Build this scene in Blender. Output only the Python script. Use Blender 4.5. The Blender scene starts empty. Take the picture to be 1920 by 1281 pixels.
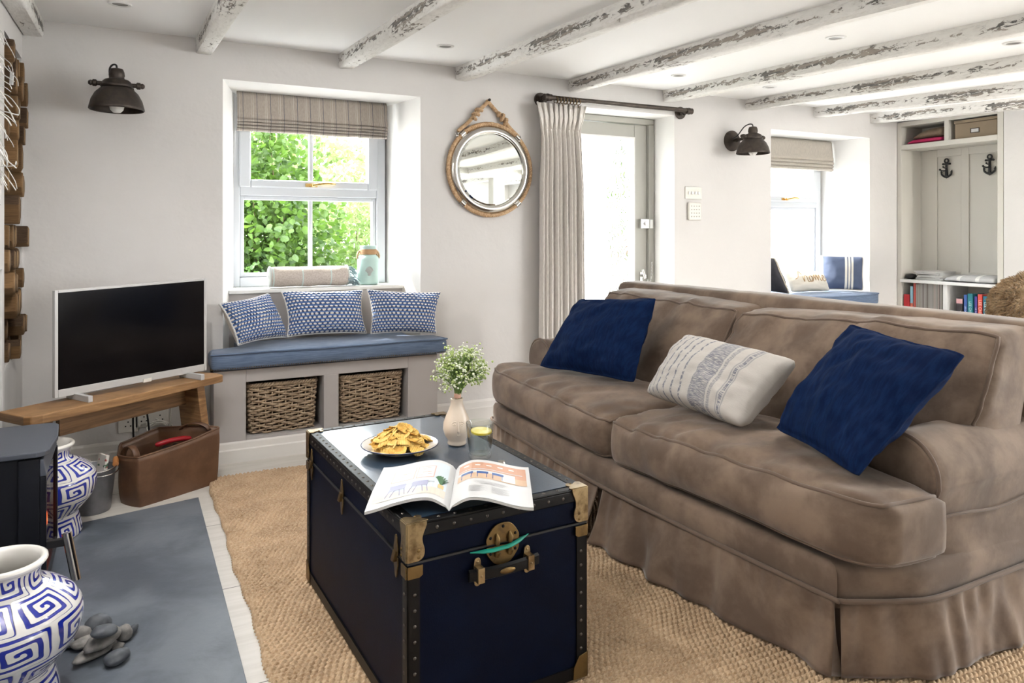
import bpy, bmesh, math, random
import numpy as np
from mathutils import Vector, Matrix, noise

random.seed(7)
RNG = np.random.default_rng(11)
PI = math.pi
SC = bpy.context.scene
COL = SC.collection

# ------------------------------------------------------------------ camera, light, exposure
F, T, HZ, EYE = 1380.0, 0.52, 436.0, 1.12        # focal length in px, tan(yaw), horizon row, eye height
cam_d = bpy.data.cameras.new('camera')
cam_d.sensor_width = 36.0
cam_d.lens = F / 1920 * 36.0
cam_d.shift_y = -(640.5 - HZ) / 1920
cam_d.clip_start = 0.05
cam = bpy.data.objects.new('camera', cam_d)
cam.location = (0, 0, EYE)
cam.rotation_euler = (PI / 2, 0, -math.atan(T))
COL.objects.link(cam)
SC.camera = cam

SC.view_settings.view_transform = 'Standard'
SC.view_settings.look = 'None'
SC.view_settings.gamma = 1.0
SC.view_settings.use_curve_mapping = False
SC.view_settings.exposure = 1.0

world = bpy.data.worlds.new('daylight')
SC.world = world
world.use_nodes = True
wn = world.node_tree.nodes
wn['Background'].inputs['Color'].default_value = (0.93, 0.97, 1.0, 1)
wn['Background'].inputs['Strength'].default_value = 7.0

sun_d = bpy.data.lights.new('sun', 'SUN')
sun_d.energy = 9.0
sun_d.angle = R3 = math.radians(4)
sun_d.color = (1.0, 0.94, 0.84)
sun = bpy.data.objects.new('sun', sun_d)
sun.rotation_euler = Vector((0.42, -0.62, -0.80)).to_track_quat('-Z', 'Y').to_euler()
sun.location = (-4, 9, 8)
COL.objects.link(sun)


def portal(name, loc, rot, sx, sy):
    d = bpy.data.lights.new(name, 'AREA')
    d.shape = 'RECTANGLE'
    d.size, d.size_y = sx, sy
    d.cycles.is_portal = True
    o = bpy.data.objects.new(name, d)
    o.location = loc
    o.rotation_euler = rot
    COL.objects.link(o)


portal('portal_window', (0.97, 4.5, 1.36), (-PI / 2, 0, 0), 0.95, 1.12)
portal('portal_door', (2.9, 4.32, 0.95), (-PI / 2, 0, 0), 0.85, 1.9)
portal('portal_window_far', (4.79, 4.5, 1.25), (-PI / 2, 0, 0), 1.05, 1.35)
portal('portal_front', (4.8, -3.35, .85), (PI / 2, 0, 0), 1.05, 1.6)
portal('portal_side', (6.05, -.85, 1.2), (0, PI / 2, 0), 1.4, 2.9)


def lamp_point(name, loc, energy, size, color=(1.0, 0.9, 0.76), spot=None):
    d = bpy.data.lights.new(name, 'SPOT' if spot else 'POINT')
    d.energy = energy
    d.color = color
    d.shadow_soft_size = size
    if spot:
        d.spot_size = math.radians(spot)
        d.spot_blend = 0.6
    o = bpy.data.objects.new(name, d)
    o.location = loc
    COL.objects.link(o)
    return o


LAMP_POS = [(5.05, -0.25, 1.86)]
lamp_point('ceiling_lamp_light', LAMP_POS[0], 65, 0.05, (1.0, .95, .87))
SPOTS = [(0.08, 2.30), (2.15, 1.55), (3.45, 0.85)]          # unseen spots added as top-down fill, just above the frame
SPOT_W = [27, 15, 26]
UPLIGHTS = [(-.31, 1.52), (5.15, 1.45)]                                     # unseen uplights added to brighten the ceiling: chimney wall, right wall
for lx, ly in UPLIGHTS:
    lo = lamp_point('ceiling_fill_light', (lx, ly, 1.50), 58 if lx < 1 else 88, .08, (1.0, .98, .96), 160)
    lo.rotation_euler = (PI, 0, 0)
for (lx, ly), lw in zip(SPOTS, SPOT_W):
    lamp_point('fill_spot', (lx, ly, 1.955 if ly < 1.2 else 2.09 + .04 * (ly - 3.98) - .02), lw, 0.045, (1.0, .97, .93), 155)

# ------------------------------------------------------------------ measuring helpers (photo pixel -> room metres)
_c = 1 / math.hypot(1, T)
_s = T * _c
FW = Vector((_s, _c, 0)); RT = Vector((_c, -_s, 0)); UP = Vector((0, 0, 1)); EYEP = Vector((0, 0, EYE))


def ray(x, y): return FW + RT * ((x - 960) / F) + UP * ((HZ - y) / F)
def PZ(x, y, z): d = ray(x, y); return EYEP + d * ((z - EYE) / d.z)
def PY(x, y, Y): d = ray(x, y); return EYEP + d * (Y / d.y)
def PX(x, y, X): d = ray(x, y); return EYEP + d * (X / d.x)
def ceil_z(y): return 2.09 + 0.04 * (max(y, 1.2) - 3.98)


# ------------------------------------------------------------------ materials
def _mix(nt, fac, a, b):
    m = nt.nodes.new('ShaderNodeMix'); m.data_type = 'RGBA'
    if isinstance(fac, (int, float)): m.inputs[0].default_value = fac
    else: nt.links.new(fac, m.inputs[0])
    for i, v in ((6, a), (7, b)):
        if isinstance(v, tuple): m.inputs[i].default_value = (*v[:3], 1)
        else: nt.links.new(v, m.inputs[i])
    return m.outputs[2]


def _math(nt, op, a, b=None, c=None, clamp=False):
    m = nt.nodes.new('ShaderNodeMath'); m.operation = op; m.use_clamp = clamp
    for i, v in enumerate((a, b, c)):
        if v is None: continue
        if isinstance(v, (int, float)): m.inputs[i].default_value = v
        else: nt.links.new(v, m.inputs[i])
    return m.outputs[0]


def _coord(nt, kind='Object', scale=(1, 1, 1), rot=(0, 0, 0)):
    t = nt.nodes.new('ShaderNodeTexCoord')
    mp = nt.nodes.new('ShaderNodeMapping')
    mp.inputs['Scale'].default_value = scale
    mp.inputs['Rotation'].default_value = rot
    nt.links.new(t.outputs[kind], mp.inputs['Vector'])
    return mp.outputs[0]


def _noise(nt, vec, scale, detail=3, rough=.55, dist=0):
    n = nt.nodes.new('ShaderNodeTexNoise')
    n.inputs['Scale'].default_value = scale
    n.inputs['Detail'].default_value = detail
    n.inputs['Roughness'].default_value = rough
    n.inputs['Distortion'].default_value = dist
    nt.links.new(vec, n.inputs['Vector'])
    return n.outputs['Fac']


def _ramp(nt, fac, lo, hi):
    m = nt.nodes.new('ShaderNodeMapRange')
    m.interpolation_type = 'SMOOTHSTEP'
    m.inputs[1].default_value = lo; m.inputs[2].default_value = hi
    nt.links.new(fac, m.inputs[0])
    return m.outputs[0]


def new_mat(name):
    m = bpy.data.materials.new(name); m.use_nodes = True
    return m, m.node_tree, m.node_tree.nodes['Principled BSDF']


def mat(name, col, rough=.6, metal=0, col2=None, vs=6, vr=(.35, .65), stretch=(1, 1, 1), bump=0, bs=60, bd=.002,
        bump2=0, bs2=8, bd2=.01, sheen=0, spec=None, coat=0, emit=None, sss=0, kind='Object', vdist=0, trans=0, rand=0):
    """principled material: base colour varied by a noise, with up to two noise bumps"""
    m, nt, p = new_mat(name)
    vec = _coord(nt, kind, stretch)
    p.inputs['Base Color'].default_value = (*col, 1)
    if col2:
        f = _ramp(nt, _noise(nt, vec, vs, 5, .6, vdist), *vr)
        base = _mix(nt, f, col, col2)
        if rand:
            oi = nt.nodes.new('ShaderNodeObjectInfo')
            base = _mix(nt, _math(nt, 'MULTIPLY', oi.outputs['Random'], rand), base, tuple(c * .3 for c in col2))
        nt.links.new(base, p.inputs['Base Color'])
    p.inputs['Roughness'].default_value = rough
    p.inputs['Metallic'].default_value = metal
    if spec is not None: p.inputs['Specular IOR Level'].default_value = spec
    if sheen:
        p.inputs['Sheen Weight'].default_value = sheen
        p.inputs['Sheen Roughness'].default_value = .4
    if coat:
        p.inputs['Coat Weight'].default_value = coat
        p.inputs['Coat Roughness'].default_value = .08
    if emit:
        p.inputs['Emission Color'].default_value = (*emit[:3], 1)
        p.inputs['Emission Strength'].default_value = emit[3]
    if trans:
        p.inputs['Transmission Weight'].default_value = trans
    nrm = None
    for st, sca, di in ((bump, bs, bd), (bump2, bs2, bd2)):
        if st:
            b = nt.nodes.new('ShaderNodeBump')
            b.inputs['Strength'].default_value = st
            b.inputs['Distance'].default_value = di
            nt.links.new(_noise(nt, vec, sca, 4), b.inputs['Height'])
            if nrm: nt.links.new(nrm, b.inputs['Normal'])
            nrm = b.outputs[0]
    if nrm: nt.links.new(nrm, p.inputs['Normal'])
    return m


def stripe(nt, coord, axis, period, width, offset=0.0):
    """1 inside a stripe of the given width repeated each period along one axis"""
    s = nt.nodes.new('ShaderNodeSeparateXYZ'); nt.links.new(coord, s.inputs[0])
    f = _math(nt, 'FRACT', _math(nt, 'DIVIDE', _math(nt, 'ADD', s.outputs[axis], offset), period))
    return _math(nt, 'LESS_THAN', f, width / period)


M = {}
M['wall'] = mat('wall_paint', (.66, .643, .63), .85, col2=(.69, .673, .66), vs=1.3, bump=.25, bs=55, bd=.002, bump2=.35, bs2=4.5, bd2=.02)
M['reveal'] = mat('reveal_paint', (.80, .79, .77), .8, bump=.15, bs=45, bd=.002)
M['ceiling'] = mat('ceiling_paint', (.91, .91, .905), .9, bump=.1, bs=40, bd=.002)
M['white_gloss'] = mat('white_gloss_paint', (.74, .74, .73), .35)
M['upvc'] = mat('window_frame_white', (.62, .65, .69), .3)
M['trim'] = mat('trim_paint', (.74, .72, .69), .4)
M['grey_paint'] = mat('bench_grey_paint', (.43, .41, .405), .5, bump=.05, bs=30)
M['bookcase'] = mat('bookcase_grey_paint', (.60, .58, .53), .45)
M['door_paint'] = mat('door_sage_paint', (.36, .355, .32), .4)
M['black_metal'] = mat('black_metal', (.02, .02, .022), .45, .3)
M['bronze'] = mat('dark_bronze', (.045, .037, .032), .45, .6, col2=(.07, .055, .045), vs=30, bump=.1, bs=80)
M['chrome'] = mat('chrome', (.75, .75, .75), .15, 1)
M['steel'] = mat('polished_steel', (.52, .50, .47), .16, 1)
M['brass'] = mat('aged_brass', (.20, .13, .05), .42, .85, col2=(.08, .05, .025), vs=18, vr=(.4, .75), bump=.1, bs=60)
M['brass_light'] = mat('worn_brass', (.36, .27, .15), .35, .9, col2=(.13, .085, .04), vs=22, vr=(.45, .7), bump=.15, bs=50)
M['brass_bright'] = mat('polished_brass', (.75, .52, .22), .2, 1)
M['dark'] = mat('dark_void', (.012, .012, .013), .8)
M['mirror'] = mat('mirror_silver', (.83, .86, .83), .01, 1)
M['white_ceramic'] = mat('white_glaze', (.80, .78, .74), .12, coat=.5)
M['cream_ceramic'] = mat('cream_glaze', (.66, .56, .46), .28, coat=.4)
M['rope'] = mat('jute_rope', (.46, .29, .16), .85, col2=(.62, .44, .27), vs=90, bump=.6, bs=220, bd=.002)
M['wood'] = mat('bench_wood', (.17, .085, .032), .5, col2=(.36, .20, .085), vs=2.6, vr=(.3, .7), stretch=(1.6, 1.6, 16), vdist=1.2, bump=.25, bs=30, bd=.002)
M['wood_dark'] = mat('bench_wood_dark', (.13, .068, .026), .55, col2=(.26, .14, .06), vs=3, stretch=(1.2, 1.2, 16), vdist=1, bump=.2, bs=25)
M['log'] = mat('split_log', (.30, .17, .07), .9, col2=(.15, .08, .032), vs=14, vr=(.35, .7), stretch=(1, 5, 1), bump=.6, bs=40, bd=.004, rand=.55)
M['log_pale'] = mat('log_end_grain', (.42, .27, .13), .9, col2=(.20, .11, .05), vs=16, vr=(.35, .7), stretch=(1, 1, 4), bump=.4, bs=60, bd=.002, rand=.55)
M['bark'] = mat('log_bark', (.075, .042, .022), .95, col2=(.15, .09, .05), vs=30, bump=.9, bs=50, bd=.006)
M['leather'] = mat('brown_leather', (.092, .043, .021), .45, col2=(.14, .070, .036), vs=9, bump=.2, bs=90, bd=.001, bump2=.3, bs2=9, bd2=.006)
M['denim'] = mat('denim_linen', (.075, .115, .195), .85, col2=(.13, .18, .275), vs=9, stretch=(1.5, 4, 45), bump=.25, bs=50, sheen=.2)
M['navy'] = mat('navy_linen', (.0025, .0085, .034), .85, col2=(.0045, .015, .055), vs=5, stretch=(1, 22, 6), bump=.3, bs=30, bd=.001, spec=.06)
M['beige_cloth'] = mat('beige_cloth', (.46, .41, .35), .9, col2=(.54, .48, .42), vs=40, bump=.2, bs=200)
M['suede'] = mat('taupe_suede', (.108, .074, .053), .8, spec=.25, col2=(.205, .147, .107), vs=6.5, vr=(.34, .68), bump=.25, bs=9, bd=.01, bump2=.12, bs2=250, bd2=.001, sheen=.25, vdist=.15)
M['suede_piping'] = mat('taupe_piping', (.115, .077, .054), .8, sheen=.2)
M['slate'] = mat('slate', (.075, .09, .112), .38, col2=(.15, .17, .20), vs=3, stretch=(1, 1, 1), bump=.35, bs=11, bd=.004, bump2=.25, bs2=70, bd2=.001, vdist=.5)
M['stove'] = mat('stove_steel', (.008, .009, .013), .45, 0, spec=.25, bump=.08, bs=300, bd=.0005)
M['stove_top'] = mat('stove_top_plate', (.085, .095, .12), .45, .3, bump=.1, bs=200, bd=.0006)
M['tv_white'] = mat('tv_white_plastic', (.48, .475, .47), .35)
M['screen'] = mat('tv_screen', (.003, .003, .004), .12)
M['pebble'] = mat('grey_pebble', (.13, .125, .12), .65, col2=(.28, .265, .25), vs=22, bump=.3, bs=50)
M['pebble_dark'] = mat('dark_pebble', (.05, .057, .068), .5, col2=(.10, .11, .125), vs=14, bump=.2, bs=60)
M['zinc'] = mat('grey_enamel_bucket', (.17, .175, .19), .4, .4, col2=(.21, .21, .23), vs=20)
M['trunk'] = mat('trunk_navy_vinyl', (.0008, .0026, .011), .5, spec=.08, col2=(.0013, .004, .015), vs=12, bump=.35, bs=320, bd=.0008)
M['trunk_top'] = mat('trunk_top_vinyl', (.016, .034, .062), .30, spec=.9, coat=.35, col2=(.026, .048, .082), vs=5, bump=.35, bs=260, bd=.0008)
M['trunk_band'] = mat('trunk_black_binding', (.004, .004, .0045), .4, spec=.2, bump=.3, bs=120, bd=.001)
M['black_plastic'] = mat('black_plastic', (.015, .015, .016), .5)
M['green_ribbon'] = mat('teal_ribbon', (.0, .24, .17), .5)
M['paper'] = mat('magazine_paper', (.60, .605, .61), .4)
M['paper_edge'] = mat('paper_edges', (.62, .62, .60), .8, col2=(.45, .45, .44), vs=6, stretch=(1, 1, 300))
M['plate_rim'] = mat('plate_blue_rim', (.03, .04, .09), .3)
M['crisp'] = mat('potato_crisp', (.70, .41, .075), .55, col2=(.80, .58, .20), vs=40, vr=(.3, .7), bump=.2, bs=300, bd=.0006)
M['crisp_dark'] = mat('potato_crisp_darker', (.58, .30, .045), .55, col2=(.74, .48, .12), vs=45, bump=.2, bs=300, bd=.0006)
M['stem'] = mat('flower_stem', (.13, .22, .05), .6)
M['blossom'] = mat('white_blossom', (.70, .73, .58), .7)
M['bud'] = mat('pale_green_bud', (.36, .46, .15), .7)
M['pink_tie'] = mat('pink_tie', (.70, .42, .32), .6)
M['lemon'] = mat('lemon_flesh', (.72, .62, .16), .4, col2=(.80, .74, .40), vs=40)
M['lemon_rind'] = mat('lemon_rind', (.70, .55, .03), .4)
M['mint'] = mat('mint_glaze', (.46, .63, .59), .4, col2=(.42, .59, .55), vs=12)
M['jar_band'] = mat('wood_band', (.40, .22, .10), .6, col2=(.48, .29, .14), vs=6, stretch=(2, 2, 60))
M['silver_relief'] = mat('silver_relief', (.42, .44, .42), .45, .3)
M['plastic_white'] = mat('white_plastic', (.74, .72, .67), .4)
M['fur'] = mat('brown_fur', (.26, .165, .085), .9, col2=(.42, .30, .18), vs=14, sheen=.3)
M['chair_wood'] = mat('chair_wood', (.36, .15, .04), .3, coat=.4)
M['pink'] = mat('magenta_cloth', (.40, .012, .085), .8)
M['brown_cloth'] = mat('brown_cloth', (.16, .115, .075), .75, col2=(.22, .16, .11), vs=20)
M['box_card'] = mat('brown_storage_box', (.24, .185, .125), .7)
M['grey_wool'] = mat('grey_wool', (.42, .40, .38), .95, col2=(.36, .34, .33), vs=80, bump=.6, bs=160)
M['white_wool'] = mat('white_wool', (.70, .69, .66), .95, bump=.5, bs=160)
M['fringe'] = mat('white_fibre', (.50, .485, .46), .9)
M['mag_cover0'] = mat('pale_cover', (.60, .60, .60), .35)
M['mag_cover1'] = mat('grey_cover', (.42, .43, .45), .35)
M['cover_teal'] = mat('teal_cover', (.05, .13, .14), .3)
M['lens'] = mat('lens_grey', (.20, .19, .18), .3, .6)
M['wool_pale'] = mat('pale_wool', (.50, .52, .49), .95)
M['lime_render'] = mat('garden_wall_render', (.040, .044, .036), .9, col2=(.075, .078, .062), vs=6, bump=.5, bs=9, bd=.02)


# ------------------------------------------------------------------ mesh builder
class MB:
    def __init__(s): s.v = []; s.f = []; s.mi = []; s.uv = None; s.cur = 0

    def add(s, vs, fs, mi=None):
        b = len(s.v); s.v.extend([tuple(v) for v in vs]); s.f.extend([tuple(i + b for i in f) for f in fs])
        s.mi.extend([s.cur if mi is None else mi] * len(fs)); return b

    def box(s, lo, hi, mtx=None, mi=None):
        x0, y0, z0 = lo; x1, y1, z1 = hi
        vs = [Vector(p) for p in ((x0, y0, z0), (x1, y0, z0), (x1, y1, z0), (x0, y1, z0), (x0, y0, z1), (x1, y0, z1), (x1, y1, z1), (x0, y1, z1))]
        if mtx: vs = [mtx @ v for v in vs]
        s.add(vs, [(0, 3, 2, 1), (4, 5, 6, 7), (0, 1, 5, 4), (1, 2, 6, 5), (2, 3, 7, 6), (3, 0, 4, 7)], mi); return s

    def hexa(s, c, mi=None):
        """8 corners: bottom 4 counter-clockwise, top 4"""
        s.add(c, [(0, 3, 2, 1), (4, 5, 6, 7), (0, 1, 5, 4), (1, 2, 6, 5), (2, 3, 7, 6), (3, 0, 4, 7)], mi); return s

    def quad(s, a, b, c, d, mi=None): s.add((a, b, c, d), [(0, 1, 2, 3)], mi); return s

    def lathe(s, prof, c=(0, 0, 0), n=32, a0=0, a1=2 * PI, mi=None, mtx=None, cap=True):
        full = abs(a1 - a0 - 2 * PI) < 1e-6
        m = n if full else n + 1
        vs = []
        for r, z in prof:
            for i in range(m):
                a = a0 + (a1 - a0) * i / n
                vs.append(Vector((r * math.cos(a), r * math.sin(a), z)))
        if mtx: vs = [mtx @ v for v in vs]
        vs = [v + Vector(c) for v in vs]
        fs = []
        for j in range(len(prof) - 1):
            for i in range(n):
                k = (i + 1) % m
                fs.append((j * m + i, j * m + k, (j + 1) * m + k, (j + 1) * m + i))
        if cap and full:
            if prof[0][0] > 1e-5: fs.append(tuple(range(m - 1, -1, -1)))
            if prof[-1][0] > 1e-5: fs.append(tuple((len(prof) - 1) * m + i for i in range(m)))
        s.add(vs, fs, mi); return s

    def tube(s, pts, r, n=8, closed=False, mi=None, cap=True):
        pts = [Vector(p) for p in pts]; N = len(pts)
        rr = r if isinstance(r, (list, tuple)) else [r] * N
        up = None; vs = []
        for i, p in enumerate(pts):
            a = pts[i - 1] if (i > 0 or closed) else p
            b = pts[(i + 1) % N] if (i < N - 1 or closed) else p
            t = (b - a); t = t.normalized() if t.length > 1e-9 else Vector((0, 0, 1))
            if up is None: up = Vector((0, 0, 1)) if abs(t.z) < .9 else Vector((1, 0, 0))
            sx = t.cross(up); sx = sx.normalized() if sx.length > 1e-6 else t.orthogonal().normalized()
            up = sx.cross(t)
            for k in range(n):
                a_ = 2 * PI * k / n
                vs.append(p + (sx * math.cos(a_) + up * math.sin(a_)) * rr[i])
        fs = []
        for i in range(N if closed else N - 1):
            j = (i + 1) % N
            for k in range(n):
                l = (k + 1) % n
                fs.append((i * n + k, i * n + l, j * n + l, j * n + k))
        if cap and not closed:
            fs.append(tuple(range(n - 1, -1, -1))); fs.append(tuple((N - 1) * n + k for k in range(n)))
        s.add(vs, fs, mi); return s

    def cyl(s, a, b, r, r2=None, n=16, mi=None): return s.tube([a, b], [r, r if r2 is None else r2], n, mi=mi)

    def prism(s, poly, ext, mi=None):
        """closed polygon of 3-D points pushed along ext"""
        n = len(poly); e = Vector(ext)
        vs = [Vector(p) for p in poly] + [Vector(p) + e for p in poly]
        fs = [tuple(range(n - 1, -1, -1)), tuple(range(n, 2 * n))] + [(i, (i + 1) % n, n + (i + 1) % n, n + i) for i in range(n)]
        s.add(vs, fs, mi); return s

    def grid(s, fn, nu, nv, closed_u=False, mi=None):
        vs = [fn(i / nu, j / nv) for j in range(nv + 1) for i in range(nu if closed_u else nu + 1)]
        w = nu if closed_u else nu + 1
        fs = [(j * w + i, j * w + (i + 1) % w, (j + 1) * w + (i + 1) % w, (j + 1) * w + i) for j in range(nv) for i in range(nu)]
        s.add(vs, fs, mi); return s

    def ball(s, c, r, n=12, m=8, sq=(1, 1, 1), fn=None, mi=None):
        c = Vector(c)
        prof = [(math.sin(PI * j / m), -math.cos(PI * j / m)) for j in range(m + 1)]
        vs = []
        for q, z in prof:
            for i in range(n):
                a = 2 * PI * i / n
                d = Vector((q * math.cos(a), q * math.sin(a), z))
                k = r * (fn(d) if fn else 1)
                vs.append(c + Vector((d.x * sq[0] * k, d.y * sq[1] * k, d.z * sq[2] * k)))
        fs = [(j * n + i, j * n + (i + 1) % n, (j + 1) * n + (i + 1) % n, (j + 1) * n + i) for j in range(m) for i in range(n)]
        s.add(vs, fs, mi); return s

    def build(s, name, mats, parent=None, smooth=None, bevel=0, sub=0, solid=0, segs=2):
        me = bpy.data.meshes.new(name)
        o = bpy.data.objects.new(name, me)
        if parent is not None:
            og = parent.get('_o'); og = Vector(og) if og else Vector((0, 0, 0))
            vs = [Vector(v) - og for v in s.v]
            o.parent = parent; o['_o'] = tuple(og)
        else:
            arr = np.array([tuple(v) for v in s.v])
            og = Vector(((arr[:, 0].min() + arr[:, 0].max()) / 2, (arr[:, 1].min() + arr[:, 1].max()) / 2, arr[:, 2].min()))
            vs = [Vector(v) - og for v in s.v]
            o.location = og; o['_o'] = tuple(og)
        me.from_pydata([tuple(v) for v in vs], [], s.f)
        ml = mats if isinstance(mats, (list, tuple)) else [mats]
        for m in ml: me.materials.append(M[m] if isinstance(m, str) else m)
        if len(ml) > 1: me.polygons.foreach_set('material_index', s.mi)
        if s.uv is not None:
            ul = me.uv_layers.new(name='UVMap')
            li = np.empty(len(me.loops), dtype=np.int32); me.loops.foreach_get('vertex_index', li)
            ul.data.foreach_set('uv', np.asarray(s.uv, dtype=np.float32)[li].ravel())
        if smooth is not None:
            me.polygons.foreach_set('use_smooth', [True] * len(me.polygons))
            if smooth < 180: me.set_sharp_from_angle(angle=math.radians(smooth))
        COL.objects.link(o)
        if bevel:
            b = o.modifiers.new('bevel', 'BEVEL'); b.width = bevel; b.segments = segs; b.limit_method = 'ANGLE'; b.angle_limit = math.radians(40)
        if solid:
            b = o.modifiers.new('thickness', 'SOLIDIFY'); b.thickness = solid; b.offset = 0
        if sub:
            b = o.modifiers.new('smooth', 'SUBSURF'); b.levels = sub; b.render_levels = sub
        return o


def thing(name, label, cat, loc=(0, 0, 0), group=None):
    o = bpy.data.objects.new(name, None)
    o.empty_display_size = .05
    o.location = loc; o['_o'] = tuple(loc)
    o['label'] = label; o['category'] = cat
    if group: o['group'] = group
    COL.objects.link(o)
    return o


def tag(o, label, cat, group=None, kind=None):
    o['label'] = label; o['category'] = cat
    if group: o['group'] = group
    if kind: o['kind'] = kind
    return o


def structure(o, label=None, cat=None):
    o['kind'] = 'structure'
    if label: o['label'] = label
    if cat: o['category'] = cat
    return o


def copy_tree(o, loc=None, label=None, parent=None):
    c = o.copy(); COL.objects.link(c)
    if parent is not None: c.parent = parent
    if loc is not None: c.location = loc
    if label: c['label'] = label
    for ch in list(o.children): copy_tree(ch, parent=c)
    return c


def beads(pts, step):
    """resample a polyline at an even step"""
    pts = [Vector(p) for p in pts]; out = [pts[0]]; acc = 0
    for a, b in zip(pts, pts[1:]):
        L = (b - a).length; d = step - acc
        while d <= L:
            out.append(a.lerp(b, d / L)); d += step
        acc = (acc + L) % step
    return out


def smooth_path(pts, n=8, closed=False):
    """Catmull-Rom through the points"""
    P = [Vector(p) for p in pts]; N = len(P); out = []
    rng = range(N) if closed else range(N - 1)
    for i in rng:
        p0 = P[(i - 1) % N] if (closed or i > 0) else P[0]
        p1, p2 = P[i], P[(i + 1) % N]
        p3 = P[(i + 2) % N] if (closed or i + 2 < N) else P[-1]
        for k in range(n):
            t = k / n
            out.append(.5 * ((2 * p1) + (p2 - p0) * t + (2 * p0 - 5 * p1 + 4 * p2 - p3) * t * t + (3 * p1 - p0 - 3 * p2 + p3) * t ** 3))
    if not closed: out.append(P[-1])
    return out


def text_into(mb, s, mtx, size=.1, extrude=.0006, align='CENTER', mi=None):
    c = bpy.data.curves.new('lettering', 'FONT'); c.body = s; c.size = size; c.extrude = extrude
    c.align_x = align; c.align_y = 'CENTER'
    o = bpy.data.objects.new('lettering', c); COL.objects.link(o)
    dg = bpy.context.evaluated_depsgraph_get()
    me = o.evaluated_get(dg).to_mesh()
    mb.add([mtx @ v.co for v in me.vertices], [tuple(p.vertices) for p in me.polygons], mi)
    o.evaluated_get(dg).to_mesh_clear()
    bpy.data.objects.remove(o); bpy.data.curves.remove(c)


def pillow_mesh(c, thick, n=30, pull=.07, flange=0, wr=.006, seed=0, relief=None, sag=0, power=.5, rnd_c=.05):
    """stuffed cushion over four corners c00,c10,c11,c01; returns MB (front = slot 0, back = slot 1) and the edge loop"""
    c00, c10, c11, c01 = [Vector(p) for p in c]
    nrm = (c10 - c00).cross(c01 - c00).normalized()
    ex = (c10 - c00).length; ey = (c01 - c00).length
    mb = MB(); fr, bk, uvf = [], [], []
    for j in range(n + 1):
        for i in range(n + 1):
            u = 2 * i / n - 1; v = 2 * j / n - 1
            u = math.sin(u * PI / 2) * .35 + u * .65; v = math.sin(v * PI / 2) * .35 + v * .65
            uu = u * (1 - pull * (1 - v * v) * abs(u) ** 2); vv = v * (1 - pull * (1 - u * u) * abs(v) ** 2)
            cr = 1 - rnd_c * (u * u * v * v) ** 3; uu *= cr; vv *= cr
            s, t = (uu + 1) / 2, (vv + 1) / 2
            p = (c00 * (1 - s) + c10 * s) * (1 - t) + (c01 * (1 - s) + c11 * s) * t
            if sag: p = p - UP * sag * (1 - u * u) * (max(v, 0) ** 2)
            fu = min(1, abs(u) / (1 - flange)); fv = min(1, abs(v) / (1 - flange))
            h = max(0, (1 - fu * fu) * (1 - fv * fv)) ** power
            w = (noise.noise(Vector((u * 2.4 + seed * 7.1, v * 2.4, seed))) * 1.0 + noise.noise(Vector((u * 6 + seed, v * 5, seed * 3))) * .5) * wr
            w *= 1 if h > 0 else .4
            th = thick / 2 * h
            rel = relief(s, t) if relief else 0
            fr.append(p + nrm * (th + w + .0025 + rel)); bk.append(p - nrm * (th - w + .0025)); uvf.append((i / n, j / n))
    N = n + 1
    mb.v = [tuple(p) for p in fr + bk]; mb.uv = uvf + uvf
    for j in range(n):
        for i in range(n):
            a = j * N + i
            mb.f.append((a, a + 1, a + 1 + N, a + N)); mb.mi.append(0)
            b = a + N * N
            mb.f.append((b, b + N, b + 1 + N, b + 1)); mb.mi.append(1)
    rim = [i for i in range(n)] + [j * N + n for j in range(n)] + [n * N + n - i for i in range(n)] + [(n - j) * N for j in range(n)]
    for k in range(len(rim)):
        a, b = rim[k], rim[(k + 1) % len(rim)]
        mb.f.append((b, a, a + N * N, b + N * N)); mb.mi.append(1)
    edge = [(Vector(mb.v[i]) + Vector(mb.v[i + N * N])) / 2 for i in rim]
    return mb, edge


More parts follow.
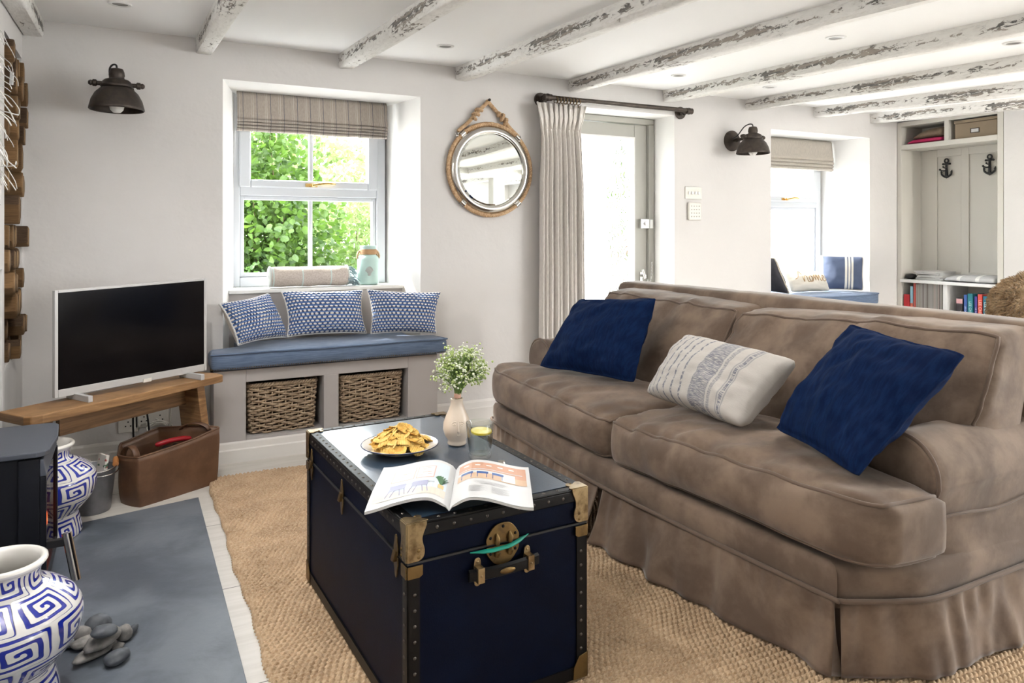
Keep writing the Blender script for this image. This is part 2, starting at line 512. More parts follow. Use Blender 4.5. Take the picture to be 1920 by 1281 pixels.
def soft_box(corners, r, crown, n=(14, 14, 6), wr=.006, seed=0, fold=None):
    """upholstered block: 8 corners (bottom 4 ccw, top 4), edge radius r, crown = outward bulge per face (x-,x+,y-,y+,z-,z+)"""
    C = [Vector(p) for p in corners]
    L = ((C[1] - C[0]).length, (C[3] - C[0]).length, (C[4] - C[0]).length)
    mb = MB(); idx = {}

    def pos(a, b, c):
        q = []
        for t, d in zip((a, b, c), L):
            q.append((t - .5) * d)
        inner = [max(-(d / 2 - r), min(d / 2 - r, x)) for x, d in zip(q, L)]
        dv = Vector([x - y for x, y in zip(q, inner)])
        if dv.length > 1e-9: dv = dv.normalized() * r
        s = [(inner[k] + dv[k]) / L[k] + .5 for k in range(3)]
        a2, b2, c2 = s
        bot = (C[0] * (1 - a2) + C[1] * a2) * (1 - b2) + (C[3] * (1 - a2) + C[2] * a2) * b2
        top = (C[4] * (1 - a2) + C[5] * a2) * (1 - b2) + (C[7] * (1 - a2) + C[6] * a2) * b2
        p = bot * (1 - c2) + top * c2
        A = (C[1] - C[0]).normalized(); B = (C[3] - C[0]).normalized(); Cc = (C[4] - C[0]).normalized()
        bl = lambda t: max(0, 1 - (2 * t - 1) ** 2)
        p = p - A * crown[0] * bl(b) ** .7 * bl(c) * (1 - a) ** 2 + A * crown[1] * bl(b) ** .7 * bl(c) * a ** 2
        p = p - B * crown[2] * bl(a) ** .7 * bl(c) * (1 - b) ** 2 + B * crown[3] * bl(a) ** .7 * bl(c) * b ** 2
        p = p - Cc * crown[4] * bl(a) ** .7 * bl(b) ** .7 * (1 - c) ** 2 + Cc * crown[5] * bl(a) ** .7 * bl(b) ** .7 * c ** 2
        ctr = Vector((a - .5, b - .5, c - .5)).normalized()
        dirw = A * ctr.x + B * ctr.y + Cc * ctr.z
        w = noise.noise(p * 5 + Vector((seed, seed, 0))) * wr + noise.noise(p * 13 + Vector((0, seed, seed))) * wr * .45
        if fold: w += fold(a, b, c)
        return p + dirw * w

    def vid(i, j, k):
        key = (i, j, k)
        if key not in idx:
            idx[key] = len(mb.v)
            f = lambda t: (math.sin((t - .5) * PI) / 2 + .5) * .4 + t * .6
            mb.v.append(tuple(pos(f(i / n[0]), f(j / n[1]), f(k / n[2]))))
        return idx[key]

    nx, ny, nz = n
    for i in range(nx):
        for j in range(ny):
            mb.f.append((vid(i, j, 0), vid(i, j + 1, 0), vid(i + 1, j + 1, 0), vid(i + 1, j, 0)))
            mb.f.append((vid(i, j, nz), vid(i + 1, j, nz), vid(i + 1, j + 1, nz), vid(i, j + 1, nz)))
    for i in range(nx):
        for k in range(nz):
            mb.f.append((vid(i, 0, k), vid(i + 1, 0, k), vid(i + 1, 0, k + 1), vid(i, 0, k + 1)))
            mb.f.append((vid(i, ny, k), vid(i, ny, k + 1), vid(i + 1, ny, k + 1), vid(i + 1, ny, k)))
    for j in range(ny):
        for k in range(nz):
            mb.f.append((vid(0, j, k), vid(0, j, k + 1), vid(0, j + 1, k + 1), vid(0, j + 1, k)))
            mb.f.append((vid(nx, j, k), vid(nx, j + 1, k), vid(nx, j + 1, k + 1), vid(nx, j, k + 1)))
    mb.mi = [0] * len(mb.f)
    mb.loop = lambda which: _loop(mb, idx, n, which)
    return mb


def _loop(mb, idx, n, which):
    """edge loop of a soft_box: 'top' / 'bottom' / 'xlo' / 'xhi' outline"""
    nx, ny, nz = n
    if which in ('top', 'bottom'):
        k = nz if which == 'top' else 0
        ks = [(i, 0, k) for i in range(nx)] + [(nx, j, k) for j in range(ny)] + [(nx - i, ny, k) for i in range(nx)] + [(0, ny - j, k) for j in range(ny)]
    else:
        i = 0 if which == 'xlo' else nx
        ks = [(i, j, 0) for j in range(ny)] + [(i, ny, k) for k in range(nz)] + [(i, ny - j, nz) for j in range(ny)] + [(i, 0, nz - k) for k in range(nz)]
    return [Vector(mb.v[idx[q]]) for q in ks]

# ================================================================== THE SETTING
YW = 3.98                       # room face of the window wall
XL, XR, YB = -0.43, 5.70, -3.2  # left, right and rear walls


def brick_floor():
    m, nt, p = new_mat('floor_tile_planks')
    vec = _coord(nt, 'Object')
    vec.node.inputs['Location'].default_value = (.31, -.227, 0)
    b = nt.nodes.new('ShaderNodeTexBrick')
    b.offset = .5
    for k, v in (('Scale', 1), ('Mortar Size', .0022), ('Mortar Smooth', .2), ('Brick Width', 1.11), ('Row Height', .555), ('Bias', -.2)):
        b.inputs[k].default_value = v
    b.inputs['Color1'].default_value = (.60, .57, .53, 1); b.inputs['Color2'].default_value = (.66, .63, .585, 1)
    b.inputs['Mortar'].default_value = (.12, .11, .10, 1)
    nt.links.new(vec, b.inputs['Vector'])
    v2 = _coord(nt, 'Object', (2, 22, 2))
    f = _ramp(nt, _noise(nt, v2, 2.5, 5), .35, .7)
    mx = nt.nodes.new('ShaderNodeMix'); mx.data_type = 'RGBA'; mx.blend_type = 'MULTIPLY'; mx.inputs[0].default_value = .5
    nt.links.new(b.outputs[0], mx.inputs[6])
    nt.links.new(_mix(nt, f, (1, 1, 1), (.78, .77, .75)), mx.inputs[7])
    nt.links.new(mx.outputs[2], p.inputs['Base Color'])
    p.inputs['Roughness'].default_value = .38
    bp = nt.nodes.new('ShaderNodeBump'); bp.inputs['Strength'].default_value = .5; bp.inputs['Distance'].default_value = .002; bp.invert = True
    nt.links.new(b.outputs['Fac'], bp.inputs['Height']); nt.links.new(bp.outputs[0], p.inputs['Normal'])
    return m


M['floor'] = brick_floor()
mb = MB().box((-1.2, YB - .1, -.08), (6.3, 4.45, 0))
structure(mb.build('floor', 'floor'))

# ceiling: falls gently from the window wall into the room, then level
mb = MB()
for ya, yb in ((YB - .1, 1.2), (1.2, YW + .02)):
    za, zb = ceil_z(ya), ceil_z(yb)
    mb.hexa([(-1.2, ya, za), (6.3, ya, za), (6.3, yb, zb), (-1.2, yb, zb), (-1.2, ya, 2.4), (6.3, ya, 2.4), (6.3, yb, 2.4), (-1.2, yb, 2.4)])
structure(mb.build('ceiling', 'ceiling'))


def wall_panel(mb, P, us, vs, holes, mi=0):
    """flat wall face in cells, leaving out the holes; P(u, v) gives the point"""
    us = sorted(set(us + [h for q in holes for h in q[:2]])); vs = sorted(set(vs + [h for q in holes for h in q[2:]]))
    for a, b in zip(us, us[1:]):
        for c, d in zip(vs, vs[1:]):
            um, vm = (a + b) / 2, (c + d) / 2
            if any(h[0] < um < h[1] and h[2] < vm < h[3] for h in holes): continue
            mb.quad(P(a, c), P(b, c), P(b, d), P(a, d), mi)


O1 = (.42, 1.479, 0, 1.897); I1 = (.50, 1.405, .80, 1.905)
O2 = (2.50, 3.33, 0, 1.925); I2 = (2.50, 3.31, 0, 1.925)
O3 = (4.247, 5.358, 0, 1.892); I3 = (4.29, 5.288, .56, 1.90)
mb = MB()
wall_panel(mb, lambda u, v: (u, YW, v), [-1.0, 6.1], [0, 2.3], [O1, O2, O3])
wall_panel(mb, lambda u, v: (u, 4.46, v), [-1.0, 6.3], [0, 2.3], [I1, I2, I3])
for (x0, x1, z0, z1), (a0, a1, c0, c1), yb in ((O1, I1, 4.46), (O2, I2, 4.46), (O3, I3, 4.46)):
    z0b = c0
    la, lb = (x0, x1), (a0 + .035 * (c0 > 0), a1 + .007 * (c0 > 0))
    mb.quad((x0, YW, z0), (lb[0], yb, z0), (lb[0], yb, c1), (x0, YW, z1), 1)
    mb.quad((x1, YW, z0), (x1, YW, z1), (lb[1], yb, c1), (lb[1], yb, z0), 1)
    mb.quad((x0, YW, z1), (lb[0], yb, c1), (lb[1], yb, c1), (x1, YW, z1), 1)
    if c0 > 0: mb.quad((lb[0], yb - .03, 0), (lb[1], yb - .03, 0), (lb[1], yb - .03, c0), (lb[0], yb - .03, c0), 1)
structure(mb.build('wall_back', ['wall', 'reveal']))

# left chimney wall: log niche and stove opening
NY0, NY1, NZ0, NZ1 = 3.44, 3.965, .595, 1.905
FY0, FY1, FZ1 = 1.45, 3.39, .98
mb = MB()
wall_panel(mb, lambda u, v: (XL, u, v), [YB - .1, YW], [0, 2.3], [(NY0, NY1, NZ0, NZ1), (FY0, FY1, 0, FZ1)])
for y0, y1, z0, z1, xb, mi in ((NY0, NY1, NZ0, NZ1, -.86, 2), (FY0, FY1, 0, FZ1, -1.0, 0)):
    mb.quad((XL, y0, z0), (XL, y0, z1), (xb, y0, z1), (xb, y0, z0)); mb.quad((XL, y1, z0), (xb, y1, z0), (xb, y1, z1), (XL, y1, z1))
    mb.quad((XL, y0, z1), (XL, y1, z1), (xb, y1, z1), (xb, y0, z1)); mb.quad((XL, y0, z0), (xb, y0, z0), (xb, y1, z0), (XL, y1, z0))
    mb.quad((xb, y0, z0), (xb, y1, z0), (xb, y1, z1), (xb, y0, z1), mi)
structure(mb.build('wall_left', ['wall', 'reveal', 'dark']))

# right wall with its side window, and the rear wall with the wide garden window (both outside the frame)
SW = (-2.3, .6, .45, 1.90); RW = (4.3, 5.3, .06, 1.60)
mb = MB()
wall_panel(mb, lambda u, v: (XR, u, v), [YB - .1, 3.13], [0, 2.3], [SW])
wall_panel(mb, lambda u, v: (XR + .3, u, v), [YB - .1, 3.09], [0, 2.3], [SW])
mb.quad((XR, 3.13, 0), (XR, 3.13, 2.3), (XR + .3, 3.13, 2.3), (XR + .3, 3.13, 0))
y0, y1, z0, z1 = SW
for a, b in (((y0, z0), (y1, z0)), ((y1, z0), (y1, z1)), ((y1, z1), (y0, z1)), ((y0, z1), (y0, z0))):
    mb.quad((XR, *a), (XR, *b), (XR + .3, *b), (XR + .3, *a))
mb.quad((XR + .4, 3.05, 0), (XR + .4, 4.5, 0), (XR + .4, 4.5, 2.3), (XR + .4, 3.05, 2.3))
structure(mb.build('wall_right', 'wall'))
mb = MB()
wall_panel(mb, lambda u, v: (u, YB, v), [-1.2, 6.0], [0, 2.3], [RW])
wall_panel(mb, lambda u, v: (u, YB - .1, v), [-1.2, 6.0], [0, 2.3], [RW])
structure(mb.build('wall_front', 'wall'))


# ---------------------------------------------------------------- beams
def beam_material():
    m, nt, p = new_mat('flaking_beam_paint')
    vec = _coord(nt, 'Object', (1, .28, 1))
    big = _noise(nt, vec, 7, 2, .5, .3)
    fine = _noise(nt, _coord(nt, 'Object', (1, .33, 1)), 62, 6, .68, .8)
    streak = _noise(nt, _coord(nt, 'Object', (1.2, .10, 1.2)), 50, 3, .6)
    sep = nt.nodes.new('ShaderNodeSeparateXYZ'); nt.links.new(_coord(nt, 'Object'), sep.inputs[0])
    geo = nt.nodes.new('ShaderNodeNewGeometry')
    sn = nt.nodes.new('ShaderNodeSeparateXYZ'); nt.links.new(geo.outputs['Normal'], sn.inputs[0])
    side = _ramp(nt, _math(nt, 'ABSOLUTE', sn.outputs[0]), .4, .8)
    at = nt.nodes.new('ShaderNodeAttribute'); at.attribute_name = 'side_height'
    zz = at.outputs['Fac']
    a = _math(nt, 'ADD', _math(nt, 'MULTIPLY', fine, .62), _math(nt, 'MULTIPLY', big, .52))
    a = _math(nt, 'ADD', a, _math(nt, 'MULTIPLY', streak, .18))
    mid = _math(nt, 'MULTIPLY', side, _ramp(nt, _math(nt, 'ABSOLUTE', _math(nt, 'SUBTRACT', zz, .0)), .030, .006))
    a = _math(nt, 'ADD', a, _math(nt, 'MULTIPLY', mid, .11))
    f = _ramp(nt, a, .765, .80)
    wood = _mix(nt, _ramp(nt, streak, .4, .6), (.13, .125, .12), (.34, .30, .26))
    paint = _mix(nt, _ramp(nt, fine, .4, .7), (.80, .79, .76), (.68, .665, .635))
    nt.links.new(_mix(nt, f, paint, wood), p.inputs['Base Color'])
    p.inputs['Roughness'].default_value = .7
    b = nt.nodes.new('ShaderNodeBump'); b.inputs['Strength'].default_value = .8; b.inputs['Distance'].default_value = .004; b.invert = True
    nt.links.new(_math(nt, 'ADD', f, _math(nt, 'MULTIPLY', streak, .6)), b.inputs['Height']); nt.links.new(b.outputs[0], p.inputs['Normal'])
    return m


M['beam'] = beam_material()
BEAMS = [(-.427, -.43, 'against the chimney wall above the log niche'), (.294, .325, 'left of the big window'), (1.009, 1.02, 'above the right part of the big window'),
         (1.697, 1.705, 'left of the round mirror top'), (2.474, 2.41, 'over the curtain rod left end'), (3.23, 3.17, 'over the curtain rod right end'),
         (3.99, 3.98, 'over the wall lamp by the far window'), (4.70, 4.78, 'above the far window'), (5.36, 5.44, 'nearest the built-in shelves')]
for bi, (xa, xb, where) in enumerate(BEAMS):
    mb = MB(); N = 60; W, D = .078, .078
    sec = [(0, 0), (0, -D + .012), (.004, -D + .004), (.012, -D), (W - .012, -D), (W - .004, -D + .004), (W, -D + .012), (W, 0)]

    def pt(u, v, xa=xa, xb=xb, bi=bi):
        y = YB + (YW - YB) * u
        k = min(6, int(round(v * 7))) if v < .999 else 7
        dx, dz = sec[k]
        x = xa + (xb - xa) * (YW - y) / 1.8 if y > 2.2 else xa + (xb - xa)
        q = Vector((bi * 3.1, y * 1.7, k * .9))
        wob = .006 if 0 < k < 7 else .003
        return (x + dx + noise.noise(q) * wob, y, ceil_z(y) + dz + (noise.noise(q + Vector((9, 0, 0))) * wob if 0 < k < 7 else .002))
    mb.grid(pt, N, 7)
    e0 = [mb.v[j * (N + 1) + N] for j in range(8)]
    mb.add(e0, [tuple(range(8))])
    o = mb.build('ceiling_beam', 'beam', smooth=50)
    sh = o.data.attributes.new('side_height', 'FLOAT', 'POINT')
    sh.data.foreach_set('value', [v[2] - ceil_z(v[1]) + .036 for v in mb.v])
    tag(o, 'white beam with flaking paint, ' + where, 'beam', 'flaking white ceiling beams')

# ---------------------------------------------------------------- windows and door
def glass_material(name, tint=(1, 1, 1), refl=.006, bump=False):
    m = bpy.data.materials.new(name); m.use_nodes = True
    nt = m.node_tree; nt.nodes.clear()
    out = nt.nodes.new('ShaderNodeOutputMaterial')
    tr = nt.nodes.new('ShaderNodeBsdfTransparent'); tr.inputs[0].default_value = (*tint, 1)
    gl = nt.nodes.new('ShaderNodeBsdfGlossy'); gl.inputs['Roughness'].default_value = .02
    mx = nt.nodes.new('ShaderNodeMixShader'); mx.inputs[0].default_value = refl
    nt.links.new(tr.outputs[0], mx.inputs[1]); nt.links.new(gl.outputs[0], mx.inputs[2])
    last = mx.outputs[0]
    if bump:
        rf = nt.nodes.new('ShaderNodeBsdfRefraction'); rf.inputs['IOR'].default_value = 1.35; rf.inputs['Roughness'].default_value = .12
        v = _coord(nt, 'Object')
        w = nt.nodes.new('ShaderNodeTexVoronoi'); w.inputs['Scale'].default_value = 9.5; w.feature = 'F1'
        nt.links.new(v, w.inputs['Vector'])
        rings = _math(nt, 'SINE', _math(nt, 'ADD', _math(nt, 'MULTIPLY', w.outputs['Distance'], 46), _math(nt, 'MULTIPLY', _noise(nt, v, 7, 2), 9)))
        b = nt.nodes.new('ShaderNodeBump'); b.inputs['Strength'].default_value = .9; b.inputs['Distance'].default_value = .012
        nt.links.new(rings, b.inputs['Height'])
        nt.links.new(b.outputs[0], rf.inputs['Normal']); nt.links.new(b.outputs[0], gl.inputs['Normal'])
        m2 = nt.nodes.new('ShaderNodeMixShader'); m2.inputs[0].default_value = .55
        nt.links.new(last, m2.inputs[1]); nt.links.new(rf.outputs[0], m2.inputs[2]); last = m2.outputs[0]
    nt.links.new(last, out.inputs[0])
    return m


M['pane'] = glass_material('window_pane')
M['door_pane'] = glass_material('patterned_door_pane', bump=True)


def rect_frame(mb, x0, x1, z0, z1, y0, y1, b, mi=0, bt=None, bb=None):
    bt = b if bt is None else bt; bb = b if bb is None else bb
    mb.box((x0, y0, z0), (x0 + b, y1, z1), mi=mi); mb.box((x1 - b, y0, z0), (x1, y1, z1), mi=mi)
    mb.box((x0 + b, y0, z1 - bt), (x1 - b, y1, z1), mi=mi); mb.box((x0 + b, y0, z0), (x1 - b, y1, z0 + bb), mi=mi)


def window(name, x0, x1, z0, z1, Y, zt, label, handle_x, bar=True):
    w = thing(name, label, 'window', ((x0 + x1) / 2, Y, z0)); w['kind'] = 'structure'
    mb = MB()
    rect_frame(mb, x0, x1, z0, z1, Y - .02, Y + .05, .055)
    mb.box((x0 + .055, Y - .02, zt - .035), (x1 - .055, Y + .05, zt + .025))
    mb.build('window_frame', 'upvc', w, bevel=.005)
    mb = MB(); rect_frame(mb, x0 + .056, x1 - .056, z0 + .056, zt - .036, Y - .008, Y + .04, .022)
    mb.build('glazing_bead', 'upvc', w, bevel=.004)
    mb = MB(); rect_frame(mb, x0 + .05, x1 - .05, zt + .012, z1 - .05, Y - .035, Y + .03, .062, bb=.045)
    sash = mb.build('opening_sash', 'upvc', w, bevel=.008)
    xm = (x0 + x1) / 2
    mb = MB().box((xm - .011, Y - .002, z0 + .07), (xm + .011, Y + .022, zt - .05)).box((xm - .011, Y - .02, zt + .05), (xm + .011, Y + .015, z1 - .1))
    if bar: mb.build('glazing_bar', 'upvc', w, bevel=.003)
    for za, zb, yy in ((z0 + .07, zt - .05, Y + .012), (zt + .05, z1 - .105, Y - .002)):
        MB().quad((x0 + .07, yy, za), (x1 - .07, yy, za), (x1 - .07, yy, zb), (x0 + .07, yy, zb)).build('window_pane', 'pane', w)
    mb = MB().cyl((handle_x - .035, Y - .036, zt + .032), (handle_x - .035, Y - .055, zt + .032), .011)
    mb.box((handle_x - .07, Y - .042, zt + .022), (handle_x, Y - .034, zt + .042))
    mb.tube(smooth_path([(handle_x - .035, Y - .056, zt + .03), (handle_x, Y - .062, zt + .037), (handle_x + .05, Y - .062, zt + .044), (handle_x + .10, Y - .06, zt + .042)], 5), [.011] + [.0085] * 13 + [.007] * 2)
    h = mb.build('window_handle', 'brass_bright', w, smooth=50); h['label'] = 'brass window handle'
    return w


window('window_1', .50, 1.405, .81, 1.905, 4.42, 1.365, 'big white-framed window with garden greenery outside', .985)
window('window_2', 4.285, 5.288, .60, 1.90, 4.42, 1.365, 'far white-framed window bright with daylight above the navy seat', 4.87, bar=False)
for nm, (u0, u1, z0, z1), horiz in (('window_3', SW, False), ('window_4', RW, True)):
    w = thing(nm, 'window out of the picture lighting the room', 'window', (XR + .22, 0, z0) if not horiz else (3.9, YB - .05, z0)); w['kind'] = 'structure'
    mb = MB()
    if horiz:
        rect_frame(mb, u0, u1, z0, z1, YB - .08, YB - .03, .06)
        for x in (u0 + .5,): mb.box((x - .04, YB - .08, z0), (x + .04, YB - .03, z1))
    else:
        for a, b, c, d in ((u0, u0 + .06, z0, z1), (u1 - .06, u1, z0, z1), (u0, u1, z0, z0 + .06), (u0, u1, z1 - .06, z1)): mb.box((XR + .18, a, c), (XR + .23, b, d))
        for q in (-1.33, -.37): mb.box((XR + .18, q - .03, z0), (XR + .23, q + .03, z1))
    mb.build('window_frame', 'upvc', w)
    mb = MB()
    if horiz: mb.quad((u0, YB - .055, z0), (u1, YB - .055, z0), (u1, YB - .055, z1), (u0, YB - .055, z1))
    else: mb.quad((XR + .2, u0, z0), (XR + .2, u1, z0), (XR + .2, u1, z1), (XR + .2, u0, z1))
    mb.build('window_pane', 'pane', w)

# sill of the big window
mb = MB().box((.472, 4.185, .788), (1.448, 4.40, .81))
structure(mb.build('trim_1', 'white_gloss', bevel=.006, segs=3), 'white window sill under the big window', 'sill')

# glazed door
d = thing('door_1', 'sage painted door with a large patterned glass pane', 'door', (2.9, 4.2, 0)); d['kind'] = 'structure'
mb = MB(); mb.box((2.50, 4.18, 0), (2.545, 4.26, 1.882)); mb.box((3.268, 4.18, 0), (3.315, 4.26, 1.882)); mb.box((2.50, 4.18, 1.882), (3.315, 4.26, 1.922))
mb.build('door_frame', 'door_paint', d, bevel=.004)
mb = MB(); rect_frame(mb, 2.55, 3.263, .01, 1.877, 4.20, 4.245, .108, bt=.09, bb=.22)
mb.build('door_leaf', 'door_paint', d, bevel=.003)
mb = MB(); rect_frame(mb, 2.655, 3.158, .225, 1.79, 4.196, 4.24, .012)
mb.build('glazing_bead', 'white_gloss', d)
MB().quad((2.66, 4.222, .23), (3.156, 4.222, .23), (3.156, 4.222, 1.786), (2.66, 4.222, 1.786)).build('door_pane', 'door_pane', d)
mb = MB().box((3.19, 4.165, 1.148), (3.262, 4.20, 1.215)); mb.box((3.268, 4.17, 1.148), (3.298, 4.19, 1.212)); mb.cyl((3.232, 4.166, 1.182), (3.232, 4.15, 1.182), .016)
o = mb.build('door_lock', 'chrome', d, bevel=.003); o['label'] = 'chrome door lock'
mb = MB().cyl((3.212, 4.198, .815), (3.212, 4.15, .815), .011); mb.tube([(3.212, 4.155, .815), (3.212, 4.15, .80), (3.19, 4.15, .862)], .009)
mb.box((3.20, 4.192, .72), (3.225, 4.20, .84)); mb.build('door_handle', 'chrome', d, smooth=50)
mb = MB()
ch = smooth_path([(3.285, 4.172, .905), (3.283, 4.165, .86), (3.277, 4.165, .80), (3.262, 4.165, .765), (3.24, 4.165, .79)], 8)
for i, p in enumerate(beads(ch, .011)):
    q = Vector(p); ax = Vector((1, 0, 0)) if i % 2 else Vector((0, 1, 0))
    mb.tube([q + ax * .0045 * math.cos(a) + UP * .0075 * math.sin(a) for a in [k * PI / 4 for k in range(8)]], .0016, 5, closed=True)
mb.build('door_chain', 'chrome', d, smooth=60)

# skirting
def skirting(name, a, b, h=.125, t=.016):
    a, b = Vector(a), Vector(b); dr = (b - a).normalized(); n = Vector((dr.y, -dr.x, 0))
    prof = [(0, 0), (t, 0), (t, h * .62), (t * .75, h * .68), (t * .55, h * .9), (t * .2, h), (0, h)]
    mb = MB().prism([a + n * x + UP * z for x, z in prof], b - a)
    structure(mb.build(name, 'trim'))


skirting('baseboard_left', (-.42, YW - .001, 0), (.345, YW - .001, 0))
skirting('baseboard_back', (1.52, YW - .001, 0), (2.49, YW - .001, 0))
skirting('baseboard_right', (3.34, YW - .001, 0), (4.14, YW - .001, 0))


# ---------------------------------------------------------------- garden outside
M['lawn'] = mat('pale_garden_gravel', (.72, .71, .68), .95, col2=(.80, .79, .77), vs=30)
structure(MB().box((-14, 4.75, -.2), (26, 30, -.12)).build('ground_garden', 'lawn'))
structure(MB().box((6.6, -14, -.2), (22, 4.7, -.12)).build('ground_side', 'lawn'))
structure(MB().box((-8, -16, -.2), (6.5, -3.6, -.12)).build('ground_rear', 'lawn'))


def leaf_mat(name, col, col2):
    m, nt, p = new_mat(name)
    nt.links.new(_mix(nt, _ramp(nt, _noise(nt, _coord(nt), 5, 3), .35, .65), col, col2), p.inputs['Base Color'])
    p.inputs['Roughness'].default_value = .5
    t = nt.nodes.new('ShaderNodeBsdfTranslucent'); t.inputs[0].default_value = (*[min(1, c * 1.5) for c in col2], 1)
    mx = nt.nodes.new('ShaderNodeMixShader'); mx.inputs[0].default_value = .35
    out = nt.nodes['Material Output']
    nt.links.new(p.outputs[0], mx.inputs[1]); nt.links.new(t.outputs[0], mx.inputs[2]); nt.links.new(mx.outputs[0], out.inputs[0])
    return m


M['leaf_lime'] = leaf_mat('lime_leaves', (.10, .17, .045), (.20, .275, .10))
M['leaf_mid'] = leaf_mat('mid_green_leaves', (.022, .058, .008), (.07, .135, .018))
M['leaf_dark'] = leaf_mat('dark_green_leaves', (.016, .05, .010), (.045, .10, .018))
M['twig'] = mat('twigs', (.12, .08, .05), .9)


def shrub(label, c, rad, n, size, lm, seed, aspect=2.6, droop=.3):
    rng = np.random.default_rng(seed)
    root = thing('garden_shrub', label, 'shrub', (c[0], c[1], -.12), 'shrubs outside the windows')
    d = rng.normal(size=(n, 3)); d /= np.linalg.norm(d, axis=1)[:, None]
    rr = rng.random(n) ** .35
    lump = 1 + .28 * np.sin(d[:, 0] * 5 + seed) * np.sin(d[:, 1] * 4) + .2 * np.sin(d[:, 2] * 7 + seed)
    P = np.array(c) + d * np.array(rad) * (rr * lump)[:, None]
    ok = P[:, 2] > -.05; P, d = P[ok], d[ok]; n = len(P)
    dirv = d + rng.normal(size=(n, 3)) * .7; dirv[:, 2] -= droop; dirv /= np.linalg.norm(dirv, axis=1)[:, None]
    sd = np.cross(dirv, rng.normal(size=(n, 3))); sd /= np.linalg.norm(sd, axis=1)[:, None]
    nn = np.cross(dirv, sd)
    L = size * (.6 + .8 * rng.random(n))[:, None]; W = L / aspect
    V = np.stack([P, P + dirv * L * .16 + sd * W * .68 + nn * L * .05, P + dirv * L * .48 + sd * W * .92 + nn * L * .07, P + dirv * L * .80 + sd * W * .42 - nn * L * .02, P + dirv * L - nn * L * .14,
                  P + dirv * L * .80 - sd * W * .42 - nn * L * .02, P + dirv * L * .48 - sd * W * .92 + nn * L * .07, P + dirv * L * .16 - sd * W * .68 + nn * L * .05, P + dirv * L * .45 - nn * L * .03], 1).reshape(-1, 3)
    mb = MB(); mb.v = [tuple(p) for p in V]
    for i in range(n):
        b = i * 9; mb.f += [(b, b + 1, b + 2, b + 8), (b + 8, b + 2, b + 3, b + 4), (b, b + 8, b + 6, b + 7), (b + 8, b + 4, b + 5, b + 6)]
    mb.mi = [0] * len(mb.f)
    mb.build('leaves', lm, root)
    mb = MB()
    for k in range(14):
        q = P[rng.integers(n)]
        b0 = Vector((c[0] + rng.normal() * .08, c[1] + rng.normal() * .08, -.12)); q = Vector(q)
        mb.tube(smooth_path([b0, b0.lerp(q, .5) + Vector((rng.normal() * .08, rng.normal() * .08, .15)), q], 4), [.012 - .0011 * t for t in range(9)], 5)
    mb.build('stems', 'twig', root)


shrub('large-leaved mid green shrub outside the left of the big window', (.92, 6.6, 1.0), (.62, .6, 1.15), 10000, .055, 'leaf_mid', 1, 1.9)
shrub('lime green feathery shrub outside the right of the big window', (2.05, 7.3, .55), (.95, .7, .95), 20000, .048, 'leaf_lime', 2, 3.0)
shrub('low mid green shrub under the middle of the big window', (1.35, 6.2, .25), (.75, .5, .6), 11000, .042, 'leaf_mid', 3, 3)
shrub('dark shrub low at the left corner of the big window', (.72, 5.75, .35), (.3, .28, .55), 4500, .042, 'leaf_dark', 4, 3)
shrub('pale lime tree high behind the other shrubs of the big window', (1.75, 9.6, 1.75), (1.9, .9, .9), 6000, .08, 'leaf_lime', 5, 2.2)
shrub('green shrub seen through the right side of the door glass', (4.74, 6.35, 1.50), (.16, .2, .38), 2200, .09, 'leaf_lime', 6, 2)
mb = MB().box((4.84, 6.7, -.12), (5.62, 6.95, 2.6))
tag(mb.build('garden_pillar', 'lime_render', bevel=.02), 'dark stone pillar seen through the door glass edge', 'pillar')

# ================================================================== ON AND BY THE WINDOW WALL
def striped_cloth(name, base, lines, axis=0, sheen=.1, var=.06):
    """plain woven cloth with thin coloured lines: lines = [(period, width, offset, colour)]"""
    m, nt, p = new_mat(name)
    v = _coord(nt, 'Object')
    f = _noise(nt, _coord(nt, 'Object', (260, 260, 40)), 1, 2)
    c = _mix(nt, _ramp(nt, f, .3, .7), base, tuple(b * (1 - 3 * var) for b in base))
    for per, w, off, col in lines:
        c = _mix(nt, _math(nt, 'MULTIPLY', stripe(nt, v, axis, per, w, off), .8), c, col)
    nt.links.new(c, p.inputs['Base Color'])
    p.inputs['Roughness'].default_value = .9
    p.inputs['Sheen Weight'].default_value = sheen
    b = nt.nodes.new('ShaderNodeBump'); b.inputs['Strength'].default_value = .3; b.inputs['Distance'].default_value = .001
    nt.links.new(f, b.inputs['Height']); nt.links.new(b.outputs[0], p.inputs['Normal'])
    return m


NAVYL = (.05, .06, .10)
M['blind'] = striped_cloth('striped_linen', (.40, .35, .305), [(.0735, .0032, 4.0, NAVYL), (.0735, .003, 4.02, (.55, .52, .48)), (.0735, .002, 4.0288, (.50, .47, .44))])
M['blind_plain'] = striped_cloth('plain_linen', (.47, .43, .375), [(.16, .002, 4.0, (.40, .37, .33))])
M['curtain'] = striped_cloth('curtain_linen', (.86, .82, .775), [])


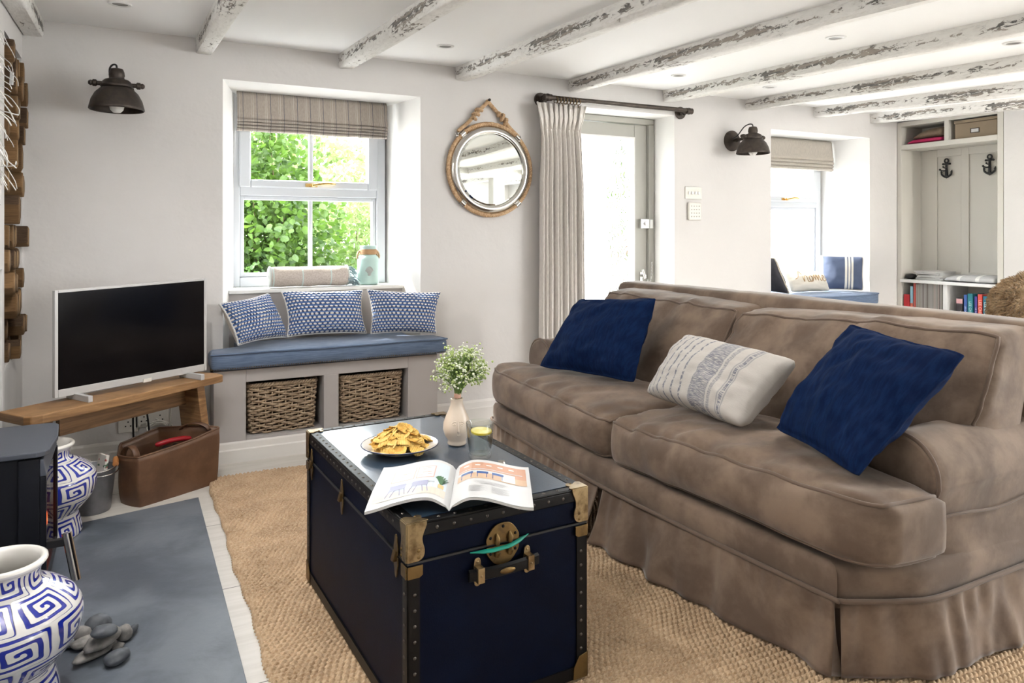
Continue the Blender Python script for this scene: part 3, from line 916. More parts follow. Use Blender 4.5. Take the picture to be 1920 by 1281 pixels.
def roman_blind(x0, x1, Y, ztop, zfold, zbot, m, label, nf=4, slant=0.0):
    r = thing('roman_blind', label, 'blind', ((x0 + x1) / 2, Y, ztop))
    prof = [(0, ztop), (.012, ztop - .02), (.016, ztop - .06), (.022, zfold + .03), (.030, zfold + .008), (.030, zfold - .004), (.020, zfold - .010)]
    h = (zfold - .012 - zbot) / nf
    for k in range(nf):
        z = zfold - .012 - k * h; o = .034 - .004 * k
        prof += [(o - .012, z), (o - .002, z - h * .3), (o, z - h * .62), (o - .002, z - h * .78), (o - .013, z - h * .93)]
    prof += [(.004, zbot), (0, zbot + .01)]
    mb = MB(); n = len(prof)

    def pt(u, v):
        k = min(n - 1, int(round(v * (n - 1)))); d, z = prof[k]
        x = x0 + (x1 - x0) * u
        g = (ztop - z) / (ztop - zbot)
        e = .004 * noise.noise(Vector((x * 7, z * 9, 0)))
        return (x - .010 * g * (1 - 2 * u) * 0, Y - d * (1 + .15 * noise.noise(Vector((x * 4, k * .7, 3)))) + e * .4, z + e * g + slant * g * (u - .5))
    mb.grid(pt, 40, n - 1)
    mb.build('blind_cloth', m, r, smooth=60, solid=.004)
    MB().box((x0 + .002, Y + .004, ztop - .03), (x1 - .002, Y + .03, ztop)).build('head_rail', 'white_gloss', r)
    ch = MB()
    for q in beads([(x0 - .008, Y - .005, ztop - .01), (x0 - .010, Y - .005, ztop - .42)], .006): ch.ball(q, .0022, 6, 4)
    ch.build('bead_chain', 'white_gloss', r, smooth=180)
    return r


roman_blind(.527, 1.383, 4.315, 1.902, 1.762, 1.685, 'blind', 'grey roman blind with navy pinstripes on the big window')
roman_blind(4.20, 5.30, 4.31, 1.893, 1.73, 1.64, 'blind_plain', 'plain beige roman blind on the far window', nf=3)

# built-in window seat under the big window
b = thing('window_seat_bench', 'grey painted built-in window seat holding two wicker baskets', 'bench', (.94, 3.81, 0))
BX0, BX1, BY, BZ = .360, 1.514, 3.807, .447
mb = MB()
for x0, x1, z0, z1 in ((BX0, .508, 0, BZ), (.888, .965, .112, .385), (1.343, BX1, 0, BZ), (.508, 1.343, .385, BZ), (.508, 1.343, 0, .112)):
    mb.box((x0, BY, z0), (x1, BY + .022, z1))
mb.box((BX0, BY + .022, 0), (BX0 + .02, YW - .002, BZ)); mb.box((BX1 - .02, BY + .022, 0), (BX1, YW - .002, BZ))
mb.box((BX0, BY + .022, .425), (BX1, YW - .002, BZ)); mb.box((.475, YW - .002, .425), (1.43, 4.215, BZ))
mb.build('front_frame', 'grey_paint', b, bevel=.002)
for x0, x1 in ((.508, .888), (.965, 1.343)):
    mb = MB()
    mb.box((x0 - .018, BY + .022, .09), (x1 + .018, 4.2, .112)); mb.box((x0 - .018, BY + .022, .112), (x0, 4.2, .425)); mb.box((x1, BY + .022, .112), (x1 + .018, 4.2, .425))
    mb.box((x0, 4.18, .112), (x1, 4.2, .425)); mb.box((x0, BY + .022, .40), (x1, 4.18, .425))
    mb.build('basket_niche', 'grey_paint', b)
mb = MB().box((.455, 4.216, .448), (1.46, 4.236, .786)); mb.box((.455, 4.208, .448), (.52, 4.216, .745)); mb.box((.455, 4.208, .745), (1.46, 4.216, .786))
mb.build('back_panel', 'grey_paint', b)
h = .10; prof = [(0, 0), (.014, 0), (.014, .06), (.009, .066), (.006, .092), (.002, h), (0, h)]
mb = MB().prism([(BX0 - .003, BY - y, z) for y, z in prof], (BX1 - BX0 + .006, 0, 0)); mb.build('skirting_board', 'trim', b)

# seat cushion
cz0, cz1 = .4555, .535
mb = soft_box([(.348, 3.765, cz0), (1.556, 3.765, cz0), (1.556, 4.17, cz0), (.348, 4.17, cz0), (.348, 3.765, cz1), (1.556, 3.765, cz1), (1.556, 4.17, cz1), (.348, 4.17, cz1)], .016, (.003, .003, .006, 0, 0, .006), (50, 30, 4), .004, 3)
# the cushion narrows where it runs back into the recess
for i, (x, y, z) in enumerate(mb.v):
    t = min(1, max(0, (y - 3.93) / .035))
    mb.v[i] = (max(.345 + .150 * t, min(1.558 - .150 * t, x)), y, z)
mbc = mb
r = thing('seat_cushion', 'long denim blue seat cushion on the grey window seat', 'cushion', (.95, 3.8, cz0))
mbc.build('cushion_pad', 'denim', r, smooth=60)
ft = lambda z, y: smooth_path([(.362, 3.87, z), (.351, 3.80, z), (.37, y, z), (.6, y - .002, z + .002), (.95, y - .007, z), (1.3, y - .003, z + .002), (1.535, y, z), (1.551, 3.80, z), (1.535, 3.87, z)], 10)
MB().tube(ft(cz1 - .002, 3.764), .0045, 6).build('piping', 'denim', r, smooth=180)
mb = MB()
for q in beads(ft(cz0 + .008, 3.762), .011): mb.ball(q, .0028, 6, 4)
mb.build('stud_trim', 'brass', r, smooth=180)


# bobble cushions
def bobble_material():
    m, nt, p = new_mat('navy_bobble_weave')
    t = nt.nodes.new('ShaderNodeTexCoord'); s = nt.nodes.new('ShaderNodeSeparateXYZ'); nt.links.new(t.outputs['UV'], s.inputs[0])
    v = _math(nt, 'MULTIPLY', s.outputs[1], 15)
    row = _math(nt, 'FLOOR', v); fv = _math(nt, 'FRACT', v)
    wob = _noise(nt, t.outputs['UV'], 9, 2)
    u = _math(nt, 'ADD', _math(nt, 'MULTIPLY', s.outputs[0], 19), _math(nt, 'ADD', _math(nt, 'MULTIPLY', row, .5), _math(nt, 'MULTIPLY', wob, .5)))
    fu = _math(nt, 'FRACT', u)
    dx = _math(nt, 'MULTIPLY', _math(nt, 'SUBTRACT', fu, .5), .82); dy = _math(nt, 'SUBTRACT', fv, .34)
    d = _math(nt, 'SQRT', _math(nt, 'ADD', _math(nt, 'MULTIPLY', dx, dx), _math(nt, 'MULTIPLY', dy, dy)))
    dot = _ramp(nt, d, .315, .25)
    blue = _math(nt, 'MULTIPLY', _ramp(nt, fv, .56, .62), _ramp(nt, fv, 1.0, .96))
    c = _mix(nt, blue, (.03, .055, .14), (.075, .155, .36))
    c = _mix(nt, dot, c, (.74, .71, .66))
    nt.links.new(c, p.inputs['Base Color']); p.inputs['Roughness'].default_value = .9; p.inputs['Sheen Weight'].default_value = .2
    return m


M['bobble'] = bobble_material()


def bobble_relief(s, t):
    v = t * 15; row = math.floor(v); fv = v - row
    u = s * 19 + row * .5; fu = u - math.floor(u)
    d = math.hypot((fu - .5) * .82, fv - .34)
    return (.0055 * math.sqrt(max(0, 1 - (d / .36) ** 2)) if d < .36 else 0) + .0018 * math.sin(fv * PI)


def bobble_cushion(c, label, seed, thick=.13):
    r = thing('bobble_cushion', label, 'cushion', tuple(sum((Vector(p) for p in c), Vector()) / 4), 'bobble cushions on the window seat')
    mb, edge = pillow_mesh(c, thick, 110, .09, 0, .007, seed, bobble_relief, power=.42, rnd_c=0)
    # front face and linen back as two parts
    nf = len(mb.f); half = (111 * 111)
    f = MB(); f.v = mb.v; f.f = [q for q, k in zip(mb.f, mb.mi) if k == 0]; f.mi = [0] * len(f.f); f.uv = mb.uv
    k = MB(); k.v = mb.v; k.f = [q for q, i in zip(mb.f, mb.mi) if i == 1]; k.mi = [0] * len(k.f)
    f.build('woven_front', 'bobble', r, smooth=180); kb = k.build('linen_back', 'beige_cloth', r, smooth=80); kb['label'] = 'plain cream linen back'
    t = MB().tube(edge, [.0042 + .0016 * (i % 2) for i in range(len(edge))], 7, closed=True)
    tb = t.build('edge_trim', ['white_wool'], r, smooth=180)
    return r


bobble_cushion([(.480, 3.865, .562), (.748, 4.045, .562), (.655, 4.085, .792), (.398, 3.915, .765)], 'bobble cushion leaning on the left of the window seat, turned sideways', 1, .14)
bobble_cushion([(.748, 4.030, .565), (1.172, 4.015, .560), (1.178, 4.115, .790), (.734, 4.125, .798)], 'bobble cushion propped flat in the middle of the window seat', 2, .14)
bobble_cushion([(1.185, 3.965, .562), (1.520, 3.845, .555), (1.570, 3.895, .778), (1.190, 4.055, .796)], 'bobble cushion at the right end of the window seat', 3, .13)


# wicker baskets
def wicker_basket(x0, x1, label, seed):
    r = thing('wicker_basket', label, 'basket', ((x0 + x1) / 2, 4.0, .1125), 'wicker baskets in the window seat')
    y0, y1, z0, z1 = 3.835, 4.13, .1128, .363
    rnd = random.Random(seed); mb = MB()
    rows = 19; per = 2 * ((x1 - x0) + (y1 - y0)); ns = int(per / .034); ns += ns % 2

    def loop(t, z, off):
        gx, gy = .012 * (1 - (z - z0) / (z1 - z0)), .012 * (1 - (z - z0) / (z1 - z0))
        a0, a1, b0, b1 = x0 + gx, x1 - gx, y0 + gy, y1 - gy; rr = .03
        w, h_ = a1 - a0, b1 - b0; P = 2 * (w + h_); s = t * P
        if s < w: p, n = Vector((a0 + s, b0, z)), Vector((0, -1, 0))
        elif s < w + h_: p, n = Vector((a1, b0 + s - w, z)), Vector((1, 0, 0))
        elif s < 2 * w + h_: p, n = Vector((a1 - (s - w - h_), b1, z)), Vector((0, 1, 0))
        else: p, n = Vector((a0, b1 - (s - 2 * w - h_), z)), Vector((-1, 0, 0))
        cx = min(max(p.x, a0 + rr), a1 - rr); cy = min(max(p.y, b0 + rr), b1 - rr)
        dv = Vector((p.x - cx, p.y - cy, 0))
        if dv.length > 1e-6: n = dv.normalized(); p = Vector((cx, cy, z)) + n * rr
        return p + n * off
    for k in range(rows):
        z = z0 + .008 + (z1 - z0 - .03) * k / (rows - 1); pts = []
        N = ns * 4
        for i in range(N):
            t = i / N
            ph = PI * (t * ns + k)
            pts.append(loop(t, z + .003 * math.sin(ph * .5 + k) + rnd.uniform(-.0012, .0012), .0065 * math.sin(ph) - .004))
        mb.tube(pts, .0058 * rnd.uniform(.85, 1.1), 6, closed=True)
    mb.build('woven_sides', 'wicker', r, smooth=180)
    mb = MB()
    for i in range(ns):
        t = (i + .5) / ns; mb.tube([loop(t, z0 + .004, -.004), loop(t, z1 - .012, -.004)], .0042, 5)
    mb.build('upright_stakes', 'wicker', r, smooth=180)
    mb = MB()
    for ph in (0, PI * .66, PI * 1.33):
        pts = []
        for i in range(260):
            a = 2 * PI * i * 30 / 260 + ph
            p = loop(i / 260, z1 - .006 + .007 * math.sin(a), -.004 + .007 * math.cos(a)); pts.append(p)
        mb.tube(pts, .0058, 6, closed=True)
    mb.build('plaited_rim', 'wicker', r, smooth=180)
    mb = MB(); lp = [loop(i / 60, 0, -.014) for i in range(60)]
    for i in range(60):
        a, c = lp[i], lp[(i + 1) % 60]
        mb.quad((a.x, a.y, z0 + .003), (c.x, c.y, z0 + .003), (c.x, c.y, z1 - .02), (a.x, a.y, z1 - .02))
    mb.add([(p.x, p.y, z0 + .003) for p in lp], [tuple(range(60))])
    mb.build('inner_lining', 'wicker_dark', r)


M['wicker'] = mat('wicker', (.29, .21, .14), .6, col2=(.42, .32, .22), vs=40, bump=.2, bs=120)
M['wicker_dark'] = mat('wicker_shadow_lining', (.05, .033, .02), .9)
wicker_basket(.520, .862, 'wicker basket in the left niche of the window seat', 1)
wicker_basket(.978, 1.322, 'wicker basket in the right niche of the window seat', 2)

# rolled throw on the sill
r = thing('wool_throw', 'rolled beige wool throw with pale green stripes and blue fringe on the window sill', 'blanket', (.92, 4.275, .811))
cy, cz, rad, xa, xb = 4.262, .811 + .0595, .058, .690, 1.13
mb = MB()
def roll(u, v):
    a = -PI / 2 + v * 2 * PI * 1.0
    k = 1 + .05 * noise.noise(Vector((u * 5, math.cos(a) * 1.2, math.sin(a) * 1.2)))
    e = 1 - .10 * max(0, abs(u - .5) * 2 - .93) / .07
    return (xa + (xb - xa) * u, cy + rad * 1.06 * k * e * math.cos(a), cz + rad * k * e * math.sin(a) * .98)
mb.grid(roll, 40, 36)
m, nt, p = new_mat('striped_wool'); v = _coord(nt, 'Object'); n_ = _noise(nt, v, 120, 4)
c = _mix(nt, _ramp(nt, n_, .3, .7), (.43, .37, .32), (.54, .48, .43))
c = _mix(nt, stripe(nt, v, 0, .1585, .007, 4.02), c, (.50, .60, .57)); nt.links.new(c, p.inputs['Base Color']); p.inputs['Roughness'].default_value = .95
bb = nt.nodes.new('ShaderNodeBump'); bb.inputs['Strength'].default_value = .7; bb.inputs['Distance'].default_value = .002; nt.links.new(n_, bb.inputs['Height']); nt.links.new(bb.outputs[0], p.inputs['Normal'])
M['throw'] = m
mb.build('rolled_cloth', 'throw', r, smooth=180)
mb = MB(); sp = []
for i in range(130):
    a = i * .30; q = rad * (1 - i / 150); sp.append((xa + .004, cy + q * math.cos(a), cz + q * math.sin(a)))
mb.tube(sp, .0062, 6)
mb.lathe([(.0, 0), (rad * .97, 0)], (0, 0, 0), 24, mtx=Matrix.Translation((xa + .006, cy, cz)) @ Matrix.Rotation(PI / 2, 4, 'Y'))
mb.build('spiral_end', 'wool_pale', r, smooth=180)
mb = MB().tube([(xb - .004, *p[1:]) for p in sp], .0062, 6)
mb.lathe([(.0, 0), (rad * .97, 0)], (0, 0, 0), 24, mtx=Matrix.Translation((xb - .006, cy, cz)) @ Matrix.Rotation(PI / 2, 4, 'Y'))
mb.build('spiral_end', 'wool_pale', r, smooth=180)
mb = MB(); rnd = random.Random(4)
for i in range(70):
    a = rnd.uniform(-PI * .95, PI * .35); q = rad * rnd.uniform(.75, 1.02)
    s0 = Vector((xb - .008, cy + q * math.cos(a), cz + q * math.sin(a)))
    e0 = s0 + Vector((rnd.uniform(.035, .075), rnd.uniform(-.012, .006), -rnd.uniform(.006, .05))); e0.z = max(e0.z, .8135)
    mid = s0.lerp(e0, .5) + Vector((.008, -.003, .012)); mid.z = max(mid.z, .8135)
    mb.tube(smooth_path([s0, mid, e0], 4), .0022, 5)
mb.build('fringe', mat('blue_grey_fringe', (.20, .30, .34), .95, col2=(.36, .44, .46), vs=30), r, smooth=180)

# mint storage jar
r = thing('storage_jar', 'mint green jar with wooden collar and shell emblem on the window sill', 'jar', (1.262, 4.285, .811))
jc = (1.262, 4.285, .811)
mb = MB().lathe([(0, 0), (.052, 0), (.060, .006), (.0635, .02), (.0635, .145), (.061, .160), (.053, .170), (.046, .176), (.046, .215), (.0475, .222), (.049, .226), (.047, .231), (.043, .231), (.042, .20), (.042, .17), (.055, .15), (.057, .02), (0, .012)], jc, 40)
mb.build('jar_body', 'mint', r, smooth=40)
MB().lathe([(.0475, .178), (.0505, .180), (.0505, .208), (.0475, .210)], jc, 40, cap=False).build('wooden_collar', 'jar_band', r, smooth=50)
for sg in (-1, 1):
    mb = MB()
    mb.tube(smooth_path([(jc[0] + sg * .05, jc[1], jc[2] + .20), (jc[0] + sg * .060, jc[1] - .003, jc[2] + .19), (jc[0] + sg * .066, jc[1] - .006, jc[2] + .168), (jc[0] + sg * .064, jc[1] + .006, jc[2] + .158), (jc[0] + sg * .056, jc[1] + .02, jc[2] + .185), (jc[0] + sg * .048, jc[1] + .012, jc[2] + .20)], 5), .0058, 7)
    mb.build('rope_handle', 'rope', r, smooth=180)
mb = MB()
ang = math.atan2(-jc[1], -jc[0]) + .12
def on_jar(dx, dz, off=.0): a = ang + dx / .0635; return Vector((jc[0] + (.0638 + off) * math.cos(a), jc[1] + (.0638 + off) * math.sin(a), jc[2] + .085 + dz))
for k in range(9):
    t = (k - 4) / 4; a = t * 1.05
    mb.tube([on_jar(0, -.028), on_jar(math.sin(a) * .016, -.005, .002), on_jar(math.sin(a) * .027, -.022 + math.cos(a) * .046, .001)], [.0018, .0034, .0030], 6)
mb.tube([on_jar(-.010, -.024), on_jar(0, -.030, .001), on_jar(.010, -.024)], .003, 6)
mb.build('shell_emblem', 'silver_relief', r, smooth=180)

# round mirror on a rope
mc = Vector((1.915, YW, 1.495))
r = thing('rope_mirror', 'round mirror framed with rope and hung by a knotted rope loop', 'mirror', tuple(mc))
T90 = Matrix.Translation(mc) @ Matrix.Rotation(PI / 2, 4, 'X')     # local z -> -Y (into the room)
MB().lathe([(0, .030), (.206, .030), (.221, .0255)], (0, 0, 0), 72, mtx=T90).build('mirror_glass', 'mirror', r, smooth=8)
MB().lathe([(.219, .024), (.220, .036), (.228, .041), (.250, .036), (.262, .022), (.264, .004), (.20, .004), (.20, .02), (.219, .024)], (0, 0, 0), 72, mtx=T90, cap=False).build('metal_frame', 'steel', r, smooth=50)


def rope_strands(path, rad, turns, closed=False, n=7, strands=3):
    mb = MB(); P = [Vector(p) for p in path]; N = len(P)
    for s_ in range(strands):
        pts = []
        for i, p in enumerate(P):
            a = P[i - 1] if (closed or i) else p; b = P[(i + 1) % N] if (closed or i < N - 1) else p
            t = (b - a).normalized(); x = t.cross(Vector((0, 1, 0))); x = x.normalized() if x.length > .1 else t.orthogonal().normalized(); y = t.cross(x)
            ph = 2 * PI * (turns * i / (N if closed else N - 1) + s_ / strands)
            pts.append(p + (x * math.cos(ph) + y * math.sin(ph)) * rad * .5)
        mb.tube(pts, rad * .54, n, closed=closed)
    return mb


circ = [mc + Vector((.273 * math.cos(2 * PI * i / 420), -.018, .273 * math.sin(2 * PI * i / 420))) for i in range(420)]
rope_strands(circ, .0125, 48, True).build('rope_border', 'rope', r, smooth=180)
mb = MB()
for a in (48, 132, 228, 312):
    q = mc + Vector((.273 * math.cos(math.radians(a)), -.018, .273 * math.sin(math.radians(a)))); t = Vector((-math.sin(math.radians(a)), 0, math.cos(math.radians(a))))
    mb.cyl(q - t * .014, q + t * .014, .0150, n=16); mb.cyl(q - t * .016, q - t * .012, .0172, n=16); mb.cyl(q + t * .012, q + t * .016, .0172, n=16)
mb.build('metal_clasp', 'steel', r, smooth=50)
hook = PY(912, 192, YW); kl = PY(893, 213, YW - .02); kr = PY(942, 222, YW - .02); el = PY(857, 252, YW - .02); er = PY(973, 262, YW - .02)
for a, sg in ((el, -1), (er, 1)):
    mb = MB()
    mb.tube([a + Vector((.012 * math.cos(k * PI / 5), 0, .014 * math.sin(k * PI / 5))) + Vector((0, 0, .012)) for k in range(10)], .0032, 6, closed=True)
    mb.ball(a + Vector((0, 0, -.008)), .011, 8, 6)
    mb.build('shackle', 'steel', r, smooth=180)
m1 = Vector((hook.x - .012, YW - .022, hook.z - .012)); m2 = Vector((hook.x + .012, YW - .022, hook.z - .012))
path = smooth_path([el + Vector((.006, 0, .02)), el.lerp(kl, .55), kl, m1, Vector((hook.x, YW - .024, hook.z + .002)), m2, kr, er.lerp(kr, .5), er + Vector((-.006, 0, .02))], 16)
rope_strands(path, .0120, 22).build('hanging_rope', 'rope', r, smooth=180)
mb = MB()
for kc, dr in ((kl, Vector((.55, 0, .75)).normalized()), (kr, Vector((.6, 0, -.72)).normalized())):
    sd = Vector((dr.z, 0, -dr.x))
    pts = []
    for i in range(70):
        t = i / 69; a = t * 2 * PI * 2.4
        pts.append(kc + dr * (.040 * (2 * t - 1)) + sd * .015 * math.sin(a) + Vector((0, -.013 * math.cos(a) - .006, 0)))
    q = rope_strands(pts, .0105, 9); mb.add(q.v, q.f)
mb.build('rope_knot', 'rope', r, smooth=180)
MB().cyl((hook.x, YW, hook.z + .006), (hook.x, YW - .042, hook.z + .008), .006).ball((hook.x, YW - .044, hook.z + .008), .009, 10, 8).build('wall_hook', 'bronze', r, smooth=60)

# curtain pole and curtain
ry = 3.885; rz = 1.945
r = thing('curtain_pole', 'dark bronze pipe curtain pole above the glazed door', 'curtain pole', (2.86, ry, rz))
x0, x1 = 2.265, 3.375
MB().cyl((x0, ry, rz), (x1 + .02, ry, rz + .004), .0145, n=18).build('pole', 'bronze', r, smooth=50)
for x, nm in ((x0, 'left'), (x1, 'right')):
    mb = MB().cyl((x, YW - .001, rz), (x, YW - .014, rz), .042, n=24).cyl((x, YW - .014, rz), (x, ry, rz), .0165, n=16).ball((x, ry, rz), .0235, 14, 10)
    mb.cyl((x - .024, ry, rz), (x + .026, ry, rz), .021, n=16); mb.cyl((x, YW - .03, rz), (x, YW - .05, rz), .021, n=16)
    mb.build('wall_bracket', 'bronze', r, smooth=50)
RINGX = [2.325 + .0232 * k for k in range(8)]
for x in RINGX:
    mb = MB().tube([(x + .004 * math.sin(a * 2), ry + .021 * math.cos(a), rz - .008 + .021 * math.sin(a)) for a in [k * PI / 10 for k in range(20)]], .0026, 6, closed=True)
    mb.tube([(x, ry, rz - .030), (x, ry, rz - .046)], .0022, 5)
    mb.build('curtain_ring', 'brass', r, smooth=180)
r = thing('curtain', 'pale linen pinch-pleat curtain drawn to the left of the door', 'curtain', (2.40, ry, .015))
mb = MB(); NP = 9


def curtain_pt(u, v):
    z = 1.915 - v * 1.895
    tw = (2.515 - 2.215) * (1 - .06 * math.sin(min(1, v * 4) * PI) ) + .02 * v
    xc = 2.365 + .012 * v
    x = xc + (u - .5) * tw
    ph = u * NP * 2 * PI
    amp = .010 + .017 * min(1, max(0, (v - .02) * 5)) + .010 * v
    pin = math.exp(-((v - .078) / .022) ** 2)
    amp *= (1 - .45 * pin)
    w = math.sin(ph) * (1 + .35 * math.sin(ph * .37 + 1)) + .25 * math.sin(2 * ph + 2 * v)
    x += .010 * math.cos(ph) * (1 - pin) - .003 * math.sin(ph * 2) * pin
    fl = .03 * max(0, (.08 - v) / .08)
    x += (u - .5) * 2 * fl * abs(u - .5) * 2
    return (x, ry + .012 - amp * w + .006 * noise.noise(Vector((u * 9, z * 2, 0))), z)


mb.grid(curtain_pt, 216, 60)
mb.build('drape', 'curtain', r, smooth=180, solid=.003)
mb = MB()
for k in range(NP):
    u = (k + .25) / NP
    p0, p1 = Vector(curtain_pt(u, .004)), Vector(curtain_pt(u, .085))
    for dx in (-.006, 0, .006):
        mb.tube([p0 + Vector((dx, -.006, 0)), p0.lerp(p1, .5) + Vector((dx * 1.3, -.012, 0)), p1 + Vector((dx * .2, -.004, 0))], [.004, .0055, .003], 6)
mb.build('pinch_pleat', 'curtain', r, smooth=180)


# wall lamps (built at the origin, wall plane y = 0, rim at z = 0)
def wall_lamp():
    r = thing('wall_lamp', '', 'wall lamp', (0, 0, 0), 'industrial wall lamps')
    c = (0, -.205, 0)
    mb = MB().lathe([(.108, .003), (.111, 0), (.114, .003), (.112, .014), (.104, .045), (.088, .076), (.068, .096), (.060, .102)], c, 40, cap=False)
    mb.lathe([(.107, .003), (.108, .014), (.100, .044), (.084, .073), (.060, .096)], c, 40, cap=False); mb.build('lamp_shade', 'bronze', r, smooth=60)
    mb = MB().lathe([(.058, .098), (.066, .104), (.066, .112), (.060, .116), (.058, .128), (.050, .136), (.032, .142), (.030, .150), (.033, .156), (.031, .172), (.026, .186), (.012, .19), (0, .19)], c, 32, cap=False)
    for s_ in (-1, 1):
        mb.cyl((s_ * .055, c[1], .117), (s_ * .082, c[1], .117), .010, n=12)
    mb.build('lamp_neck', 'bronze', r, smooth=50)
    for s_ in (-1, 1):
        mb = MB().lathe([(0, .0), (.012, .0), (.016, .004), (.016, .016), (.011, .020), (.013, .026), (.008, .034), (0, .036)], (0, 0, 0), 12, mtx=Matrix.Translation((s_ * .078, c[1], .117)) @ Matrix.Rotation(s_ * PI / 2, 4, 'Y'))
        mb.build('thumb_knob', 'bronze', r, smooth=40)
    mb = MB().lathe([(.074, 0), (.074, .010), (.066, .016), (.058, .020), (.020, .026), (0, .028)], (0, 0, 0), 36, mtx=Matrix.Translation((0, 0, .112)) @ Matrix.Rotation(PI / 2, 4, 'X'))
    mb.build('wall_plate', 'bronze', r, smooth=40)
    mb = MB().cyl((0, -.02, .112), (0, -.15, .117), .011, n=12); mb.cyl((0, -.05, .113), (0, -.075, .114), .016, n=12)
    mb.tube([(.068 * math.cos(a), c[1] + .068 * math.sin(a), .117) for a in [PI * k / 16 for k in range(17)]], .008, 8); mb.build('bracket_arm', 'bronze', r, smooth=60)
    MB().tube(smooth_path([(.0, c[1], .188), (-.003, c[1] + .004, .205), (-.018, c[1] + .02, .207), (-.030, c[1] + .055, .19), (-.026, c[1] + .12, .14), (-.02, -.03, .125)], 8), .0042, 8).build('cable', 'black_plastic', r, smooth=180)
    MB().lathe([(0, -.012), (.016, -.010), (.027, .002), (.031, .02), (.028, .04), (.016, .06), (.014, .08), (0, .09)], c, 24).build('light_bulb', 'bulb', r, smooth=60)
    return r


M['bulb'] = mat('frosted_bulb', (.80, .79, .76), .3, sss=0, spec=.4)
wl = wall_lamp(); wl.location = (-.050, YW, 1.672); wl['label'] = 'dark bronze dome wall lamp to the left of the big window'
copy_tree(wl, (3.855, YW, 1.668), 'dark bronze dome wall lamp between the door and the far window')

# switches
s4 = PY(1299, 362, YW); r = thing('light_switch', 'white four-way toggle switch plate beside the door', 'light switch', tuple(s4))
MB().box((s4.x - .074, YW - .009, s4.z - .043), (s4.x + .074, YW - .0005, s4.z + .043)).build('switch_plate', 'plastic_white', r, bevel=.003)
for k in range(4):
    x = s4.x - .042 + .028 * k; MB().box((x - .006, YW - .018, s4.z - .012), (x + .006, YW - .009, s4.z + .010)).build('toggle', 'chrome', r, bevel=.002)
kp = PY(1300, 396.5, YW); r = thing('keypad', 'cream square keypad under the switch plate', 'keypad', tuple(kp))
MB().box((kp.x - .058, YW - .022, kp.z - .063), (kp.x + .058, YW - .0005, kp.z + .063)).build('keypad_body', 'plastic_white', r, bevel=.012, segs=3)
mb = MB()
for i in range(4):
    for j in range(4): mb.ball((kp.x - .033 + .022 * i, YW - .022, kp.z - .036 + .024 * j), .0045, 8, 5)
mb.build('key_dots', mat('keypad_grey_dots', (.50, .48, .45), .5), r, smooth=180)

# recessed ceiling lights
for px_, py_, where in ((225, 7, 'above the log niche side'), (835, 86, 'left of the round mirror'), (1272, 141, 'over the glazed door'), (1567, 70, 'nearest to the sofa middle'), (1443, 163, 'over the far wall lamp'), (1900, 80, 'at the right edge of the ceiling')):
    d_ = ray(px_, py_); t = (2.09 - .04 * 3.98 - EYE) / (d_.z - .04 * d_.y); q = EYEP + d_ * t
    r = thing('ceiling_light', 'small round recessed ceiling light ' + where, 'ceiling light', tuple(q), 'recessed ceiling lights')
    tilt = Matrix.Translation(q) @ Matrix.Rotation(math.atan(.04), 4, 'X')
    MB().lathe([(.030, -.004), (.034, -.006), (.043, -.005), (.046, .0005), (.030, .003), (.030, -.004)], (0, 0, 0), 32, mtx=tilt, cap=False).build('light_trim', 'white_gloss', r, smooth=50)
    MB().lathe([(0, -.0005), (.018, -.001), (.031, -.0025)], (0, 0, 0), 32, mtx=tilt, cap=False).build('light_lens', mat('lens_grey', (.20, .19, .18), .3, .6) if 'lens' not in M else M['lens'], r, smooth=60)

# ================================================================== LEFT CORNER: television, bench, basket, stove, hearth
TB = Vector((-.300, 3.110, 0)); E1 = Vector((.7998, .6003, 0)); E2 = Vector((-.6003, .7998, 0))
def tb(a, b, z): return TB + E1 * a + E2 * b + UP * z


r = thing('television_bench', 'rustic wooden bench standing slantwise in the corner under the television', 'bench', tuple(tb(.42, .1, 0)))
mb = MB(); poly = [(-.012, .19), (-.020, .03), (-.005, .008), (.03, 0), (.40, -.004), (.855, 0), (.868, .05), (.862, .19)]
N_ = len(poly)
top = [tb(a, b, .465) for a, b in poly]; bot = [tb(a, b, .430) for a, b in poly]
mb.prism(bot, (0, 0, .035)); mb.build('bench_top', 'wood', r, bevel=.005, segs=3)
for nm, at, ab, b0, b1 in (('l', .155, .160, .170, .198), ('r', .755, .815, .03, .165)):
    mb = MB().hexa([tb(ab - .02, b0, 0), tb(ab + .02, b0, 0), tb(ab + .02, b1, 0), tb(ab - .02, b1, 0), tb(at - .02, b0, .43), tb(at + .02, b0, .43), tb(at + .02, b1, .43), tb(at - .02, b1, .43)])
    mb.build('leg', 'wood', r, bevel=.003)
MB().hexa([tb(.165, .115, .338), tb(.752, .115, .338), tb(.752, .14, .338), tb(.165, .14, .338), tb(.165, .115, .43), tb(.745, .115, .43), tb(.745, .14, .43), tb(.165, .14, .43)]).build('apron', 'wood_dark', r, bevel=.002)

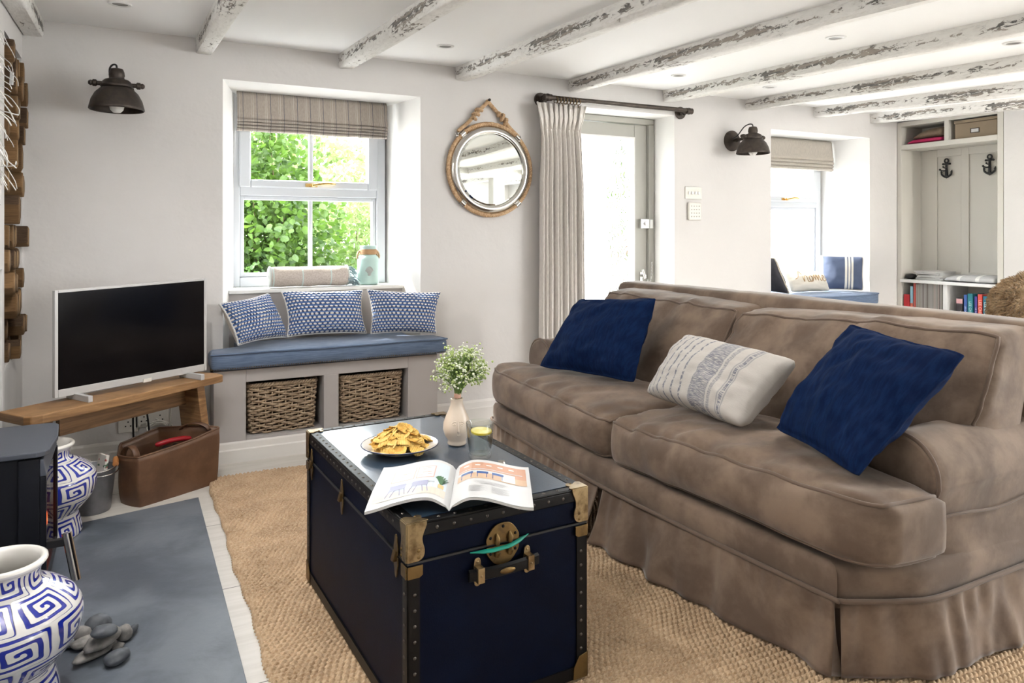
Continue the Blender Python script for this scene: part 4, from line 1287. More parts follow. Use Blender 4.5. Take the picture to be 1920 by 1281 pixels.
# television
bl, br = Vector((-.256, 3.312, .484)), Vector((.314, 3.668, .484)); tl, tr_ = Vector((-.256, 3.312, .897)), Vector((.314, 3.668, .910))
tn = (br - bl).cross(tl - bl).normalized()          # towards the viewer
def tv(u, v, d): return (bl * (1 - u) + br * u) * (1 - v) + (tl * (1 - u) + tr_ * u) * v + tn * d
r = thing('television', 'white-framed flat television with a black screen on the corner bench', 'television', tuple((bl + br) / 2 - UP * .018))
bw, bh, bb_ = .019, .026, .072
mb = MB()
for u0, u1, v0, v1 in ((0, bw, 0, 1), (1 - bw, 1, 0, 1), (bw, 1 - bw, 1 - bh, 1), (bw, 1 - bw, 0, bb_)):
    mb.hexa([tv(u0, v0, -.014), tv(u1, v0, -.014), tv(u1, v0, .006), tv(u0, v0, .006)] [:0] or [tv(u0, v0, .006), tv(u1, v0, .006), tv(u1, v0, -.014), tv(u0, v0, -.014), tv(u0, v1, .006), tv(u1, v1, .006), tv(u1, v1, -.014), tv(u0, v1, -.014)])
mb.build('screen_frame', 'tv_white', r, bevel=.002)
MB().quad(tv(bw, bb_, .003), tv(1 - bw, bb_, .003), tv(1 - bw, 1 - bh, .003), tv(bw, 1 - bh, .003)).build('screen', 'screen', r)
mb = MB().hexa([tv(.01, .02, -.014), tv(.99, .02, -.014), tv(.96, .04, -.05), tv(.04, .04, -.05), tv(.01, .98, -.014), tv(.99, .98, -.014), tv(.93, .75, -.05), tv(.07, .75, -.05)])
mb.build('back_shell', 'tv_white', r, bevel=.004)
MB().hexa([tv(.535, -.006, .008), tv(.59, -.006, .008), tv(.59, -.006, 0), tv(.535, -.006, 0), tv(.535, .030, .010), tv(.59, .030, .010), tv(.59, .03, 0), tv(.535, .03, 0)]).build('sensor_badge', 'plastic_white', r)
for u in (.12, .86):
    q = tv(u, 0, 0); a = (br - bl).normalized()
    mb = MB().hexa([q - a * .009 - tn * .05 - UP * .019, q + a * .009 - tn * .05 - UP * .019, q + a * .009 + tn * .105 - UP * .019, q - a * .009 + tn * .105 - UP * .019,
                    q - a * .009 - tn * .05 + UP * .004, q + a * .009 - tn * .05 + UP * .004, q + a * .009 + tn * .105 + UP * .006, q - a * .009 + tn * .105 + UP * .006])
    mb.build('foot', 'tv_white', r, bevel=.002)

# brown leather basket
P_ = [(.026, 3.350), (.045, 3.352), (.12, 3.393), (.20, 3.436), (.28, 3.482), (.345, 3.522), (.356, 3.531), (.345, 3.545), (.318, 3.556), (.22, 3.607), (.13, 3.655), (.11, 3.658), (.05, 3.622), (-.018, 3.59), (-.032, 3.575), (-.036, 3.52), (-.040, 3.46), (-.036, 3.44), (-.01, 3.395)]
H_ = [.205, .207, .213, .22, .232, .243, .245, .247, .25, .25, .245, .243, .23, .215, .212, .205, .20, .20, .203]
ring = smooth_path([(x, y, h) for (x, y), h in zip(P_, H_)], 3, True)
NB = len(ring); ctr = Vector((.15, 3.50, 0))
r = thing('leather_basket', 'brown leather basket with loop handles on the floor under the bench', 'basket', (.15, 3.5, .001))
mb = MB(); rows = 10; vs = []
for j in range(rows + 1):
    v = j / rows
    for i, q in enumerate(ring):
        k = .94 + .06 * v + .012 * math.sin(v * PI)
        p = ctr + (Vector((q.x, q.y, 0)) - ctr) * k
        w = noise.noise(Vector((q.x * 9, q.y * 9, v * 2.2))) * .009
        n = (Vector((q.x, q.y, 0)) - ctr).normalized()
        vs.append(p + n * w + UP * (.002 + (q.z - .002) * v))
fs = [(j * NB + i, j * NB + (i + 1) % NB, (j + 1) * NB + (i + 1) % NB, (j + 1) * NB + i) for j in range(rows) for i in range(NB)]
fs.append(tuple(range(NB - 1, -1, -1)))
mb.add(vs, fs); mb.build('basket_body', 'leather', r, smooth=60, solid=.005)
MB().tube(vs[-NB:], .0042, 6, closed=True).build('stitched_rim', 'leather', r, smooth=180)
for a, bq, hh in ((Vector(vs[-NB + 48]), Vector(vs[-NB + 2]), .050), (Vector(vs[-NB + 19]), Vector(vs[-NB + 28]), .03)):
    mb = MB(); n = 18; inn = (ctr - (a + bq) / 2); inn.z = 0; inn.normalize()
    a = a + inn * .010; bq = bq + inn * .010
    a.z -= .01; bq.z -= .01
    mid = (a + bq) / 2
    a2, b2 = a.lerp(mid, .35), bq.lerp(mid, .30)
    up_ = []
    for i in range(n + 1):
        t = i / n; p = a2.lerp(b2, t) + UP * hh * math.sin(t * PI) ** .55 - inn * .004; up_.append(p)
    vs2 = []
    for p in up_: vs2 += [p + inn * .013, p - inn * .013]
    mb.add(vs2, [(2 * i, 2 * i + 1, 2 * i + 3, 2 * i + 2) for i in range(n)])
    mb.build('loop_handle', 'leather', r, smooth=60, solid=.004)
# things inside it
mb = MB()
def bundle(u, v):
    a = v * 2 * PI
    x = 0; k = .6 + .4 * math.sin(PI * min(1, max(0, u)))
    p = Vector((.045, 3.50, 0)) + Vector((.87, .49, 0)) * (.05 + .17 * u) + Vector((-.49, .87, 0)) * (.032 * k * math.cos(a)) + UP * (.150 + .035 * k * math.sin(a) + .02 * noise.noise(Vector((u * 5, math.cos(a), math.sin(a)))))
    return p
mb.grid(bundle, 18, 14); c0 = [mb.v[j * 19] for j in range(14)]; c1 = [mb.v[j * 19 + 18] for j in range(14)]
mb.add(c0, [tuple(range(14))]); mb.add(c1, [tuple(range(13, -1, -1))])
o = mb.build('fabric_bundle', mat('black_fabric', (.012, .011, .012), .85, col2=(.03, .02, .02), vs=20), smooth=60)
tag(o, 'dark fabric bundle lying inside the brown leather basket', 'fabric')
mb = MB(); pts = smooth_path([(.10, 3.545, .197), (.16, 3.555, .207), (.21, 3.575, .205), (.245, 3.59, .196)], 5)
mb.tube(pts, [.006] + [.011] * (len(pts) - 2) + [.007], 8)
tag(mb.build('red_handle', mat('red_plastic', (.33, .008, .015), .35), smooth=60), 'red handle sticking up from the dark things in the leather basket', 'handle')

# grey bucket with printed paper
bc = Vector((-.132, 3.408, .001))
r = thing('metal_bucket', 'grey metal bucket with wooden bail grip between the far vase and leather basket', 'bucket', tuple(bc))
MB().lathe([(0, 0), (.064, 0), (.066, .004), (.084, .168), (.088, .171), (.086, .175), (.081, .170), (.062, .008), (0, .006)], bc, 40).build('bucket_body', 'zinc', r, smooth=50)
MB().tube([bc + Vector((.0865 * math.cos(a), .0865 * math.sin(a), .172)) for a in [2 * PI * k / 36 for k in range(36)]], .0032, 6, closed=True).build('rolled_rim', 'chrome', r, smooth=180)
mb = MB(); hp = [bc + Vector((.089 * math.cos(a), .089 * math.sin(a) * .93 , .158 + .004 * math.sin(2 * a))) + Vector((.004, -.006, 0)) for a in [-PI * .97 + k * PI * .97 / 24 for k in range(25)]]
mb.tube(hp, .0026, 6); mb.build('bail', 'chrome', r, smooth=180)
MB().cyl(bc + Vector((.083, -.006, .176)), bc + Vector((.083, .040, .186)), .0115, n=12).build('wooden_grip', mat('orange_wood_grip', (.48, .20, .06), .5), r, smooth=50)
m, nt, p = new_mat('printed_carton'); v = _coord(nt, 'Object', (1, 1, 1)); f = _ramp(nt, _noise(nt, v, 34, 2), .60, .64); g = _ramp(nt, _noise(nt, v, 60, 1), .66, .7)
c = _mix(nt, f, (.62, .60, .56), (.05, .12, .07)); c = _mix(nt, g, c, (.30, .06, .05)); nt.links.new(c, p.inputs['Base Color']); M['carton'] = m
for k, (dx, dy, rot, tilt, h) in enumerate(((.012, -.022, .5, .16, .225), (.018, .012, .5, .12, .215), (-.012, .030, .5, -.08, .205))):
    T_ = Matrix.Translation(bc + Vector((dx, dy, .012))) @ Matrix.Rotation(rot, 4, 'Z') @ Matrix.Rotation(tilt, 4, 'Y')
    mb = MB().box((-.007, -.030, 0), (.007, .030, h - .012), T_)
    tag(mb.build('folded_carton', 'carton', bevel=.002), ('printed carton standing tallest in the grey bucket', 'printed carton behind the tallest one in the grey bucket', 'printed carton lowest at the back of the grey bucket')[k], 'carton', 'cartons in the bucket')

# sockets and leads under the bench
for x, z, lab in ((.098, .222, 'white double wall socket under the television bench, nearer the window'), (-.005, .205, 'white wall socket under the television bench, nearer the stove')):
    r = thing('wall_socket', lab, 'socket', (x, YW, z)); w = .073 if x > .05 else .043
    MB().box((x - w, YW - .010, z - .043), (x + w, YW - .0005, z + .043)).build('socket_plate', 'plastic_white', r, bevel=.003)
    mb = MB()
    for q in ((-.035, .035) if w > .05 else (0,)):
        for dx, dz in ((0, .008), (-.011, -.012), (.011, -.012)): mb.box((x + q + dx - .003, YW - .0115, z + dz - .003), (x + q + dx + .003, YW - .0095, z + dz + .003))
    mb.build('socket_slots', 'black_plastic', r)
mb = MB(); cc = Vector((.125, YW - .045, .185))
pts = [Vector((.115, YW - .01, .215))]
for i in range(90):
    a = i * .21; q = .05 - .00015 * i
    pts.append(cc + Vector((q * 1.15 * math.cos(a) + .006 * math.sin(i), -.012 * math.sin(i * .31), q * math.sin(a) - .02)))
pts += [Vector((.18, YW - .09, .30)), Vector((.20, YW - .15, .36))]
mb.tube(smooth_path(pts, 2), .0036, 6)
tag(mb.build('white_cable', 'plastic_white', smooth=180), 'coiled white cable by the socket under the television bench', 'cable')
for k, (p0, p1, p2) in enumerate((((.02, 3.62, .42), (.015, 3.70, .25), (.03, 3.74, .012)), ((.055, 3.64, .42), (.075, 3.74, .27), (.10, 3.80, .012)))):
    mb = MB().tube(smooth_path([p0, p1, p2], 8), .0042, 6)
    tag(mb.build('black_cable', 'black_plastic', smooth=180), ('left black cable hanging down behind the television bench', 'right black cable hanging down behind the television bench')[k], 'cable', 'black television cables')

# hearth slab
mb = MB().prism([(-.99, 1.1, .0005), (.257, 1.1, .0005), (.257, 3.337, .0005), (-.149, 3.251, .0005), (-.99, 3.08, .0005)], (0, 0, .0125))
tag(mb.build('hearth_slab', 'slate', bevel=.002), 'flat grey slate hearth slab under the stove and vases', 'hearth', kind='structure')

# wood-burning stove
HZ0 = .0135
r = thing('wood_stove', 'black wood-burning stove with grey top plate at the left edge', 'stove', (-.46, 2.745, HZ0))
SX, SY0, SY1, ST = -.213, 2.552, 2.938, .475
mb = MB().prism([(-.74, SY0 + .01, ST - .016), (SX - .03, SY0 + .004, ST - .016), (SX - .008, SY0 + .012, ST - .016), (SX + .002, SY0 + .03, ST - .016), (SX + .012, (SY0 + SY1) / 2, ST - .016), (SX + .002, SY1 - .03, ST - .016), (SX - .01, SY1 - .008, ST - .016), (SX - .04, SY1, ST - .016), (-.74, SY1 - .006, ST - .016)], (0, 0, .016))
mb.build('top_plate', 'stove_top', r, bevel=.003)
mb = MB().box((-.72, SY0 + .022, .06), (SX - .06, SY1 - .02, ST - .020)); mb.box((SX - .075, SY0 + .012, .06), (SX - .0205, SY0 + .030, ST - .022)); mb.box((SX - .075, SY1 - .030, .06), (SX - .022, SY1 - .012, ST - .022)); mb.box((SX - .06, SY0 + .02, ST - .07), (SX - .022, SY1 - .02, ST - .024))
mb.box((-.70, SY0 + .04, HZ0), (SX - .07, SY1 - .04, .06)); mb.build('stove_body', 'stove', r, bevel=.003)
mb = MB().hexa([(SX - .021, SY0 + .010, ST - .075), (SX - .004, SY0 + .012, ST - .075), (SX - .004, SY1 - .012, ST - .075), (SX - .021, SY1 - .010, ST - .075), (SX - .021, SY0 + .010, ST - .024), (SX - .012, SY0 + .012, ST - .024), (SX - .012, SY1 - .012, ST - .024), (SX - .021, SY1 - .010, ST - .024)])
dr = mb.build('door_top_rail', 'stove_top', r, bevel=.003)
mb = MB(); mb.box((SX - .021, SY0 + .012, .09), (SX - .004, SY0 + .022, ST - .076)); mb.box((SX - .021, SY1 - .036, .09), (SX - .002, SY1 - .012, ST - .076)); mb.box((SX - .021, SY0 + .022, .06), (SX - .004, SY1 - .036, .10))
mb.build('door_frame', 'stove', r, bevel=.002)
MB().quad((SX - .008, SY0 + .02, .10), (SX - .008, SY1 - .034, .10), (SX - .008, SY1 - .034, ST - .076), (SX - .008, SY0 + .02, ST - .076)).build('door_glass', glass_material('stove_glass', (.75, .6, .55), .22), r)
M['ember'] = mat('glowing_embers', (.02, .01, .01), .9, emit=(1, .16, .04, 2.2))
mb = MB()
for k in range(4):
    mb.cyl((SX - .045, SY0 + .05 + .075 * k, .13 + .03 * (k % 2)), (SX - .05, SY0 + .14 + .06 * k, .15 + .04 * ((k + 1) % 2)), .017, n=8)
mb.build('burning_logs', 'bark', r, smooth=60)
mb = MB(); rnd = random.Random(3)
for k in range(16):
    y = rnd.uniform(SY0 + .05, SY1 - .06); z = rnd.uniform(.15, .22)
    mb.tube(smooth_path([(SX - .035, y, z - .03), (SX - .034, y + rnd.uniform(-.015, .015), z), (SX - .036, y + rnd.uniform(-.02, .02), z + rnd.uniform(.02, .05))], 3), [.006, .007, .006, .005, .004, .003, .001], 5)
mb.build('flames', 'ember', r, smooth=180)
mb = MB().box((SX - .004, 2.556, .186), (-.160, 2.574, .208)); mb.build('handle_bracket', 'black_metal', r, bevel=.002)
MB().cyl((-.166, 2.565, .222), (-.140, 2.545, .085), .0135, n=20).build('door_handle', 'steel', r, smooth=40)

# blue and white vases
def vase_material():
    m, nt, p = new_mat('blue_white_key_glaze')
    t = nt.nodes.new('ShaderNodeTexCoord'); s = nt.nodes.new('ShaderNodeSeparateXYZ'); nt.links.new(t.outputs['UV'], s.inputs[0])
    wob = _noise(nt, t.outputs['Object'], 11, 2)
    v = _math(nt, 'ADD', _math(nt, 'MULTIPLY', s.outputs[1], 4.8), _math(nt, 'MULTIPLY', wob, .10))
    row = _math(nt, 'FLOOR', v)
    u = _math(nt, 'ADD', _math(nt, 'MULTIPLY', s.outputs[0], 7), _math(nt, 'ADD', _math(nt, 'MULTIPLY', row, .5), _math(nt, 'MULTIPLY', wob, .16)))
    a = _math(nt, 'SUBTRACT', _math(nt, 'FRACT', u), .5); b = _math(nt, 'SUBTRACT', _math(nt, 'FRACT', v), .5)
    mx = _math(nt, 'SMOOTH_MAX', _math(nt, 'ABSOLUTE', a), _math(nt, 'ABSOLUTE', b), .08)
    ang = _math(nt, 'DIVIDE', _math(nt, 'ARCTAN2', b, a), 2 * PI)
    f = _math(nt, 'FRACT', _math(nt, 'ADD', _math(nt, 'MULTIPLY', mx, 5.6), _math(nt, 'ADD', ang, .60)))
    line = _math(nt, 'SUBTRACT', _ramp(nt, f, .40, .45), _ramp(nt, f, .95, 1.0))
    line = _math(nt, 'MAXIMUM', line, _ramp(nt, mx, .455, .475))
    top = _ramp(nt, s.outputs[1], .952, .957); line = _math(nt, 'MAXIMUM', line, top)
    nt.links.new(_mix(nt, line, (.010, .022, .30), (.74, .73, .72)), p.inputs['Base Color'])
    p.inputs['Roughness'].default_value = .16
    p.inputs['Coat Weight'].default_value = .6; p.inputs['Coat Roughness'].default_value = .05
    b_ = nt.nodes.new('ShaderNodeBump'); b_.inputs['Strength'].default_value = .8; b_.inputs['Distance'].default_value = .0035
    nt.links.new(line, b_.inputs['Height']); nt.links.new(b_.outputs[0], p.inputs['Normal'])
    return m


M['vase'] = vase_material()


def key_vase(c, sc, label, rot=0.0):
    r = thing('ceramic_vase', label, 'vase', c, 'blue and white vases on the hearth')
    prof = [(.112, 0), (.116, .004), (.117, .02), (.112, .05), (.104, .078), (.104, .086), (.126, .11), (.150, .14), (.163, .172), (.167, .198), (.163, .222), (.148, .247), (.122, .268), (.097, .282), (.084, .290), (.078, .298), (.077, .312), (.081, .325), (.090, .334), (.0925, .339)]
    pr = [(p.x, p.y) for p in smooth_path([(a, b, 0) for a, b in prof], 3)]
    n = 72; mb = MB(); vs = []; uv = []
    Lz = [0]
    for q0, q1 in zip(pr, pr[1:]): Lz.append(Lz[-1] + math.hypot(q1[0] - q0[0], q1[1] - q0[1]))
    for (rr, z), l in zip(pr, Lz):
        for i in range(n + 1):
            a = 2 * PI * i / n + rot
            vs.append((c[0] + sc * rr * math.cos(a), c[1] + sc * rr * math.sin(a), c[2] + sc * z)); uv.append((i / n, l / Lz[-1]))
    fs = [(j * (n + 1) + i, j * (n + 1) + i + 1, (j + 1) * (n + 1) + i + 1, (j + 1) * (n + 1) + i) for j in range(len(pr) - 1) for i in range(n)]
    mb.add(vs, fs); mb.uv = uv
    mb.build('vase_body', 'vase', r, smooth=180)
    rim = [(.0925, .339), (.0915, .345), (.086, .348), (.079, .346), (.074, .338), (.071, .32), (.071, .300), (.080, .285), (.115, .262), (.148, .21), (.135, .15), (.100, .10), (.094, .08), (.100, .04), (.10, .02), (0, .012)]
    k = MB().lathe([(sc * a, sc * b) for a, b in rim], c, 72, cap=False).build('rim_and_inside', 'white_ceramic', r, smooth=60)
    k['label'] = 'plain white rim'
    MB().lathe([(0, .0), (sc * .113, .0), (sc * .113, .002)], c, 48).build('foot_ring', 'white_ceramic', r)


key_vase((-.268, 3.165, HZ0), .97, 'blue and white key-pattern vase partly hidden behind the stove', .5)
key_vase((-.262, 2.072, HZ0), .985, 'blue and white key-pattern vase nearest the camera in front of the stove', .15)

# pebbles on the hearth
def pebble(px_, py_, z, sx, sy, sz, rot, tilt, label, m, seed, flat=1.0):
    q = PZ(px_, py_, z)
    mb = MB(); T_ = Matrix.Translation((q.x, q.y, z)) @ Matrix.Rotation(rot, 4, 'Z') @ Matrix.Rotation(tilt, 4, 'Y')
    mb.ball((0, 0, 0), 1, 24, 16, (sx, sy, sz), lambda d: 1 + .14 * noise.noise(d * 1.3 + Vector((seed, 0, 0))) + .05 * noise.noise(d * 3 + Vector((0, seed, 0))))
    mb.v = [tuple(T_ @ Vector(v)) for v in mb.v]
    tag(mb.build('pebble', m, smooth=180), label, 'pebble', 'pebbles on the hearth')


pz = HZ0
pebble(219, 1232, pz + .017, .033, .023, .017, .5, 0, 'smooth oval dark pebble lying apart at the front of the pebble heap', 'pebble_dark', 1)
pebble(178, 1222, pz + .012, .062, .026, .012, .75, .06, 'long flat grey stone at the front bottom of the pebble heap', 'pebble', 2)
pebble(158, 1203, pz + .0135, .036, .022, .0125, .7, 0, 'pale flat stone low on the left of the pebble heap', 'pebble', 3)
pebble(192, 1200, pz + .041, .050, .030, .017, .6, -.12, 'rounded grey stone lying across the middle of the pebble heap', 'pebble', 4)
pebble(196, 1183, pz + .073, .034, .025, .014, .4, .15, 'dark topmost stone balanced on the pebble heap', 'pebble_dark', 5)
pebble(184, 1172, pz + .028, .034, .03, .028, .2, 0, 'dark rounded stone behind the topmost pebble', 'pebble_dark', 6)
pebble(233, 1187, pz + .022, .021, .018, .022, .3, 0, 'upright pale tan stone at the right of the pebble heap', 'pebble', 7)
pebble(247, 1184, pz + .012, .024, .009, .012, .9, -.3, 'thin dark sliver of stone at the far right of the pebble heap', 'pebble_dark', 8)
pebble(154, 1190, pz + .022, .026, .022, .022, .1, 0, 'rough pale mottled stone beside the near vase', 'pebble', 9)
pebble(222, 1212, pz + .009, .015, .011, .009, .3, 0, 'small grey stone between the oval and tan pebbles', 'pebble', 10)
pebble(132, 1206, pz + .012, .022, .016, .012, .3, 0, 'dark stone tucked beside the near vase base', 'pebble_dark', 11)

# logs stacked in the niche
rnd = random.Random(12)
def log_mesh(k):
    mb = MB(); n = (5, 4, 6, 5, 7)[k % 5]
    sec = []
    for i in range(n):
        a = 2 * PI * (i + .5) / n + rnd.uniform(-.28, .28); q = rnd.uniform(1.0, 1.25)
        sec.append((max(-1, min(1, q * math.cos(a))), max(-1, min(1, q * math.sin(a)))))
    L = .40
    vs = []
    for x in (0, -.004, -L): vs += [(x, y * (.96 if x == 0 else 1), z * (.96 if x == 0 else 1)) for y, z in sec]
    fs = [tuple(range(n))] + [tuple(2 * n + i for i in range(n - 1, -1, -1))]
    mi = [1, 1]
    for j in range(2):
        for i in range(n):
            fs.append((j * n + (i + 1) % n, j * n + i, (j + 1) * n + i, (j + 1) * n + (i + 1) % n)); mi.append(2 if (i < n // 2 and k % 3 == 0) else 0)
    mb.v = vs; mb.f = fs; mb.mi = mi
    return mb


protos = []
for k in range(8):
    o = log_mesh(k).build('firewood_log', ['log', 'log_pale', 'bark'], smooth=25)
    o.data.transform(Matrix.Translation(Vector(o['_o']))); o.location = (0, 0, 0); protos.append(o)
first = set(); z = NZ0 + .002; rowi = 0
while z < NZ1 - .06:
    h = rnd.uniform(.075, .125); y = NY0 + .004
    if z + h > NZ1: break
    while y < NY1 - .03:
        w = min(rnd.uniform(.045, .095), NY1 - .004 - y)
        k = rnd.randrange(8)
        if k in first: o = protos[k].copy(); COL.objects.link(o)
        else: o = protos[k]; first.add(k)
        o.location = (XL + rnd.choice((-.028, -.012, .0, .012, .030)), y + w / 2, z + h / 2)
        o.scale = (1, w / 2 * .93, h / 2 * .97)
        o.rotation_euler = (rnd.uniform(-.03, .03), 0, rnd.uniform(-.01, .01))
        tag(o, 'split firewood log stacked in the wall niche at the left edge', 'log', 'firewood stacked in the wall niche')
        y += w
    z += h; rowi += 1
for k in range(8):
    if k not in first: bpy.data.objects.remove(protos[k])
tq = PX(22, 146, -.392)
mb = MB().box((-.0015, -.014, -.026), (.0015, .014, .02), Matrix.Translation(tq) @ Matrix.Rotation(.5, 4, 'Z') @ Matrix.Rotation(.15, 4, 'X')); mb.tube([tq + Vector((0, 0, .019)), tq + Vector((-.012, .0, .045))], .0012, 5)
tag(mb.build('paper_tag', 'paper'), 'small white paper tag hanging on the stacked logs', 'tag')

# white fibre hanging on the chimney wall
mb = MB(); rnd = random.Random(21)
for k in range(85):
    y0 = rnd.uniform(2.75, 3.15); zt = rnd.uniform(1.30, 1.86); x = XL + .004
    pts = [Vector((x, y0, zt))]; d_ = Vector((rnd.uniform(.2, 1), rnd.uniform(-.3, .9), rnd.uniform(-1, .35)))
    for s_ in range(5):
        d_ = (d_ + Vector((rnd.uniform(-.35, .25), rnd.uniform(-.5, .6), rnd.uniform(-.7, .25)))).normalized()
        q = pts[-1] + d_ * rnd.uniform(.015, .034); q.x = min(max(q.x, XL + .003), -.352); pts.append(q)
    mb.tube(smooth_path(pts, 3), rnd.uniform(.0011, .0024), 5)
tag(mb.build('fibre_hanging', 'fringe', smooth=180), 'white stringy fibre hanging at the left picture edge beside the logs', 'wall hanging')

# ---------------------------------------------------------------- jute rug
m, nt, p = new_mat('jute_braid'); v = _coord(nt, 'Object')
f1 = _ramp(nt, _noise(nt, v, 7, 4), .3, .7); f2 = _ramp(nt, _noise(nt, _coord(nt, 'Object', (1, 3, 1)), 120, 3), .3, .7)
c = _mix(nt, f1, (.31, .195, .105), (.47, .32, .19)); c = _mix(nt, _math(nt, 'MULTIPLY', f2, .6), c, (.66, .52, .36))
nt.links.new(c, p.inputs['Base Color']); p.inputs['Roughness'].default_value = .85
b_ = nt.nodes.new('ShaderNodeBump'); b_.inputs['Strength'].default_value = .6; b_.inputs['Distance'].default_value = .0015; nt.links.new(_noise(nt, _coord(nt, 'Object', (1, 3, 1)), 300, 2), b_.inputs['Height']); nt.links.new(b_.outputs[0], p.inputs['Normal'])
fl = _ramp(nt, _noise(nt, _coord(nt, 'Object', (1, 2.2, 1)), 38, 4, .7), .66, .72)
c = _mix(nt, _math(nt, 'MULTIPLY', fl, .55), c, (.16, .085, .04)); nt.links.new(c, p.inputs['Base Color'])
M['jute'] = m
RX0, RX1, RY0, RY1 = .313, 2.50, .55, 3.56
nx, ny = 800, 1130
X = np.linspace(RX0, RX1, nx + 1); Y = np.linspace(RY0, RY1, ny + 1)
XX, YY = np.meshgrid(X, Y)
pitch = .0195
wav = .004 * np.sin(XX * 6.1) + .003 * np.sin(XX * 13 + 1)
rv = (YY + wav) / pitch; row = np.floor(rv); fv = (rv - row) * 2 - 1
su = XX / .017 + row * .37 + .10 * np.sin(row * 12.9) * 6
fu = su + .55 * np.abs(fv)
fr = fu - np.floor(fu)
hgt = np.sqrt(np.clip(1 - fv ** 2, 0, 1)) * (.20 + .80 * np.sqrt(np.clip(1 - (2 * fr - 1) ** 2, 0, 1)))
jit = RNG.random((ny + 1, nx + 1)) * .0009 + .0018 * (np.sin(row * 3.7 + np.floor(fu) * 1.9) * .5 + .5)
ZZ = .001 + .0150 * hgt + jit
edge = (.004 * np.sin(YY[:, 0] / pitch * 2 * PI) + .004 * np.sin(YY[:, 0] * 9) + .003 * np.sin(YY[:, 0] * 31))
t = np.clip((RX0 + .05 - XX) / .05, 0, 1)
XX2 = XX + t * edge[:, None]
t2 = np.clip((YY - RY1 + .03) / .03, 0, 1)
YY2 = YY + t2 * (.004 * np.sin(XX * 160) + .012 * np.sin(XX * 1.6 + .5))
for arr in (ZZ,): arr[:, 0] = .001; arr[:, -1] = .001; arr[0, :] = .001; arr[-1, :] = .001
me = bpy.data.meshes.new('jute_rug')
co = np.stack([XX2, YY2, ZZ], -1).reshape(-1, 3).astype(np.float32)
ii = (np.arange(ny)[:, None] * (nx + 1) + np.arange(nx)[None, :]).reshape(-1)
qd = np.stack([ii, ii + 1, ii + nx + 2, ii + nx + 1], -1).astype(np.int32)
me.vertices.add(len(co)); me.vertices.foreach_set('co', co.ravel())
me.loops.add(qd.size); me.loops.foreach_set('vertex_index', qd.ravel())
me.polygons.add(len(qd)); me.polygons.foreach_set('loop_start', np.arange(0, qd.size, 4, dtype=np.int32))
me.update(calc_edges=True); me.validate()
me.polygons.foreach_set('use_smooth', [True] * len(me.polygons))
me.materials.append(M['jute'])
o = bpy.data.objects.new('jute_rug', me); COL.objects.link(o)
tag(o, 'chunky braided jute rug under the trunk and sofa', 'rug')
RUGZ = .0195

# ================================================================== TRUNK AND WHAT STANDS ON IT
TO = Vector((.532, 1.514, 0)); TA = Vector((.9988, .0497, 0)); TBd = Vector((-.034, .9994, 0)); TW, TD = .478, .868
TZ0, TZL, TZ1 = RUGZ, .399, .488
def tk(a, b, z): return TO + TA * a + TBd * b + UP * z
def tbox(mb, a0, a1, b0, b1, z0, z1): mb.hexa([tk(a0, b0, z0), tk(a1, b0, z0), tk(a1, b1, z0), tk(a0, b1, z0), tk(a0, b0, z1), tk(a1, b0, z1), tk(a1, b1, z1), tk(a0, b1, z1)]); return mb


r = thing('steamer_trunk', 'old navy blue steamer trunk with brass corners used as a coffee table', 'trunk', tuple(tk(TW / 2, TD / 2, TZ0)))
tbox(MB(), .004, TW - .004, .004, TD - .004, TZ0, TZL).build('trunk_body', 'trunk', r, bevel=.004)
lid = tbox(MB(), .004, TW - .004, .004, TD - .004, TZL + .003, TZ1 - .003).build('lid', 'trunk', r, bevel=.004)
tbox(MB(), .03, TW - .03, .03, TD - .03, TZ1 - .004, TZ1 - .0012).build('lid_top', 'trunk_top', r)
bw = .030


def rivets(mb, p0, p1, n, nrm, rad=.0042):
    for i in range(n):
        q = p0.lerp(p1, (i + .5) / n)
        T_ = Matrix.Translation(q) @ nrm.to_track_quat('Z', 'Y').to_matrix().to_4x4()
        mb.lathe([(rad, 0), (rad * .8, .0013), (rad * .35, .0021), (0, .0023)], (0, 0, 0), 8, mtx=T_, mi=1, cap=False)


def binding(a0, a1, b0, b1, z0, z1, riv):
    mb = MB(); tbox(mb, a0, a1, b0, b1, z0, z1)
    for args in riv: rivets(mb, *args)
    return mb.build('edge_binding', ['trunk_band', 'rivet'], r, bevel=.0025, smooth=40)


M['rivet'] = mat('dull_rivet', (.10, .09, .08), .35, .9)
A_, B_ = TA, TBd
# lid edges: left, right, front, back
binding(0, bw, 0, TD, TZ1 - .006, TZ1, [(tk(bw * .5, .05, TZ1), tk(bw * .5, TD - .05, TZ1), 22, UP)])
binding(TW - bw, TW, 0, TD, TZ1 - .006, TZ1, [(tk(TW - bw * .5, .05, TZ1), tk(TW - bw * .5, TD - .05, TZ1), 22, UP)])
binding(bw, TW - bw, 0, bw * .8, TZ1 - .006, TZ1, [(tk(.06, bw * .4, TZ1), tk(TW - .06, bw * .4, TZ1), 9, UP)])
binding(bw, TW - bw, TD - bw * .8, TD, TZ1 - .006, TZ1, [(tk(.06, TD - bw * .4, TZ1), tk(TW - .06, TD - bw * .4, TZ1), 10, UP)])
binding(0, .005, 0, TD, TZ1 - .034, TZ1 - .005, [(tk(0, .07, TZ1 - .02), tk(0, TD - .05, TZ1 - .02), 22, -A_)])
binding(TW - .005, TW, 0, TD, TZ1 - .034, TZ1 - .005, [(tk(TW, .07, TZ1 - .02), tk(TW, TD - .05, TZ1 - .02), 22, A_)])
binding(0, TW, 0, .005, TZ1 - .032, TZ1 - .005, [(tk(.05, 0, TZ1 - .018), tk(TW - .05, 0, TZ1 - .018), 9, -B_)])
binding(0, TW, TD - .005, TD, TZ1 - .032, TZ1 - .005, [])
